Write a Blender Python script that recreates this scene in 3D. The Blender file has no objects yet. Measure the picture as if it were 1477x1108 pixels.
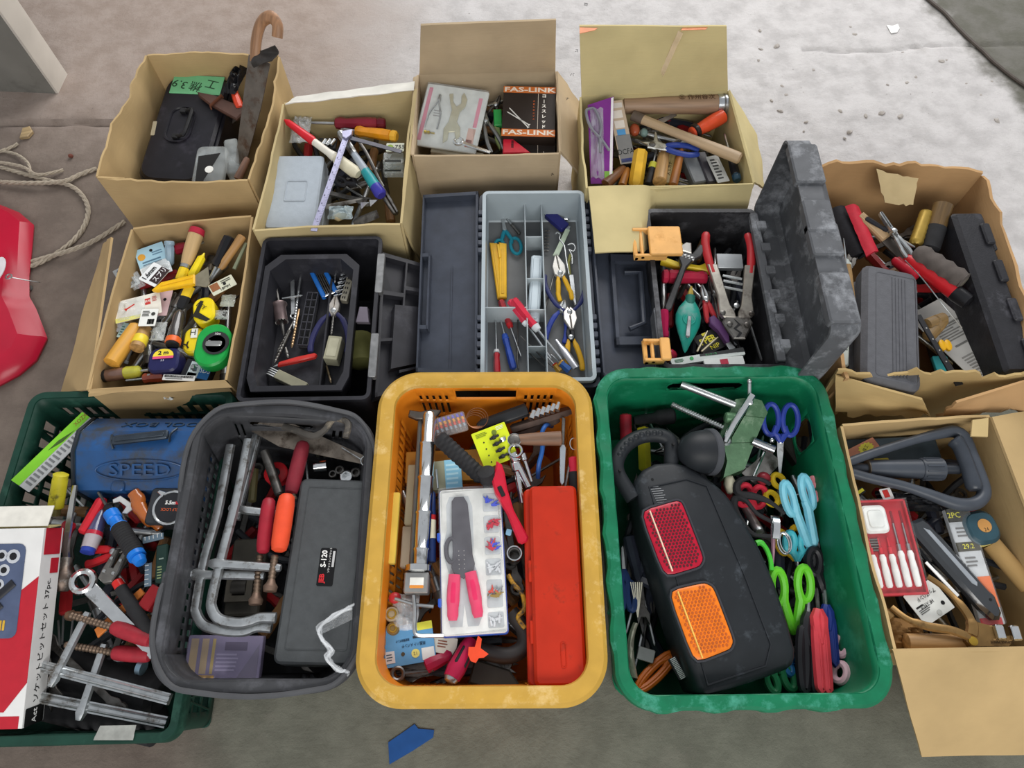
import bpy, math, random
from mathutils import Vector, Matrix, noise
V = Vector
C = bpy.context.scene.collection
SC = bpy.context.scene
# ------------------------------------------------------------------ camera, sky, lamps, exposure
PITCH, FOC, CAMH = math.radians(63.5), 1016.0, 1.5      # looking down 63.5 deg from 1.5 m; focal length in pixels of a 1477 px frame
cd = bpy.data.cameras.new('camera'); cam = bpy.data.objects.new('camera', cd); C.objects.link(cam)
cam.location = (0, 0, CAMH); cam.rotation_euler = (math.pi/2-PITCH, 0, 0)
cd.sensor_fit = 'HORIZONTAL'; cd.sensor_width = 36; cd.lens = 36*FOC/1477; cd.clip_start = .02
SC.camera = cam
w = bpy.data.worlds.new('world'); SC.world = w; w.use_nodes = True
bg = w.node_tree.nodes['Background']; bg.inputs[0].default_value = (.93, .96, 1, 1); bg.inputs[1].default_value = .41
def area(name, loc, target, sx, sy, power, col):
    l = bpy.data.lights.new(name, 'AREA'); l.shape = 'RECTANGLE'; l.size = sx; l.size_y = sy; l.energy = power; l.color = col
    o = bpy.data.objects.new(name, l); C.objects.link(o); o.location = loc
    o.rotation_euler = (V(target)-V(loc)).to_track_quat('-Z', 'Y').to_euler()
area('open_doorway_daylight', (.9, 4.6, 2.6), (.2, 1.0, 0), 4.0, 2.6, 158, (1, .98, .96))
area('added_front_fill', (.3, -2.0, 2.3), (.2, .9, .1), 2.8, 1.2, 53, (1, .98, .94))  # added fill lamp behind the camera, brightens faces turned this way
SC.view_settings.view_transform = 'Standard'; SC.view_settings.look = 'None'; SC.view_settings.gamma = 1
SC.view_settings.use_curve_mapping = False; SC.view_settings.exposure = .40
# ------------------------------------------------------------------ points
_cp, _sp = math.cos(PITCH), math.sin(PITCH)
def at(p, z):
    """the point at height z that the photograph shows at pixel p"""
    x = (p[0]-738.5)/FOC; y = -(p[1]-554)/FOC
    t = (z-CAMH)/(y*_cp-_sp)
    return V((x*t, t*(y*_sp+_cp), z))
def crop(x0, y0, s): return lambda x, y: (x0+x/s, y0+y/s)
def frame(o, x, z, roll=0):
    x = x.normalized(); y = z.cross(x).normalized(); z = x.cross(y)
    m = Matrix(((x.x, y.x, z.x, o.x), (x.y, y.y, z.y, o.y), (x.z, y.z, z.z, o.z), (0, 0, 0, 1)))
    return m @ Matrix.Rotation(roll, 4, 'X') if roll else m
def fr(p0, p1, z0, z1=None, roll=0):
    """frame at p0 with X towards p1, and the length between them"""
    a = at(p0, z0); b = at(p1, z0 if z1 is None else z1)
    return frame(a, b-a, V((0, 0, 1)), roll), (b-a).length
def quad(pts, zs):
    """frame for a flat thing from pixel corners TL,TR,BR,BL at heights zs; origin at the middle, X right, Y up; width, height"""
    if not isinstance(zs, (tuple, list)): zs = [zs]*4
    a = [at(p, z) for p, z in zip(pts, zs)]
    c = (a[0]+a[1]+a[2]+a[3])/4; x = (a[1]-a[0])+(a[2]-a[3]); y = (a[0]-a[3])+(a[1]-a[2])
    n = x.cross(y)
    return frame(c, x, n), ((a[1]-a[0]).length+(a[2]-a[3]).length)/2, ((a[0]-a[3]).length+(a[1]-a[2]).length)/2
# ------------------------------------------------------------------ materials
def lin(h):
    if not isinstance(h, str): return h
    v = [int(h[i:i+2], 16)/255 for i in (0, 2, 4)]
    return tuple(c/12.92 if c <= .04045 else ((c+.055)/1.055)**2.4 for c in v)
_m = {}
def mat(h, rough=.5, metal=0., var=.12, sc=40., bump=0., wear=None, wa=.5, wsc=25., coat=0., bsc=None):
    """plastic, metal, wood...: base colour with grain, optional worn patches of a second colour and relief"""
    k = (h, rough, metal, var, sc, bump, wear, wa, wsc, coat, bsc)
    if k in _m: return _m[k]
    m = bpy.data.materials.new('m_%s' % h); m.use_nodes = True; _m[k] = m
    n, l = m.node_tree.nodes, m.node_tree.links; b = n['Principled BSDF']
    c = lin(h)
    tc = n.new('ShaderNodeTexCoord')
    nz = n.new('ShaderNodeTexNoise'); nz.inputs['Scale'].default_value = sc; nz.inputs['Detail'].default_value = 4
    l.new(tc.outputs['Object'], nz.inputs['Vector'])
    r = n.new('ShaderNodeValToRGB'); r.color_ramp.elements[0].position = .3; r.color_ramp.elements[1].position = .7
    r.color_ramp.elements[0].color = (*[x*(1-var) for x in c], 1); r.color_ramp.elements[1].color = (*[min(1, x*(1+var)) for x in c], 1)
    l.new(nz.outputs['Fac'], r.inputs['Fac']); out = r.outputs['Color']
    if wear:
        nw = n.new('ShaderNodeTexNoise'); nw.inputs['Scale'].default_value = wsc; nw.inputs['Detail'].default_value = 6; nw.inputs['Roughness'].default_value = .7
        l.new(tc.outputs['Object'], nw.inputs['Vector'])
        rw = n.new('ShaderNodeValToRGB'); rw.color_ramp.elements[0].position = .62-.25*wa; rw.color_ramp.elements[1].position = .75-.2*wa
        l.new(nw.outputs['Fac'], rw.inputs['Fac'])
        mx = n.new('ShaderNodeMix'); mx.data_type = 'RGBA'
        l.new(rw.outputs['Color'], mx.inputs[0]); l.new(out, mx.inputs[6]); mx.inputs[7].default_value = (*lin(wear), 1); out = mx.outputs[2]
    l.new(out, b.inputs['Base Color'])
    b.inputs['Roughness'].default_value = rough; b.inputs['Metallic'].default_value = metal
    if not coat and not metal: b.inputs['Specular IOR Level'].default_value = .28
    if coat: b.inputs['Coat Weight'].default_value = coat; b.inputs['Coat Roughness'].default_value = .1
    if bump:
        nb = n.new('ShaderNodeTexNoise'); nb.inputs['Scale'].default_value = bsc or sc*4; nb.inputs['Detail'].default_value = 3
        l.new(tc.outputs['Object'], nb.inputs['Vector'])
        bp = n.new('ShaderNodeBump'); bp.inputs['Strength'].default_value = bump; bp.inputs['Distance'].default_value = .002
        l.new(nb.outputs['Fac'], bp.inputs['Height']); l.new(bp.outputs['Normal'], b.inputs['Normal'])
    return m
def clear(h='ffffff', a=.22, rough=.1):
    """thin see-through plastic film or moulded clear plastic"""
    k = ('clear', h, a, rough)
    if k in _m: return _m[k]
    m = bpy.data.materials.new('m_clear'); m.use_nodes = True; _m[k] = m
    n, l = m.node_tree.nodes, m.node_tree.links; b = n['Principled BSDF']
    b.inputs['Base Color'].default_value = (*lin(h), 1); b.inputs['Roughness'].default_value = rough
    tc = n.new('ShaderNodeTexCoord'); nz = n.new('ShaderNodeTexNoise'); nz.inputs['Scale'].default_value = 30; nz.inputs['Detail'].default_value = 1
    l.new(tc.outputs['Object'], nz.inputs['Vector'])
    mr = n.new('ShaderNodeMapRange'); mr.inputs[1].default_value = .3; mr.inputs[2].default_value = .7
    mr.inputs[3].default_value = a*.45; mr.inputs[4].default_value = min(1, a*.95)
    l.new(nz.outputs['Fac'], mr.inputs[0]); l.new(mr.outputs[0], b.inputs['Alpha'])
    return m
def wood(h, rough=.5, dark=.6, sc=14.):
    k = ('wood', h, rough, dark, sc)
    if k in _m: return _m[k]
    m = bpy.data.materials.new('m_wood'); m.use_nodes = True; _m[k] = m
    n, l = m.node_tree.nodes, m.node_tree.links; b = n['Principled BSDF']; c = lin(h)
    tc = n.new('ShaderNodeTexCoord'); mp = n.new('ShaderNodeMapping'); mp.inputs['Scale'].default_value = (6, 90, 90)
    nz = n.new('ShaderNodeTexNoise'); nz.inputs['Scale'].default_value = sc/10; nz.inputs['Detail'].default_value = 5
    l.new(tc.outputs['Object'], mp.inputs['Vector']); l.new(mp.outputs[0], nz.inputs['Vector'])
    r = n.new('ShaderNodeValToRGB'); r.color_ramp.elements[0].position = .35; r.color_ramp.elements[1].position = .62
    r.color_ramp.elements[0].color = (*[x*dark for x in c], 1); r.color_ramp.elements[1].color = (*c, 1)
    l.new(nz.outputs['Fac'], r.inputs['Fac']); l.new(r.outputs[0], b.inputs['Base Color'])
    b.inputs['Roughness'].default_value = rough
    return m
def kraft(h, flute='x', stain=.12):
    """corrugated cardboard: mottled kraft paper with faint flutes"""
    k = ('kraft', h, flute, stain)
    if k in _m: return _m[k]
    m = bpy.data.materials.new('m_kraft'); m.use_nodes = True; _m[k] = m
    n, l = m.node_tree.nodes, m.node_tree.links; b = n['Principled BSDF']; c = lin(h)
    tc = n.new('ShaderNodeTexCoord')
    nz = n.new('ShaderNodeTexNoise'); nz.inputs['Scale'].default_value = 9; nz.inputs['Detail'].default_value = 6
    l.new(tc.outputs['Object'], nz.inputs['Vector'])
    r = n.new('ShaderNodeValToRGB'); r.color_ramp.elements[0].position = .3; r.color_ramp.elements[1].position = .65
    r.color_ramp.elements[0].color = (*[x*(1-stain) for x in c], 1); r.color_ramp.elements[1].color = (*[min(1, x*(1+stain*.6)) for x in c], 1)
    l.new(nz.outputs['Fac'], r.inputs['Fac']); l.new(r.outputs[0], b.inputs['Base Color'])
    b.inputs['Roughness'].default_value = .85; b.inputs['Specular IOR Level'].default_value = .15
    wv = n.new('ShaderNodeTexNoise'); wv.inputs['Scale'].default_value = 1; wv.inputs['Detail'].default_value = 2
    mp = n.new('ShaderNodeMapping'); mp.inputs['Scale'].default_value = (25, 25, 240)
    l.new(tc.outputs['Object'], mp.inputs['Vector']); l.new(mp.outputs[0], wv.inputs['Vector'])
    bp = n.new('ShaderNodeBump'); bp.inputs['Strength'].default_value = .25; bp.inputs['Distance'].default_value = .0015
    l.new(wv.outputs['Fac'], bp.inputs['Height']); l.new(bp.outputs['Normal'], b.inputs['Normal'])
    return m
STEEL = mat('b9bcbd', .32, .9, .18, 60, wear='6b675f', wa=.25)
CHROME = mat('d8dadb', .16, 1., .08, 50, wear='8a8a86', wa=.12)
DSTEEL = mat('6d6b68', .42, .85, .25, 60, wear='3f3832', wa=.4)
RUST = mat('6a4f3c', .75, .5, .3, 80, wear='3a2c24', wa=.5)
BLACK = mat('1d1d1f', .45, 0, .2, 60)
RUBBER = mat('252527', .7, 0, .2, 60, .15)
WHITE = mat('e9e9e6', .5, 0, .04)
PAPER = mat('e6e4dc', .7, 0, .05)
INK = mat('161616', .6, 0, .05)
# ------------------------------------------------------------------ mesh builder
class MB:
    def __init__(s): s.v = []; s.f = []; s.T = Matrix()
    def add(s, vs, fs):
        b = len(s.v); s.v += [s.T @ V(p) for p in vs]; s.f += [tuple(b+i for i in f) for f in fs]; return s
    def loft(s, rings, cap0=True, cap1=True, loop=False):
        n = len(rings[0]); vs = [p for r in rings for p in r]; fs = []
        m = len(rings)
        for i in range(m if loop else m-1):
            a, b = i*n, ((i+1) % m)*n
            for j in range(n): k = (j+1) % n; fs.append((a+j, a+k, b+k, b+j))
        if not loop:
            if cap0: fs.append(tuple(range(n))[::-1])
            if cap1: fs.append(tuple((m-1)*n+j for j in range(n)))
        return s.add(vs, fs)
    def rbox(s, x0, x1, y0, y1, z0, z1, r=.004, ch=.0015, n=3, tz=0.):
        r = min(r, (x1-x0)/2.02, (y1-y0)/2.02); ch = min(ch, (z1-z0)/2.1, r*.95 if r > 0 else 1)
        def ring(d, z, t=0): return [(x, y, z) for x, y in rrect(x0+d+t, x1-d-t, y0+d+t, y1-d-t, max(r-d, .0002), n)]
        return s.loft([ring(ch, z0), ring(0, z0+ch), ring(0, z1-ch, tz), ring(ch, z1, tz)])
    def prism(s, poly, z0, z1, ch=0.):
        if area2(poly) < 0: poly = poly[::-1]
        if ch:
            q = inset(poly, ch)
            return s.loft([[(x, y, z0) for x, y in q], [(x, y, z0+ch) for x, y in poly], [(x, y, z1-ch) for x, y in poly], [(x, y, z1) for x, y in q]])
        return s.loft([[(x, y, z0) for x, y in poly], [(x, y, z1) for x, y in poly]])
    def lathe(s, prof, n=12, a0=0.):
        """profile (x, r) turned about the X axis"""
        return s.loft([[(x, r*math.cos(a0+2*math.pi*j/n), r*math.sin(a0+2*math.pi*j/n)) for j in range(n)] for x, r in prof])
    def lathez(s, prof, n=20, c=(0, 0), sx=1., sy=1.):
        return s.loft([[(c[0]+sx*r*math.cos(2*math.pi*j/n), c[1]+sy*r*math.sin(2*math.pi*j/n), z) for j in range(n)] for z, r in prof])
    def tube(s, pts, r, n=8, loop=False, flat=1., up=(0, 0, 1), sq=False):
        pts = [V(p) for p in pts]; m = len(pts); rs = r if isinstance(r, (list, tuple)) else [r]*m; rings = []
        nrm = V(up)
        for i in range(m):
            t = (pts[(i+1) % m]-pts[i-1]) if (loop or 0 < i < m-1) else (pts[1]-pts[0] if i == 0 else pts[-1]-pts[-2])
            t = t.normalized() if t.length > 1e-9 else V((1, 0, 0))
            nn = nrm-t*nrm.dot(t)
            if nn.length < 1e-4: nn = t.orthogonal()
            nn.normalize(); bb = t.cross(nn)
            if not sq: nrm = nn
            a0 = math.pi/4 if sq else 0
            k = 1.414 if sq else 1
            rings.append([pts[i]+bb*(rs[i]*k*math.cos(a0+2*math.pi*j/n))+nn*(rs[i]*k*flat*math.sin(a0+2*math.pi*j/n)) for j in range(n)])
        return s.loft(rings, loop=loop)
    def ring(s, c, R, r, n=18, m=6, sx=1., sy=1., flat=1.):
        return s.tube([(c[0]+sx*R*math.cos(2*math.pi*i/n), c[1]+sy*R*math.sin(2*math.pi*i/n), c[2]) for i in range(n)], r, m, True, flat)
    def ball(s, c, rx, ry=None, rz=None, n=12, m=8):
        ry = ry or rx; rz = rz or rx
        return s.loft([[(c[0]+rx*math.sin(a)*math.cos(2*math.pi*j/n), c[1]+ry*math.sin(a)*math.sin(2*math.pi*j/n), c[2]-rz*math.cos(a)) for j in range(n)]
                       for a in [.02+(math.pi-.04)*i/m for i in range(m+1)]])
    def patch(s, f, nu, nv, th, up=None):
        """sheet f(u,v) thickened by th"""
        top = [V(f(i/nu, j/nv)) for j in range(nv+1) for i in range(nu+1)]
        W = nu+1
        def nr(i, j):
            a = top[j*W+min(i+1, nu)]-top[j*W+max(i-1, 0)]; b = top[min(j+1, nv)*W+i]-top[max(j-1, 0)*W+i]
            n = a.cross(b); return n.normalized() if n.length > 1e-12 else V((0, 0, 1))
        bot = [top[j*W+i]-nr(i, j)*th for j in range(nv+1) for i in range(nu+1)]
        N = len(top); fs = []
        for j in range(nv):
            for i in range(nu):
                a = j*W+i; fs.append((a, a+1, a+1+W, a+W)); fs.append((N+a+W, N+a+1+W, N+a+1, N+a))
        per = [i for i in range(W)]+[j*W+nu for j in range(1, nv+1)]+[nv*W+i for i in range(nu-1, -1, -1)]+[j*W for j in range(nv-1, 0, -1)]
        for q in range(len(per)):
            a, b = per[q], per[(q+1) % len(per)]; fs.append((b, a, N+a, N+b))
        return s.add(top+bot, fs)
    def mesh(s, name, m, smooth=True, ang=38):
        me = bpy.data.meshes.new(name); me.from_pydata([tuple(p) for p in s.v], [], s.f); me.materials.append(m)
        if smooth: me.shade_smooth(); me.set_sharp_from_angle(angle=math.radians(ang))
        me.validate(); return me
def rrect(x0, x1, y0, y1, r, n=3):
    o = []
    for cx, cy, a in ((x1-r, y1-r, 0), (x0+r, y1-r, 90), (x0+r, y0+r, 180), (x1-r, y0+r, 270)):
        for i in range(n+1): t = math.radians(a+90*i/n); o.append((cx+r*math.cos(t), cy+r*math.sin(t)))
    return o
def area2(p): return sum(p[i-1][0]*p[i][1]-p[i][0]*p[i-1][1] for i in range(len(p)))
def inset(p, d):
    o = []; n = len(p)
    for i in range(n):
        a, b, c = V(p[i-1]), V(p[i]), V(p[(i+1) % n])
        e, f = (b-a), (c-b)
        e = e.normalized() if e.length > 1e-9 else V((1, 0)); f = f.normalized() if f.length > 1e-9 else e
        n1, n2 = V((-e.y, e.x)), V((-f.y, f.x)); m = n1+n2
        m = m.normalized() if m.length > 1e-6 else n1
        k = d/max(.5, m.dot(n1)); o.append((b.x+m.x*k, b.y+m.y*k))
    return o
def arc(cx, cy, r, a0, a1, n=8, ry=None):
    return [(cx+r*math.cos(math.radians(a0+(a1-a0)*i/n)), cy+(ry or r)*math.sin(math.radians(a0+(a1-a0)*i/n))) for i in range(n+1)]
def rounded(p, k=2, w=.25):
    """outline with its corners cut smooth"""
    for _ in range(k): p = [q for i in range(len(p)) for q in ((p[i-1][0]*w+p[i][0]*(1-w), p[i-1][1]*w+p[i][1]*(1-w)), (p[i][0]*(1-w)+p[(i+1) % len(p)][0]*w, p[i][1]*(1-w)+p[(i+1) % len(p)][1]*w))]
    return p
def smooth(pts, k=3):
    """Catmull-Rom through points"""
    P = [V(p) for p in pts]; o = []
    for i in range(len(P)-1):
        a, b, c, d = P[max(i-1, 0)], P[i], P[i+1], P[min(i+2, len(P)-1)]
        for j in range(k):
            t = j/k; o.append(.5*((2*b)+(c-a)*t+(2*a-5*b+4*c-d)*t*t+(3*b-a-3*c+d)*t**3))
    return o+[P[-1]]
# ------------------------------------------------------------------ objects
LABELS = set()
def tag(o, label, cat, group=None):
    if label in LABELS and not group: print('DUP LABEL', label)
    LABELS.add(label); o['label'] = label; o['category'] = cat
    if group: o['group'] = group
def thing(name, label, cat, M=None, group=None):
    o = bpy.data.objects.new(name, None); C.objects.link(o); o.empty_display_size = .02
    if M is not None: o.matrix_world = M
    tag(o, label, cat, group); return o
def part(par, name, mb, m, label=None, smooth=True, ang=38):
    o = bpy.data.objects.new(name, mb.mesh(name, m, smooth, ang)); C.objects.link(o); o.parent = par
    if label: o['label'] = label
    return o
def solo(name, label, cat, M, mb, m, group=None):
    o = bpy.data.objects.new(name, mb.mesh(name, m)); C.objects.link(o)
    if M is not None: o.matrix_world = M
    tag(o, label, cat, group); return o
def struct(name, mb, m):
    o = bpy.data.objects.new(name, mb.mesh(name, m)); C.objects.link(o); o['kind'] = 'structure'; return o
_texts = []
def text(par, s, x, y, z, size, m=INK, rot=0., align='CENTER', sx=1., name='lettering', ext=0.0002, bold=0., shear=0.):
    cu = bpy.data.curves.new(name, 'FONT'); cu.body = s; cu.size = size; cu.align_x = align; cu.align_y = 'CENTER'; cu.extrude = ext; cu.offset = bold; cu.shear = shear
    cu.resolution_u = 2; cu.materials.append(m)
    o = bpy.data.objects.new(name, cu); C.objects.link(o); o.parent = par
    o.matrix_local = Matrix.Translation((x, y, z)) @ Matrix.Rotation(rot, 4, 'Z') @ Matrix.Diagonal((sx, 1, 1, 1)); _texts.append(o); return o
def texts_to_meshes():
    bpy.context.view_layer.update(); dg = bpy.context.evaluated_depsgraph_get()
    mm = [bpy.data.meshes.new_from_object(o.evaluated_get(dg)) for o in _texts]
    for o, me in zip(_texts, mm):
        n = bpy.data.objects.new('lettering', me); C.objects.link(n); n.parent = o.parent; n.matrix_local = o.matrix_local.copy()
        bpy.data.objects.remove(o)
def copy_tree(o, M, label=None):
    r = o.copy(); C.objects.link(r); r.matrix_world = M
    if label: r['label'] = label
    for c in o.children:
        d = c.copy(); C.objects.link(d); d.parent = r
        for e in c.children:
            g = e.copy(); C.objects.link(g); g.parent = d
    return r
# ------------------------------------------------------------------ floor and pillar
def nz(x, y, z=0.): return noise.noise(V((x, y, z)))
def floor_mat():
    m = bpy.data.materials.new('m_floor'); m.use_nodes = True
    n, l = m.node_tree.nodes, m.node_tree.links; b = n['Principled BSDF']
    tc = n.new('ShaderNodeTexCoord'); sep = n.new('ShaderNodeSeparateXYZ'); l.new(tc.outputs['Object'], sep.inputs[0])
    def noi(s, d=6, r=.6):
        q = n.new('ShaderNodeTexNoise'); q.inputs['Scale'].default_value = s; q.inputs['Detail'].default_value = d; q.inputs['Roughness'].default_value = r
        l.new(tc.outputs['Object'], q.inputs['Vector']); return q.outputs['Fac']
    def mth(op, a, bb):
        q = n.new('ShaderNodeMath'); q.operation = op
        for i, v in enumerate((a, bb)):
            if isinstance(v, (int, float)): q.inputs[i].default_value = v
            else: l.new(v, q.inputs[i])
        return q.outputs[0]
    def ramp(v, a, bb):
        q = n.new('ShaderNodeMapRange'); q.interpolation_type = 'SMOOTHSTEP'; q.inputs[1].default_value = a; q.inputs[2].default_value = bb; l.new(v, q.inputs[0]); return q.outputs[0]
    def mix(f, a, bb):
        q = n.new('ShaderNodeMix'); q.data_type = 'RGBA'
        l.new(f, q.inputs[0]) if not isinstance(f, float) else setattr(q.inputs[0], 'default_value', f)
        for i, v in ((6, a), (7, bb)):
            if isinstance(v, str): q.inputs[i].default_value = (*lin(v), 1)
            else: l.new(v, q.inputs[i])
        return q.outputs[2]
    n1, n2, n3 = noi(2.2), noi(14), noi(90, 4)
    X, Y = sep.outputs[0], sep.outputs[1]
    Yn = mth('ADD', Y, mth('MULTIPLY', mth('SUBTRACT', n1, .5), .35))
    Xn = mth('ADD', X, mth('MULTIPLY', mth('SUBTRACT', n1, .5), .5))
    grey = mix(ramp(n2, .35, .65), '6c6c61', '79796d')
    pink = mix(ramp(n2, .35, .65), '96877d', 'a3958c')
    whit = mix(ramp(n2, .35, .7), 'c4c1c0', 'b0adac')
    olive = mix(ramp(n2, .3, .7), '6f6d67', '605f56')  # greenish concrete, darkened to stand in for a shadow lying on it
    dpink = mix(ramp(n2, .35, .65), '6e635b', '7b6f66')
    c = mix(ramp(Xn, -.75, -.45), dpink, grey)           # pinkish worn concrete on the left, bare grey in front
    c = mix(ramp(mth('SUBTRACT', Yn, mth('MULTIPLY', Xn, -.15)), 1.15, 1.6), c, pink)
    wm = mth('MULTIPLY', ramp(Xn, -.75, -.10), ramp(Yn, .75, 1.15))
    c = mix(wm, c, whit)                                               # rough whitish screed
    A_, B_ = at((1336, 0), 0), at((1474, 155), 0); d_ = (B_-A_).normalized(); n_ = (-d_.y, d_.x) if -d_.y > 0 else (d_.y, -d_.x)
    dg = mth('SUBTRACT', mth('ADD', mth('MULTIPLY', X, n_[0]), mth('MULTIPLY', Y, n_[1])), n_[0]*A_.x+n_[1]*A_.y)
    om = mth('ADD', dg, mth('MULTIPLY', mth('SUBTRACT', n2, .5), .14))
    c = mix(ramp(om, -.05, .05), c, olive)                             # smooth olive-grey strip by the cable, corner shadow painted into its colour
    sp = ramp(n3, .66, .74); c = mix(mth('MULTIPLY', sp, .5), c, '6b655e')
    st = ramp(noi(5, 8, .7), .58, .72); c = mix(mth('MULTIPLY', st, .22), c, '857d75')
    l.new(c, b.inputs['Base Color']); b.inputs['Roughness'].default_value = .85; b.inputs['Specular IOR Level'].default_value = .2
    bp = n.new('ShaderNodeBump'); bp.inputs['Strength'].default_value = .7; bp.inputs['Distance'].default_value = .006
    h = mth('ADD', mth('MULTIPLY', n3, .35), mth('MULTIPLY', noi(22, 10, .8), .9))
    l.new(h, bp.inputs['Height']); l.new(bp.outputs['Normal'], b.inputs['Normal'])
    return m
def floor_h(x, y):
    d = (x-.93)*.86-(2.2-y)*.55
    k = max(0, min(1, (y-.8)/.4))*max(0, min(1, (x+.35)/.5))*(1 if d < -.05 else 0)
    h = 0
    if k > 0:
        a = noise.fractal(V((x*7, y*11, 3)), .8, 2.2, 4); bb = noise.fractal(V((x*2.3, y*3.1, 9)), .8, 2, 2)
        h = -.004*k*(1-max(0, min(1, (a+.35)*1.2)))*max(.15, min(1, bb+.75))-.006*k*max(0, noise.noise(V((x*16, y*22, 1)))-.25)
    g = abs(y-1.86-.03*nz(x*4, 0)-.05*x)          # old joint across the slab
    if g < .012 and x > .9: h -= .008*(1-g/.012)
    g = abs(y-1.60-.012*nz(x*9, 2))
    if g < .016 and x < -.72: h -= .016*(1-g/.016)
    return h-.0002
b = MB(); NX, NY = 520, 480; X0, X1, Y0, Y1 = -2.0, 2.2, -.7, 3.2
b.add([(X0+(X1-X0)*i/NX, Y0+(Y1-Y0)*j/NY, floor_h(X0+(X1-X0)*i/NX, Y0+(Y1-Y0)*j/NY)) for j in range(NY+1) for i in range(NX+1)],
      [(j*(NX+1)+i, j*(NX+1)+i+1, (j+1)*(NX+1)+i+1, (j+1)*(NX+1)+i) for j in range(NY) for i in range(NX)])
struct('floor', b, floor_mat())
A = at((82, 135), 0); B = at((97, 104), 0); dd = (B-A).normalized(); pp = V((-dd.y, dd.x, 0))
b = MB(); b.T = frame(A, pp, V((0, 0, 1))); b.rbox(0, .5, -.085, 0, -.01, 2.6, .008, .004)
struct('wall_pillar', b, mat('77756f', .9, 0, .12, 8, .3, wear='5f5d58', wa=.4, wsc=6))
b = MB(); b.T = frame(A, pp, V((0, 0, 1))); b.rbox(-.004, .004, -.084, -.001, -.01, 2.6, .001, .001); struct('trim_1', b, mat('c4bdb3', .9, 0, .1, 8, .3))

# ------------------------------------------------------------------ cardboard boxes
def carton(label, rim, z, h, wr=.004, bow=.006, torn=0., seed=1, inset_=.0, group=None, th=.005, skip=()):
    R = [at(p, z) for p in rim]; c = sum(R, V())/4; c.z = 0
    t = thing('cardboard_box', label, 'box', Matrix.Translation(c), group)
    m = kraft(h); out = []
    r = [V((p.x-c.x, p.y-c.y, z)) for p in R]                       # TL TR BR BL
    bt = [V((p.x*(1-inset_), p.y*(1-inset_), .004)) for p in r]
    for i in range(4):
        a, d = r[i], r[(i+1) % 4]; a0, d0 = bt[i], bt[(i+1) % 4]
        nrm = V((d.y-a.y, -(d.x-a.x), 0)).normalized()*-1            # outwards
        def f(u, v, a=a, d=d, a0=a0, d0=d0, nrm=nrm, i=i):
            p = a0.lerp(d0, u).lerp(a.lerp(d, u), v)
            e = bow*math.sin(math.pi*u)*(v**.7)+wr*(nz(u*4+seed*7, v*3+i*5, seed)-.5*abs(nz(u*7+i, v*5+seed, 3)))*min(1, 4*u, 4-4*u)
            p = p+nrm*e
            if v > .999 and torn: p.z += torn*nz(u*14+i*9, seed*3.3)+torn*.6*nz(u*41+i*9, seed*3.3)
            return p
        if i not in skip:
            part(t, 'side_panel', MB().patch(f, 22, 10, th), m)
    part(t, 'bottom_panel', MB().patch(lambda u, v: bt[3].lerp(bt[2], u).lerp(bt[0].lerp(bt[1], u), v)+V((0, 0, .002)), 2, 2, .004), m)
    t['c'] = 0; del t['c']
    return t, c, r, m
def flap(t, c, a, b_, b2, a2, m, seed=0, nu=12, nv=8, amp=.004, torn=0., name='flap', th=.005, label=None, bend=0.):
    """a,b_: hinge ends; a2,b2: outer corners (world points)"""
    a, b_, a2, b2 = a-c, b_-c, a2-c, b2-c
    nrm = (b_-a).cross(a2-a).normalized()
    def f(u, v):
        p = a.lerp(b_, u).lerp(a2.lerp(b2, u), v)+nrm*(amp*nz(u*3+seed, v*3, seed*1.7)*min(1, v*3)+bend*math.sin(math.pi*v))
        if v > .999 and torn: p += (a2-a).normalized()*(torn*nz(u*11+seed, 4.2)+torn*.7*nz(u*37, seed))
        return p
    return part(t, name, MB().patch(f, nu, nv, th), m, label)
# far left box
K1 = '97805a'
t, c1, r, m = carton('worn brown cardboard box holding the black case with green tape, at the far left', [(212, 80), (401, 82), (357, 258), (141, 254)], .28, 'b79d72', wr=.014, bow=.012, torn=.005, seed=1)
cc = MB(); cr = r[2]
flap(t, c1, at((141, 254), .28), at((180, 256), .28), at((176, 262), .262), at((150, 261), .262), m, 3, torn=.004, name='torn_edge', nv=3)
# second box
t, c2, r, m = carton('yellowish cardboard box with a torn white rear edge, behind the black tool box', [(410, 150), (597, 128), (577, 322), (367, 331)], .28, 'bba97e', bow=-.003, seed=2)
b = MB(); p = [at(q, zz)-c2 for q, zz in (((411, 150), .283), ((597, 130), .283), ((598, 117), .289), ((428, 139), .286))]
b.patch(lambda u, v: p[0].lerp(p[1], u).lerp(p[3].lerp(p[2], u), v)+V((0, 0, .004*nz(u*6, v*2))), 14, 3, .003)
part(t, 'folded_flap', b, mat('dedbd2', .8, 0, .05), 'white lined flap folded outwards')
flap(t, c2, at((577, 322), .28), at((599, 128), .28), at((608, 200), .14), at((606, 378), .10), m, 5, name='flap')
# third box with the raised rear flap
t, c3, r, m = carton('small brown cardboard box with a tall flap standing up behind the screw boxes', [(604, 108), (801, 103), (806, 220), (597, 223)], .28, 'b7a386', bow=.003, seed=3)
flap(t, c3, at((605, 108), .28), at((801, 103), .28), at((802, 29), .44), at((607, 37), .44), m, 7)
flap(t, c3, at((806, 219), .28), at((802, 104), .28), at((836, 152), .20), at((842, 262), .14), m, 8)
flap(t, c3, at((597, 223), .28), at((604, 110), .28), at((596, 112), .276), at((590, 223), .276), m, 9, nv=3)
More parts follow.
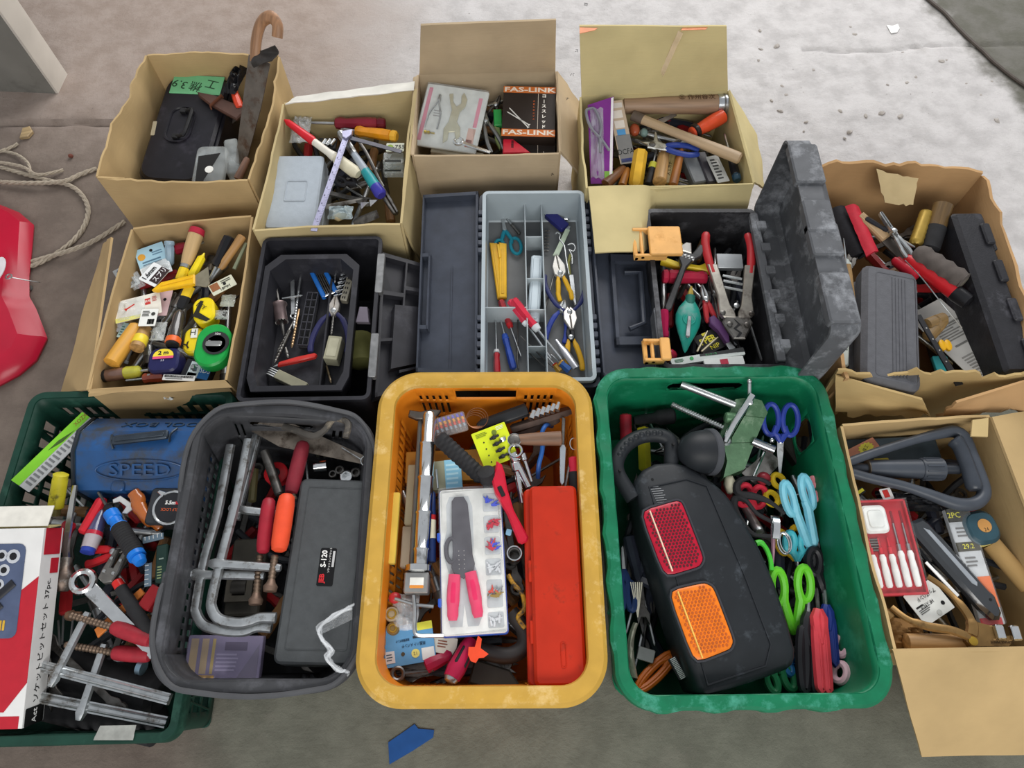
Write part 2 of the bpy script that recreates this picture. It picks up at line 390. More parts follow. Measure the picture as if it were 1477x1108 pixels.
# fourth box, hammers
t, c4, r, m = carton('cardboard box of hammers with its rear flap up and its front flap hanging', [(839, 140), (1050, 131), (1086, 264), (848, 271)], .28, 'c4b586', bow=.003, seed=4)
flap(t, c4, at((839, 139), .28), at((1050, 130), .28), at((1048, 38), .45), at((836, 38), .45), m, 11)
_a, _b, _l, _r = at((848, 271), .28)-c4, at((1086, 264), .28)-c4, [at(q, .262)-c4 for q in ((858, 366), (960, 363))], V((.545, 1.075, .15))-c4
def _fl(u, v):
    k = max(0, min(1, (u-.30)/.12)); k = k*k*(3-2*k); lo = _l[0].lerp(_l[1], u/.43); hi = _r+V(((u-1)*.37, .0, .02*(1-u)))
    p = _a.lerp(_b, u).lerp(lo.lerp(hi, k), v); return p+V((0, -.004*math.sin(math.pi*v), .003*nz(u*4, v*3, 5)+.004*math.sin(math.pi*v)*(1-k)))
part(t, 'flap', MB().patch(_fl, 24, 8, .005), m)
flap(t, c4, at((1086, 264), .28), at((1050, 131), .28), at((1090, 196), .22), at((1101, 273), .18), m, 13)
b = MB(); p = [at(q, zz)-c4+V((0, -.004, .0)) for q, zz in (((949, 108), .325), ((955, 111), .32), ((985, 46), .437), ((978, 42), .441))]
b.patch(lambda u, v: p[0].lerp(p[1], u).lerp(p[3].lerp(p[2], u), v)+V((0, -.002*abs(math.sin(9*v)), 0)), 2, 10, .0006)
part(t, 'peeled_tape', b, clear('e8d2b0', .8, .2), 'strip of clear tape hanging on the flap')
for q in (((836, 38), (862, 39), (858, 42), (836, 47)), ((985, 38), (1022, 36), (1018, 41), (982, 42))):
    p = [at(v, .448)-c4+V((0, -.003, 0)) for v in q]
    part(t, 'orange_tape', MB().patch(lambda u, v: p[3].lerp(p[2], u).lerp(p[0].lerp(p[1], u), v), 3, 1, .001), mat('d8875a', .5))
# right box, worn
t, c5, r, m = carton('tall worn brown cardboard box with ragged edges at the right, holding the grey case', [(1185, 238), (1418, 250), (1492, 540), (1226, 545)], .30, 'b28e64', wr=.016, bow=.016, torn=.012, seed=5, th=.007, skip=(2,))
m2 = kraft('b39a6b')
flap(t, c5, at((1226, 545), .30)+V((0, 0, -.294)), at((1492, 540), .30)+V((0, 0, -.294)), at((1492, 540), .30)+V((0, 0, -.0)), at((1210, 535), .30)+V((0, 0, -.01)), m2, 21, torn=.03, name='side_panel', nu=30, amp=.012)
flap(t, c5, at((1378, 578), .285), at((1500, 541), .30), at((1500, 596), .25), at((1352, 598), .22), m, 22, torn=.02, nu=16, amp=.01)
flap(t, c5, at((1205, 540), .29), at((1330, 574), .285), at((1342, 600), .22), at((1204, 597), .20), m2, 23, torn=.02, nu=16, amp=.012)
p = [at(q, zz)-c5 for q, zz in (((1262, 238), .305), ((1322, 251), .305), ((1314, 289), .262), ((1274, 286), .262))]
part(t, 'torn_edge', MB().patch(lambda u, v: p[0].lerp(p[1], u).lerp(p[3].lerp(p[2], u), v)+V((.003*nz(v*9, 1), -.012-.004*math.sin(3*u), .006*nz(u*7, v*7))), 8, 6, .003), kraft('c2ad83'), 'torn paper liner folded over the edge')
# bottom right box
t, c6, r, m = carton('brown cardboard box with a long front flap at the bottom right corner', [(1216, 615), (1428, 602), (1552, 931), (1293, 936)], .27, 'ba9f72', bow=.003, seed=6)
flap(t, c6, at((1286, 936), .27), at((1552, 931), .27), at((1562, 1084), .11), at((1327, 1088), .11), m, 31)
flap(t, c6, at((1552, 931), .27), at((1428, 603), .27), at((1500, 590), .24), at((1640, 900), .22), m, 32)
p = [at(q, .276)-c6 for q in ((1402, 603), (1425, 600), (1424, 627), (1400, 626))]
part(t, 'folded_tab', MB().patch(lambda u, v: p[3].lerp(p[2], u).lerp(p[0].lerp(p[1], u), v)+V((0, -.004, -.0)), 3, 3, .004), kraft('bfa878'))
# left box
t, c7, r, m = carton('brown cardboard box of tape measures and packets at the left edge', [(192, 331), (362, 313), (324, 548), (128, 562)], .245, 'b3986e', bow=.004, seed=7)
flap(t, c7, at((128, 562), .245), at((160, 342), .245), at((148, 352), .20), at((88, 566), .14), m, 41)
flap(t, c7, at((134, 561), .245), at((324, 548), .245), at((336, 560), .24), at((128, 570), .24), m, 42, nv=3)

# ------------------------------------------------------------------ plastic crates and baskets
class Crate:
    def __init__(s, name, label, rim, z, base, taper, r, m, cat='crate', height=None):
        zz = z if isinstance(z, tuple) else (z,)*4
        R = [at(p, h) for p, h in zip(rim, zz)]; c = sum(R, V())/4
        ux = ((R[1]-R[0])+(R[2]-R[3])).normalized(); up = ux.cross((R[0]-R[3])+(R[1]-R[2])).normalized(); z = height or zz[0]; c = c-up*z
        s.hw = ((R[1]-R[0]).length+(R[2]-R[3]).length)/4; s.hl = ((R[0]-R[3]).length+(R[1]-R[2]).length)/4
        s.M = frame(c, ux, up); s.t = thing(name, label, cat, s.M)
        s.z0, s.z1, s.tp, s.r, s.m = base, z, taper, r, m
    def pos(s, x, y, zz):
        v = (zz-s.z0)/(s.z1-s.z0); return V((x*(1-s.tp/s.hw*(1-v)), y*(1-s.tp/s.hl*(1-v)), zz))
    def side(s, k, q):
        """rim point on side k (0 right, 1 back, 2 left, 3 front) at q along it"""
        return ((s.hw, q), (-q, s.hl), (-s.hw, -q), (q, -s.hl))[k]
    def shell(s, holes, zs=(), th=.003, name='basket_shell', zt=None):
        L = [s.hl-s.r, s.hw-s.r]*2; zt = zt or s.z1
        rows = {s.z0, zt}
        for hs in holes.values():
            for h in hs: rows |= {h[2], h[3]}
        rows = sorted({round(v, 5) for v in rows}); K = []; b = MB()
        for k in range(4):
            q = {-L[k], L[k]}|{-L[k]+2*L[k]*i/6 for i in range(7)}
            for h in holes.get(k, ()): q |= {h[0], h[1]}
            hs = [h for h in holes.get(k, ()) if len(h) > 4]
            q = sorted({round(v, 5) for v in q})
            q = [v for v in q if not any(h[0]+1e-4 < v < h[1]-1e-4 for h in hs)]
            K += [(s.side(k, v), k, v) for v in q]
            cx, cy = ((s.hw-s.r, s.hl-s.r), (-s.hw+s.r, s.hl-s.r), (-s.hw+s.r, -s.hl+s.r), (s.hw-s.r, -s.hl+s.r))[k]
            for i in range(1, 6):
                a = math.radians(90*k+90*i/6); K.append(((cx+s.r*math.cos(a), cy+s.r*math.sin(a)), -1, 0))
        n = len(K); fs = []
        for j in range(len(rows)-1):
            zc = (rows[j]+rows[j+1])/2
            for i in range(n):
                i2 = (i+1) % n; k, k2 = K[i][1], K[i2][1]
                if k >= 0 and k == k2:
                    qc = (K[i][2]+K[i2][2])/2
                    if any(h[0] < qc < h[1] and h[2] < zc < h[3] for h in holes.get(k, ())): continue
                fs.append((j*n+i, j*n+i2, (j+1)*n+i2, (j+1)*n+i))
        b.add([s.pos(*p[0], z) for z in rows for p in K], fs)
        for k, hs in holes.items():
            for h in hs:
                if len(h) > 4:
                    q0, q1, a0, a1 = h[:4]; cq, cz = (q0+q1)/2, (a0+a1)/2; hq, hz = (q1-q0)/2, (a1-a0)/2; rr = min(hq, hz)*.98; N = 24; o = []; inn = []
                    for i in range(N):
                        a = 2*math.pi*i/N; ca, sa = math.cos(a), math.sin(a)
                        e = 1/max(abs(ca), abs(sa)); o.append((cq+hq*ca*e, cz+hz*sa*e))
                        sx = (hq-rr) if ca > 0 else -(hq-rr); sz = (hz-rr) if sa > 0 else -(hz-rr)
                        inn.append((cq+sx*(1 if abs(ca) > .01 else 0)+rr*ca*.99, cz+sz*(1 if abs(sa) > .01 else 0)+rr*sa*.99))
                    b.add([s.pos(*s.side(k, q), z) for q, z in o+inn], [(i, (i+1) % N, N+(i+1) % N, N+i) for i in range(N)])
        o = part(s.t, name, b, s.m); md = o.modifiers.new('s', 'SOLIDIFY'); md.thickness = th; md.offset = -1
        x, y = s.hw-s.tp, s.hl-s.tp
        bb = MB(); bb.rbox(-x, x, -y, y, s.z0-.002, s.z0+.003, max(s.r-s.tp, .01), .001); part(s.t, 'base_panel', bb, s.m)
        return o
    def rim(s, prof, name='rim', m=None, wav=None, n=10):
        """band swept round the rim; prof: (outwards, height) points, closed"""
        ring = []
        for k in range(4):
            L = (s.hl-s.r, s.hw-s.r)[k % 2]
            N = 24 if wav else 6
            nn = ((1, 0), (0, 1), (-1, 0), (0, -1))[k]
            ring += [(s.side(k, -L+2*L*i/N), nn, k, -L+2*L*i/N) for i in range(N+1)]
            cx, cy = ((s.hw-s.r, s.hl-s.r), (-s.hw+s.r, s.hl-s.r), (-s.hw+s.r, -s.hl+s.r), (s.hw-s.r, -s.hl+s.r))[k]
            for i in range(1, n):
                a = math.radians(90*k+90*i/n); ring.append(((cx+s.r*math.cos(a), cy+s.r*math.sin(a)), (math.cos(a), math.sin(a)), -1, 0))
        rings = []
        for (x, y), (a, b_), k, q in ring:
            d, hz = wav(k, q) if wav else (0, 0)
            rings.append([(x+a*(o+(d if o > .004 else 0)), y+b_*(o+(d if o > .004 else 0)), s.z1+zz+hz) for o, zz in prof])
        return part(s.t, name, MB().loft(rings, loop=True), m or s.m)
def slots(q0, q1, n, z0, z1, w): return [(q0+(q1-q0)*i/(n-1)-w/2, q0+(q1-q0)*i/(n-1)+w/2, z0, z1) for i in range(n)]
# green crate
GCm = mat('12704c', .42, 0, .12, 20, .05, wear='2f8a68', wa=.3, wsc=9)
GRm = mat('0a6a48', .5, 0, .15, 30, .1, wear='3f9078', wa=.3, wsc=22)
GC = Crate('plastic_crate', 'bright green plastic crate with a scalloped rim, full of scissors around a black lantern', [(883, 545), (1183, 540), (1268, 1004), (892, 1006)], .29, .006, .014, .045, GCm)
GC.shell({1: [(-.075, .075, .238, .268, 1)], 0: [(.165, .225, .165, .245, 1), (-.06, .075, .150, .185, 1)], 2: [(-.075, .075, .238, .268, 1)], 3: [(-.075, .075, .238, .268, 1)]}, th=.004, name='crate_shell')
def gw(k, q): 
    e = .004*max(-.2, math.sin(q*2*math.pi/.085))
    return (e, -.004*max(0, math.sin(q*2*math.pi/.085+.5)))
GC.rim([(-.004, 0), (-.002, .004), (.014, .004), (.019, 0), (.019, -.022), (.014, -.022), (.014, -.006), (-.003, -.006)], m=GRm, wav=gw)
for k, q in ((1, -.12), (1, .12), (0, .26), (0, -.15), (2, .12), (2, -.15)):
    x, y = GC.side(k, q); b = MB(); b.tube([GC.pos(x, y, .02), GC.pos(x, y, .283)], .0035, 6); part(GC.t, 'rib', b, GCm)
# yellow basket
YBm = mat('de8320', .42, 0, .06, 14, .04, wear='d8842a', wa=.3, wsc=6)
YRm = mat('bd953f', .5, 0, .08, 30, .08, wear='d8b878', wa=.3, wsc=18)
YB = Crate('plastic_basket', 'yellow orange plastic basket with a wide rim in the middle of the front row', [(577, 556), (846, 553), (838, 995), (523, 994)], .29, .006, .03, .05, YBm, 'basket')
bk = []
for q0, q1 in ((-.145, -.08), (.08, .145)):
    for z0, z1 in ((.235, .255), (.185, .228), (.13, .175)): bk += slots(q0, q1, 6, z0, z1, .006)
bk += [(-.062, .062, .243, .272)]
sd = []
for z0, z1 in ((.24, .262),): pass
for z0, z1 in ((.20, .235), (.15, .19), (.10, .14)):
    sd += slots(-.22, -.04, 12, z0, z1, .006)+slots(.06, .22, 11, z0, z1, .006)
YB.shell({1: bk, 3: bk, 0: sd, 2: sd}, th=.0035)
YB.rim([(-.006, -.004), (-.004, .003), (.004, .006), (.020, .005), (.027, -.002), (.027, -.020), (.023, -.020), (.022, -.004), (0, -.006)], m=YRm, n=12)
for k, q in ((1, -.062), (1, .062)):
    x, y = YB.side(k, q); b = MB(); b.tube([YB.pos(x, y, .12)-V((0, .002, 0)), YB.pos(x, y, .288)-V((0, .002, 0))], .002, 5); part(YB.t, 'rib', b, YBm)
# grey shopping basket
GBm = mat('3a3b3e', .5, 0, .12, 30, .08, wear='54555a', wa=.4, wsc=12)
GB = Crate('shopping_basket', 'dark grey plastic shopping basket with folded bail handles, holding F clamps', [(296, 600), (541, 603), (496, 990), (224, 978)], (.325, .262, .262, .325), .004, .03, .055, GBm, 'basket', .285)
sd = []
for z0, z1 in ((.20, .22), (.165, .185), (.13, .15)): sd += slots(-.19, .19, 20, z0, z1, .011)
bk = [(-.045, .075, .243, .262, 1)]+slots(-.125, -.085, 4, .215, .245, .006)+slots(.09, .125, 4, .2, .25, .005)
for z0, z1 in ((.16, .19), (.12, .15)): bk += slots(-.12, .12, 16, z0, z1, .007)
fr_ = [(-.06, .06, .245, .262, 1)]+[h for z0, z1 in ((.16, .19), (.12, .15), (.08, .11), (.2, .23)) for h in slots(-.12, .12, 16, z0, z1, .007)]
GB.shell({0: sd, 2: sd, 1: bk, 3: fr_})
def gbw(k, q):
    e = .010*math.exp(-(q/.07)**2) if k in (1, 3) else 0
    return (e*.6, e)
GB.rim([(-.004, -.002), (0, .004), (.010, .004), (.016, -.002), (.016, -.016), (.011, -.016), (.010, -.006), (0, -.006)], wav=gbw)
def bail(t, sgn):
    P = []; hw, hl = GB.hw+.010, GB.hl+.010; y0 = .07*sgn
    for x, y, z in ((-hw, y0, -.014), (-hw-.008, y0+.02*sgn, -.002), (-hw-.004, hl*.72*sgn, .004), (-hw+.03, hl*.96*sgn, .008), (-.08, hl*1.02*sgn, .012), (0, hl*1.05*sgn, .018), (.08, hl*1.02*sgn, .012), (hw-.03, hl*.96*sgn, .008), (hw+.004, hl*.72*sgn, .004), (hw+.008, y0+.02*sgn, -.002), (hw, y0, -.014)):
        P.append((x, y, GB.z1+z))
    part(t, 'bail_handle', MB().tube(smooth(P, 5), .0045, 8), mat('4a4b4e', .45, 0, .1, 30))
bail(GB.t, 1); bail(GB.t, -1)
for k, q in ((2, .07), (2, -.07)):
    x, y = GB.side(k, q); b = MB(); b.T = Matrix.Translation((x-.014, y, GB.z1-.02)); b.rbox(-.006, .008, -.012, .012, -.012, .018, .004, .002); part(GB.t, 'handle_pivot', b, GBm)
# dark green crate
DGm = mat('173b30', .5, 0, .15, 30, .06, wear='2c5446', wa=.3, wsc=14)
DG = Crate('plastic_crate', 'dark green mesh crate at the bottom left, holding the blue tool box', [(40, 574), (331, 567), (246, 1060), (-85, 1068)], .20, .006, .012, .02, DGm)
sd = []
for z0, z1 in ((.125, .16), (.08, .115), (.03, .07)): sd += slots(-.27, .27, 15, z0, z1, .026)
bk = []
for z0, z1 in ((.125, .16), (.08, .115), (.03, .07)): bk += slots(-.165, .165, 14, z0, z1, .014)
DG.shell({0: sd, 2: sd, 1: bk, 3: bk}, th=.004, name='crate_shell')
DG.rim([(-.004, -.004), (-.003, .003), (.010, .003), (.012, 0), (.012, -.028), (.008, -.028), (.008, -.005), (0, -.006)])
b = MB()
for k in (0, 2):
    for i in range(30):
        q = -.28+.0193*i; s2 = 1 if i % 2 else -1
        x, y = GC.side(k, q); X1_, Y1_ = DG.side(k, q); X2_, Y2_ = DG.side(k, q+.019)
        b.tube([DG.pos(X1_, Y1_, .16 if s2 > 0 else .03), DG.pos(X2_, Y2_, .03 if s2 > 0 else .16)], .0022, 4)
part(DG.t, 'lattice_bars', b, DGm)['kind'] = 'stuff'
p = [at(q, .205) for q in ((233, 569), (242, 571), (251, 577), (238, 577))]
q_ = DG.M.inverted()
part(DG.t, 'torn_tape', MB().patch(lambda u, v: q_ @ (p[3].lerp(p[2], u).lerp(p[0].lerp(p[1], u), v)+V((0, 0, .003*math.sin(7*u)+.002))), 5, 3, .0006), mat('cfd3d2', .5))
p = [at(q, .206) for q in ((145, 1047), (197, 1046), (192, 1068), (135, 1068))]
part(DG.t, 'silver_tape', MB().patch(lambda u, v: q_ @ (p[3].lerp(p[2], u).lerp(p[0].lerp(p[1], u), v)+V((0, 0, .002*nz(u*5, v*5)+.001))), 8, 4, .0006), mat('a9aaa4', .4, .3, .2, 60))
# ------------------------------------------------------------------ tool makers
k1, k2, k3, k4, k5 = crop(130, 10, 3.693), crop(360, 110, 4.262), crop(590, 20, 4.262), crop(825, 20, 3.82), crop(1150, 220, 2.77)
k7, k8, k9, k10 = crop(80, 300, 3.957), crop(340, 320, 3.957), crop(600, 260, 3.693), crop(850, 270, 3.957)
kd, ke, kf, kg, kh = crop(0, 550, 4.103), crop(0, 720, 2.855), crop(60, 680, 5.54), crop(200, 570, 4.22), crop(200, 780, 4.22)
ky, kz, kyd, kn, km = crop(500, 530, 3.887), crop(500, 770, 3.887), crop(540, 570, 4.609), crop(850, 510, 3.357), crop(850, 770, 3.357)
ks, kp, kq = crop(1040, 560, 4.2625), crop(1200, 580, 5.036), crop(1200, 790, 3.484)
def rodt(name, label, cat, p0, p1, z0, z1, segs, roll=0, group=None):
    """turned tool from p0 to p1; segs: (part, material, [(fraction, radius)..], sides, flatness)"""
    M, L = fr(p0, p1, z0, z1, roll)
    if len(segs) == 1:
        b = MB(); s = segs[0]; b.T = Matrix.Diagonal((1, 1, s[4] if len(s) > 4 else 1, 1)); b.lathe([(f*L, r) for f, r in s[2]], s[3])
        return solo(name, label, cat, M, b, s[1], group)
    t = thing(name, label, cat, M, group)
    for s in segs:
        b = MB(); b.T = Matrix.Diagonal((1, 1, s[4] if len(s) > 4 else 1, 1)); b.lathe([(f*L, r) for f, r in s[2]], s[3]); part(t, s[0], b, s[1])
    return t
def grip(a, b, r, waist=.8):
    d = b-a
    return [(a, r*.6), (a+d*.04, r*.95), (a+d*.25, r), (a+d*.55, r*(waist+.1)), (a+d*.72, r*waist), (a+d*.86, r*.95), (a+d*.97, r*.8), (b, r*.45)]
def plas(col, g=.3): return mat(col, g, 0, .08, 50, wear=None)
def drv(label, p0, p1, z0, z1, col, hl=.45, r=.013, sr=.0032, cap=None, hm=None, sm=None, n=8, cat='screwdriver', name='screwdriver', band=None, tip=True):
    hm = hm or plas(col); sm = sm or STEEL; segs = [('handle', hm, grip(.10 if cap else 0, hl, r), n)]
    if cap: segs.append(('end_cap', plas(cap), [(0, r*.7), (.02, r*.95), (.09, r), (.115, r*.85)], n))
    if band: segs.append(('band', plas(band), [(hl*.80, r*1.0), (hl*.82, r*1.06), (hl*.9, r*1.06), (hl*.92, r*.9)], 12))
    segs.append(('shaft', sm, [(hl-.03, sr), (.93, sr), (.985, sr*.9), (1, sr*.4)] if tip else [(hl-.03, sr), (1, sr)], 8))
    return rodt(name, label, cat, p0, p1, z0, z1, segs)
def plate(name, label, cat, p0, p1, z0, z1, parts, roll=0, group=None):
    """flat tool; parts: (part, material, outline in units of length, zlo, zhi[, chamfer])"""
    M, L = fr(p0, p1, z0, z1, roll)
    def mk(q):
        b = MB(); b.prism([(x*L, y*L) for x, y in q[2]], q[3], q[4], q[5] if len(q) > 5 else 0); return b
    if len(parts) == 1: return solo(name, label, cat, M, mk(parts[0]), parts[0][1], group)
    t = thing(name, label, cat, M, group)
    for q in parts: part(t, q[0], mk(q), q[1])
    return t
def pliers(label, p0, p1, z0, z1, col, mcol=None, sp=.16, jl=.3, gr=.008, name='pliers', cat='pliers', jw=.10, curve=1., gm=None, bare=False, roll=0):
    """pliers from the jaw tip p0 to the middle between the handle ends p1"""
    M, L = fr(p0, p1, z0, z1, roll); t = thing(name, label, cat, M); mm = mcol or DSTEEL; gm = gm or plas(col, .45)
    for s in (1, -1):
        b = MB(); b.prism([(0, s*.004*L), (.02*L, s*.03*L), (jl*.6*L, s*jw*.8*L), (jl*L, s*jw*.75*L), ((jl+.1)*L, s*.02*L), (jl*L, -s*.03*L), (jl*.75*L, s*.006*L)], -.006+.0006*s, .005+.0006*s, .0015); part(t, 'jaw', b, mm)
        P = [((jl+.02)*L, s*.035*L, 0), ((jl+.15)*L, s*sp*.55*L*curve, 0), ((jl+.35)*L, s*sp*.85*L*curve, 0), (.85*L, s*sp*L, 0), (L, s*sp*.95*L, 0)]
        P = smooth(P, 4)
        b = MB(); b.tube(P, [gr*.75]*4+[gr]*(len(P)-5)+[gr*.8], 8, flat=.8); part(t, 'handle', b, mm if bare else gm)
    b = MB(); b.lathez([(-.008, .001), (-.007, .006), (.007, .006), (.0085, .004)], 12, (jl*L, 0)); part(t, 'pivot', b, STEEL)
    return t
def scis(label, p0, p1, z0, z1, col, piv=.52, rw=.11, rl=.17, tr=.0045, sp=.13, bw=.05, bm=None, gm=None, roll=0, cat='scissors', open_=0.):
    """scissors from the blade tip p0 to the far edge of the rings p1"""
    M, L = fr(p0, p1, z0, z1, roll); t = thing('scissors', label, cat, M); gm = gm or plas(col, .4); bm = bm or STEEL
    for s in (1, -1):
        b = MB(); o = open_*s
        b.prism([(0, -o*L), (.02*L, (s*.012-o)*L), (.35*L, (s*bw*.5-o*.35)*L), (piv*L, s*bw*.5*L), ((piv+.06)*L, -s*bw*.2*L), (piv*L, -s*bw*.5*L)], -.0014+s*.0012, .0002+s*.0012); part(t, 'blade', b, bm)
        cx, cy = (1-rl)*L, -s*sp*L
        b = MB(); b.ring((cx, cy, 0), 1, tr, 20, 8, rl*L-tr, rw*L-tr, 1.0)
        b.tube([(piv*L-.004, -s*.0, 0), ((piv+.06)*L, -s*bw*.5*L, 0), ((1-1.75*rl)*L, -s*(sp*.65)*L, 0), ((1-1.35*rl)*L, -s*(sp-rw*.55)*L, 0)], [tr*.9, tr*1.25, tr*1.2, tr], 8); part(t, 'handle', b, gm)
    b = MB(); b.lathez([(-.003, .001), (-.0028, .004), (.0036, .004), (.0042, .002)], 10, (piv*L*.97, 0)); part(t, 'pivot_screw', b, STEEL)
    return t
def wrench(label, p0, p1, z0, z1, w=.05, ring=.085, m=None, th=.006, openend=True, name='wrench', roll=0, group=None):
    """ring end at p0, open end at p1"""
    M, L = fr(p0, p1, z0, z1, roll); m = m or CHROME; t = thing(name, label, 'wrench', M, group)
    b = MB(); R = ring*L
    b.ring((R, 0, 0), R*.78, R*.3, 22, 8, flat=1.15); part(t, 'ring_head', b, m)
    e = .86 if openend else 1
    b = MB(); b.prism([(1.7*R, -w*.5*L), (1.7*R, w*.5*L), (e*L, w*.42*L), (e*L, -w*.42*L)], -th/2, th/2, .0012); part(t, 'shank', b, m)
    if openend:
        h = .075*L; q = arc(e*L+h*.55, 0, h, 150, 38, 8)+[(e*L+h*.9, h*.42), (e*L+h*.35, h*.38), (e*L+h*.35, -h*.38), (e*L+h*.9, -h*.42)]+arc(e*L+h*.55, 0, h, -38, -150, 8)
        b = MB(); b.prism(q, -th*.7, th*.7, .001); part(t, 'open_jaw', b, m)
    return t
def adj(label, p0, p1, z0, z1, m=None, jm=None, w=.085, roll=0):
    """adjustable wrench: jaws at p0, handle end at p1"""
    M, L = fr(p0, p1, z0, z1, roll); t = thing('adjustable_wrench', label, 'wrench', M); m = m or DSTEEL; jm = jm or STEEL
    b = MB(); b.prism([(0, .13*L), (.03*L, .17*L), (.16*L, .15*L), (.26*L, .07*L), (.36*L, w*.45*L), (.95*L, w*.6*L), (.99*L, w*.3*L), (.99*L, -w*.3*L), (.95*L, -w*.6*L), (.36*L, -w*.45*L), (.28*L, -.09*L), (.18*L, -.10*L), (.155*L, .045*L), (.0*L, .085*L)], -.007, .007, .0025); part(t, 'handle', b, m)
    b = MB(); b.prism([(.02*L, -.015*L), (.16*L, .035*L), (.165*L, -.12*L), (.12*L, -.14*L), (.03*L, -.075*L)], -.006, .0065, .002); part(t, 'movable_jaw', b, jm)
    b = MB(); b.T = Matrix.Translation((.22*L, -.09*L, .002)); b.T = b.T @ Matrix.Rotation(math.pi/2, 4, 'Z'); b.lathe([(x*.004, .007 if x % 2 else .0055) for x in range(9)], 12); part(t, 'thumb_screw', b, STEEL)
    return t
def printed(t, W, H, z, items):
    """print on a flat face W x H centred on the origin: ('r',x0,y0,x1,y1,colour) or ('t',text,x,y,size,colour[,rot]) in fractions"""
    for q in items:
        if q[0] == 'r':
            b = MB(); b.rbox(q[1]*W, q[3]*W, q[2]*H, q[4]*H, z-.0003, z+.0003, .0004, .0001, 1); part(t, 'printed_panel', b, mat(q[5], .5, 0, .06), smooth=False)
        elif q[0] == 'c':
            b = MB(); b.lathez([(z-.0003, q[3]*H), (z+.0005, q[3]*H)], 20, (q[1]*W, q[2]*H)); part(t, 'printed_disc', b, mat(q[4], .5, 0, .04))
        elif q[0] == 'p':
            b = MB(); b.prism([(x*W, y*H) for x, y in q[1]], z-.0003, z+.0004); part(t, 'printed_panel', b, mat(q[2], .5, 0, .06), smooth=False)
        elif q[0] == 'bar':
            b = MB(); rr = random.Random(int(abs(q[1]*1000)+abs(q[2])*777)); x = q[1]
            while x < q[3]:
                d = rr.choice((.004, .008, .012)); b.rbox(x*W, (x+d)*W, q[2]*H, q[4]*H, z-.0002, z+.0005, .0001, .00005, 1); x += d+rr.choice((.008, .014))
            part(t, 'barcode', b, INK, smooth=False)
        elif q[0] == 'lines':
            b = MB(); n = q[5]; rr = random.Random(n)
            for i in range(n):
                y = q[2]+(q[4]-q[2])*(i+.5)/n; h = (q[4]-q[2])/n*.22; b.rbox(q[1]*W, (q[1]+(q[3]-q[1])*rr.uniform(.6, 1))*W, (y-h)*H, (y+h)*H, z-.0002, z+.0004, .0001, .00005, 1)
            part(t, 'small_print', b, mat(q[6], .6, 0, .05), smooth=False)
        else:
            text(t, q[1], q[2]*W, q[3]*H, z+.0004, q[4]*H, mat(q[5], .5, 0, .04), q[6] if len(q) > 6 else 0, sx=q[7] if len(q) > 7 else 1, bold=q[8] if len(q) > 8 else 0)
def card(name, label, cat, pts, zs, col, items=(), th=.0015, hole=None, warp=.002, bag=None, r=.002, poly=None):
    M, W, H = quad(pts, zs); t = thing(name, label, cat, M)
    b = MB()
    if poly: b.prism([(x*W, y*H) for x, y in poly], -th, 0)
    else: b.rbox(-W/2, W/2, -H/2, H/2, -th, 0, r, .0003, 3)
    part(t, 'card', b, col if not isinstance(col, str) else mat(col, .5, 0, .05))
    printed(t, W, H, .0003, items)
    if hole: b = MB(); b.lathez([(-.0004, .0035), (.0009, .0035)], 14, (hole[0]*W, hole[1]*H)); part(t, 'hang_hole', b, BLACK)
    if bag: crumple(t, bag[0]*W, bag[1]*H, bag[2]*W, bag[3]*H, bag[4] if len(bag) > 4 else .008, part_name='clear_bag')
    return t
def crumple(t, x, y, w, h, d, m=None, seed=1, part_name='film', z=.001):
    """crumpled film pillow"""
    m = m or clear('e8eef0', .3, .08); b = MB()
    def f(u, v):
        e = (1-(2*u-1)**4)*(1-(2*v-1)**4)
        q = noise.fractal(V((u*3.1+seed*5, v*3.3, seed)), .9, 2, 3)
        return (x+w*(u-.5)*(1+.12*nz(v*3+seed, 7)), y+h*(v-.5)*(1+.12*nz(u*3+seed, 3)), z+e*d*(.65+1.3*q))
    b.patch(f, 12, 12, .0005); return part(t, part_name, b, m, ang=25)
def bag(name, label, p, z, wx, wy, d, m=None, seed=1, rot=0, inner=None):
    t = thing(name, label, 'bag', Matrix.Translation(at(p, z)) @ Matrix.Rotation(rot, 4, 'Z'))
    crumple(t, 0, 0, wx, wy, d, m, seed); crumple(t, .004, -.003, wx*.8, wy*.85, d*.5, m, seed+3, 'film')
    if inner:
        r = random.Random(seed)
        for i in range(inner[0]):
            b = MB(); b.T = Matrix.Translation((r.uniform(-.3, .3)*wx, r.uniform(-.3, .3)*wy, .002)) @ Matrix.Rotation(r.uniform(0, 6), 4, 'Z'); b.lathe([(-.008, .003), (-.006, .003), (-.006, .0015), (.008, .0012)], 6); part(t, 'screw', b, inner[1])
    return t
def kase(name, label, pts, zs, th, m, seam=True, cat='case', r=.012, ch=.004, lip=.0015):
    """moulded case lying with its lid up; returns thing, W, H (lid top at local z=0)"""
    M, W, H = quad(pts, zs); t = thing(name, label, cat, M)
    b = MB(); b.rbox(-W/2, W/2, -H/2, H/2, -th, -th*.52, r, ch); part(t, 'case_body', b, m)
    b = MB(); b.rbox(-W/2, W/2, -H/2, H/2, -th*.5, 0, r, ch); part(t, 'case_lid', b, m)
    return t, W, H
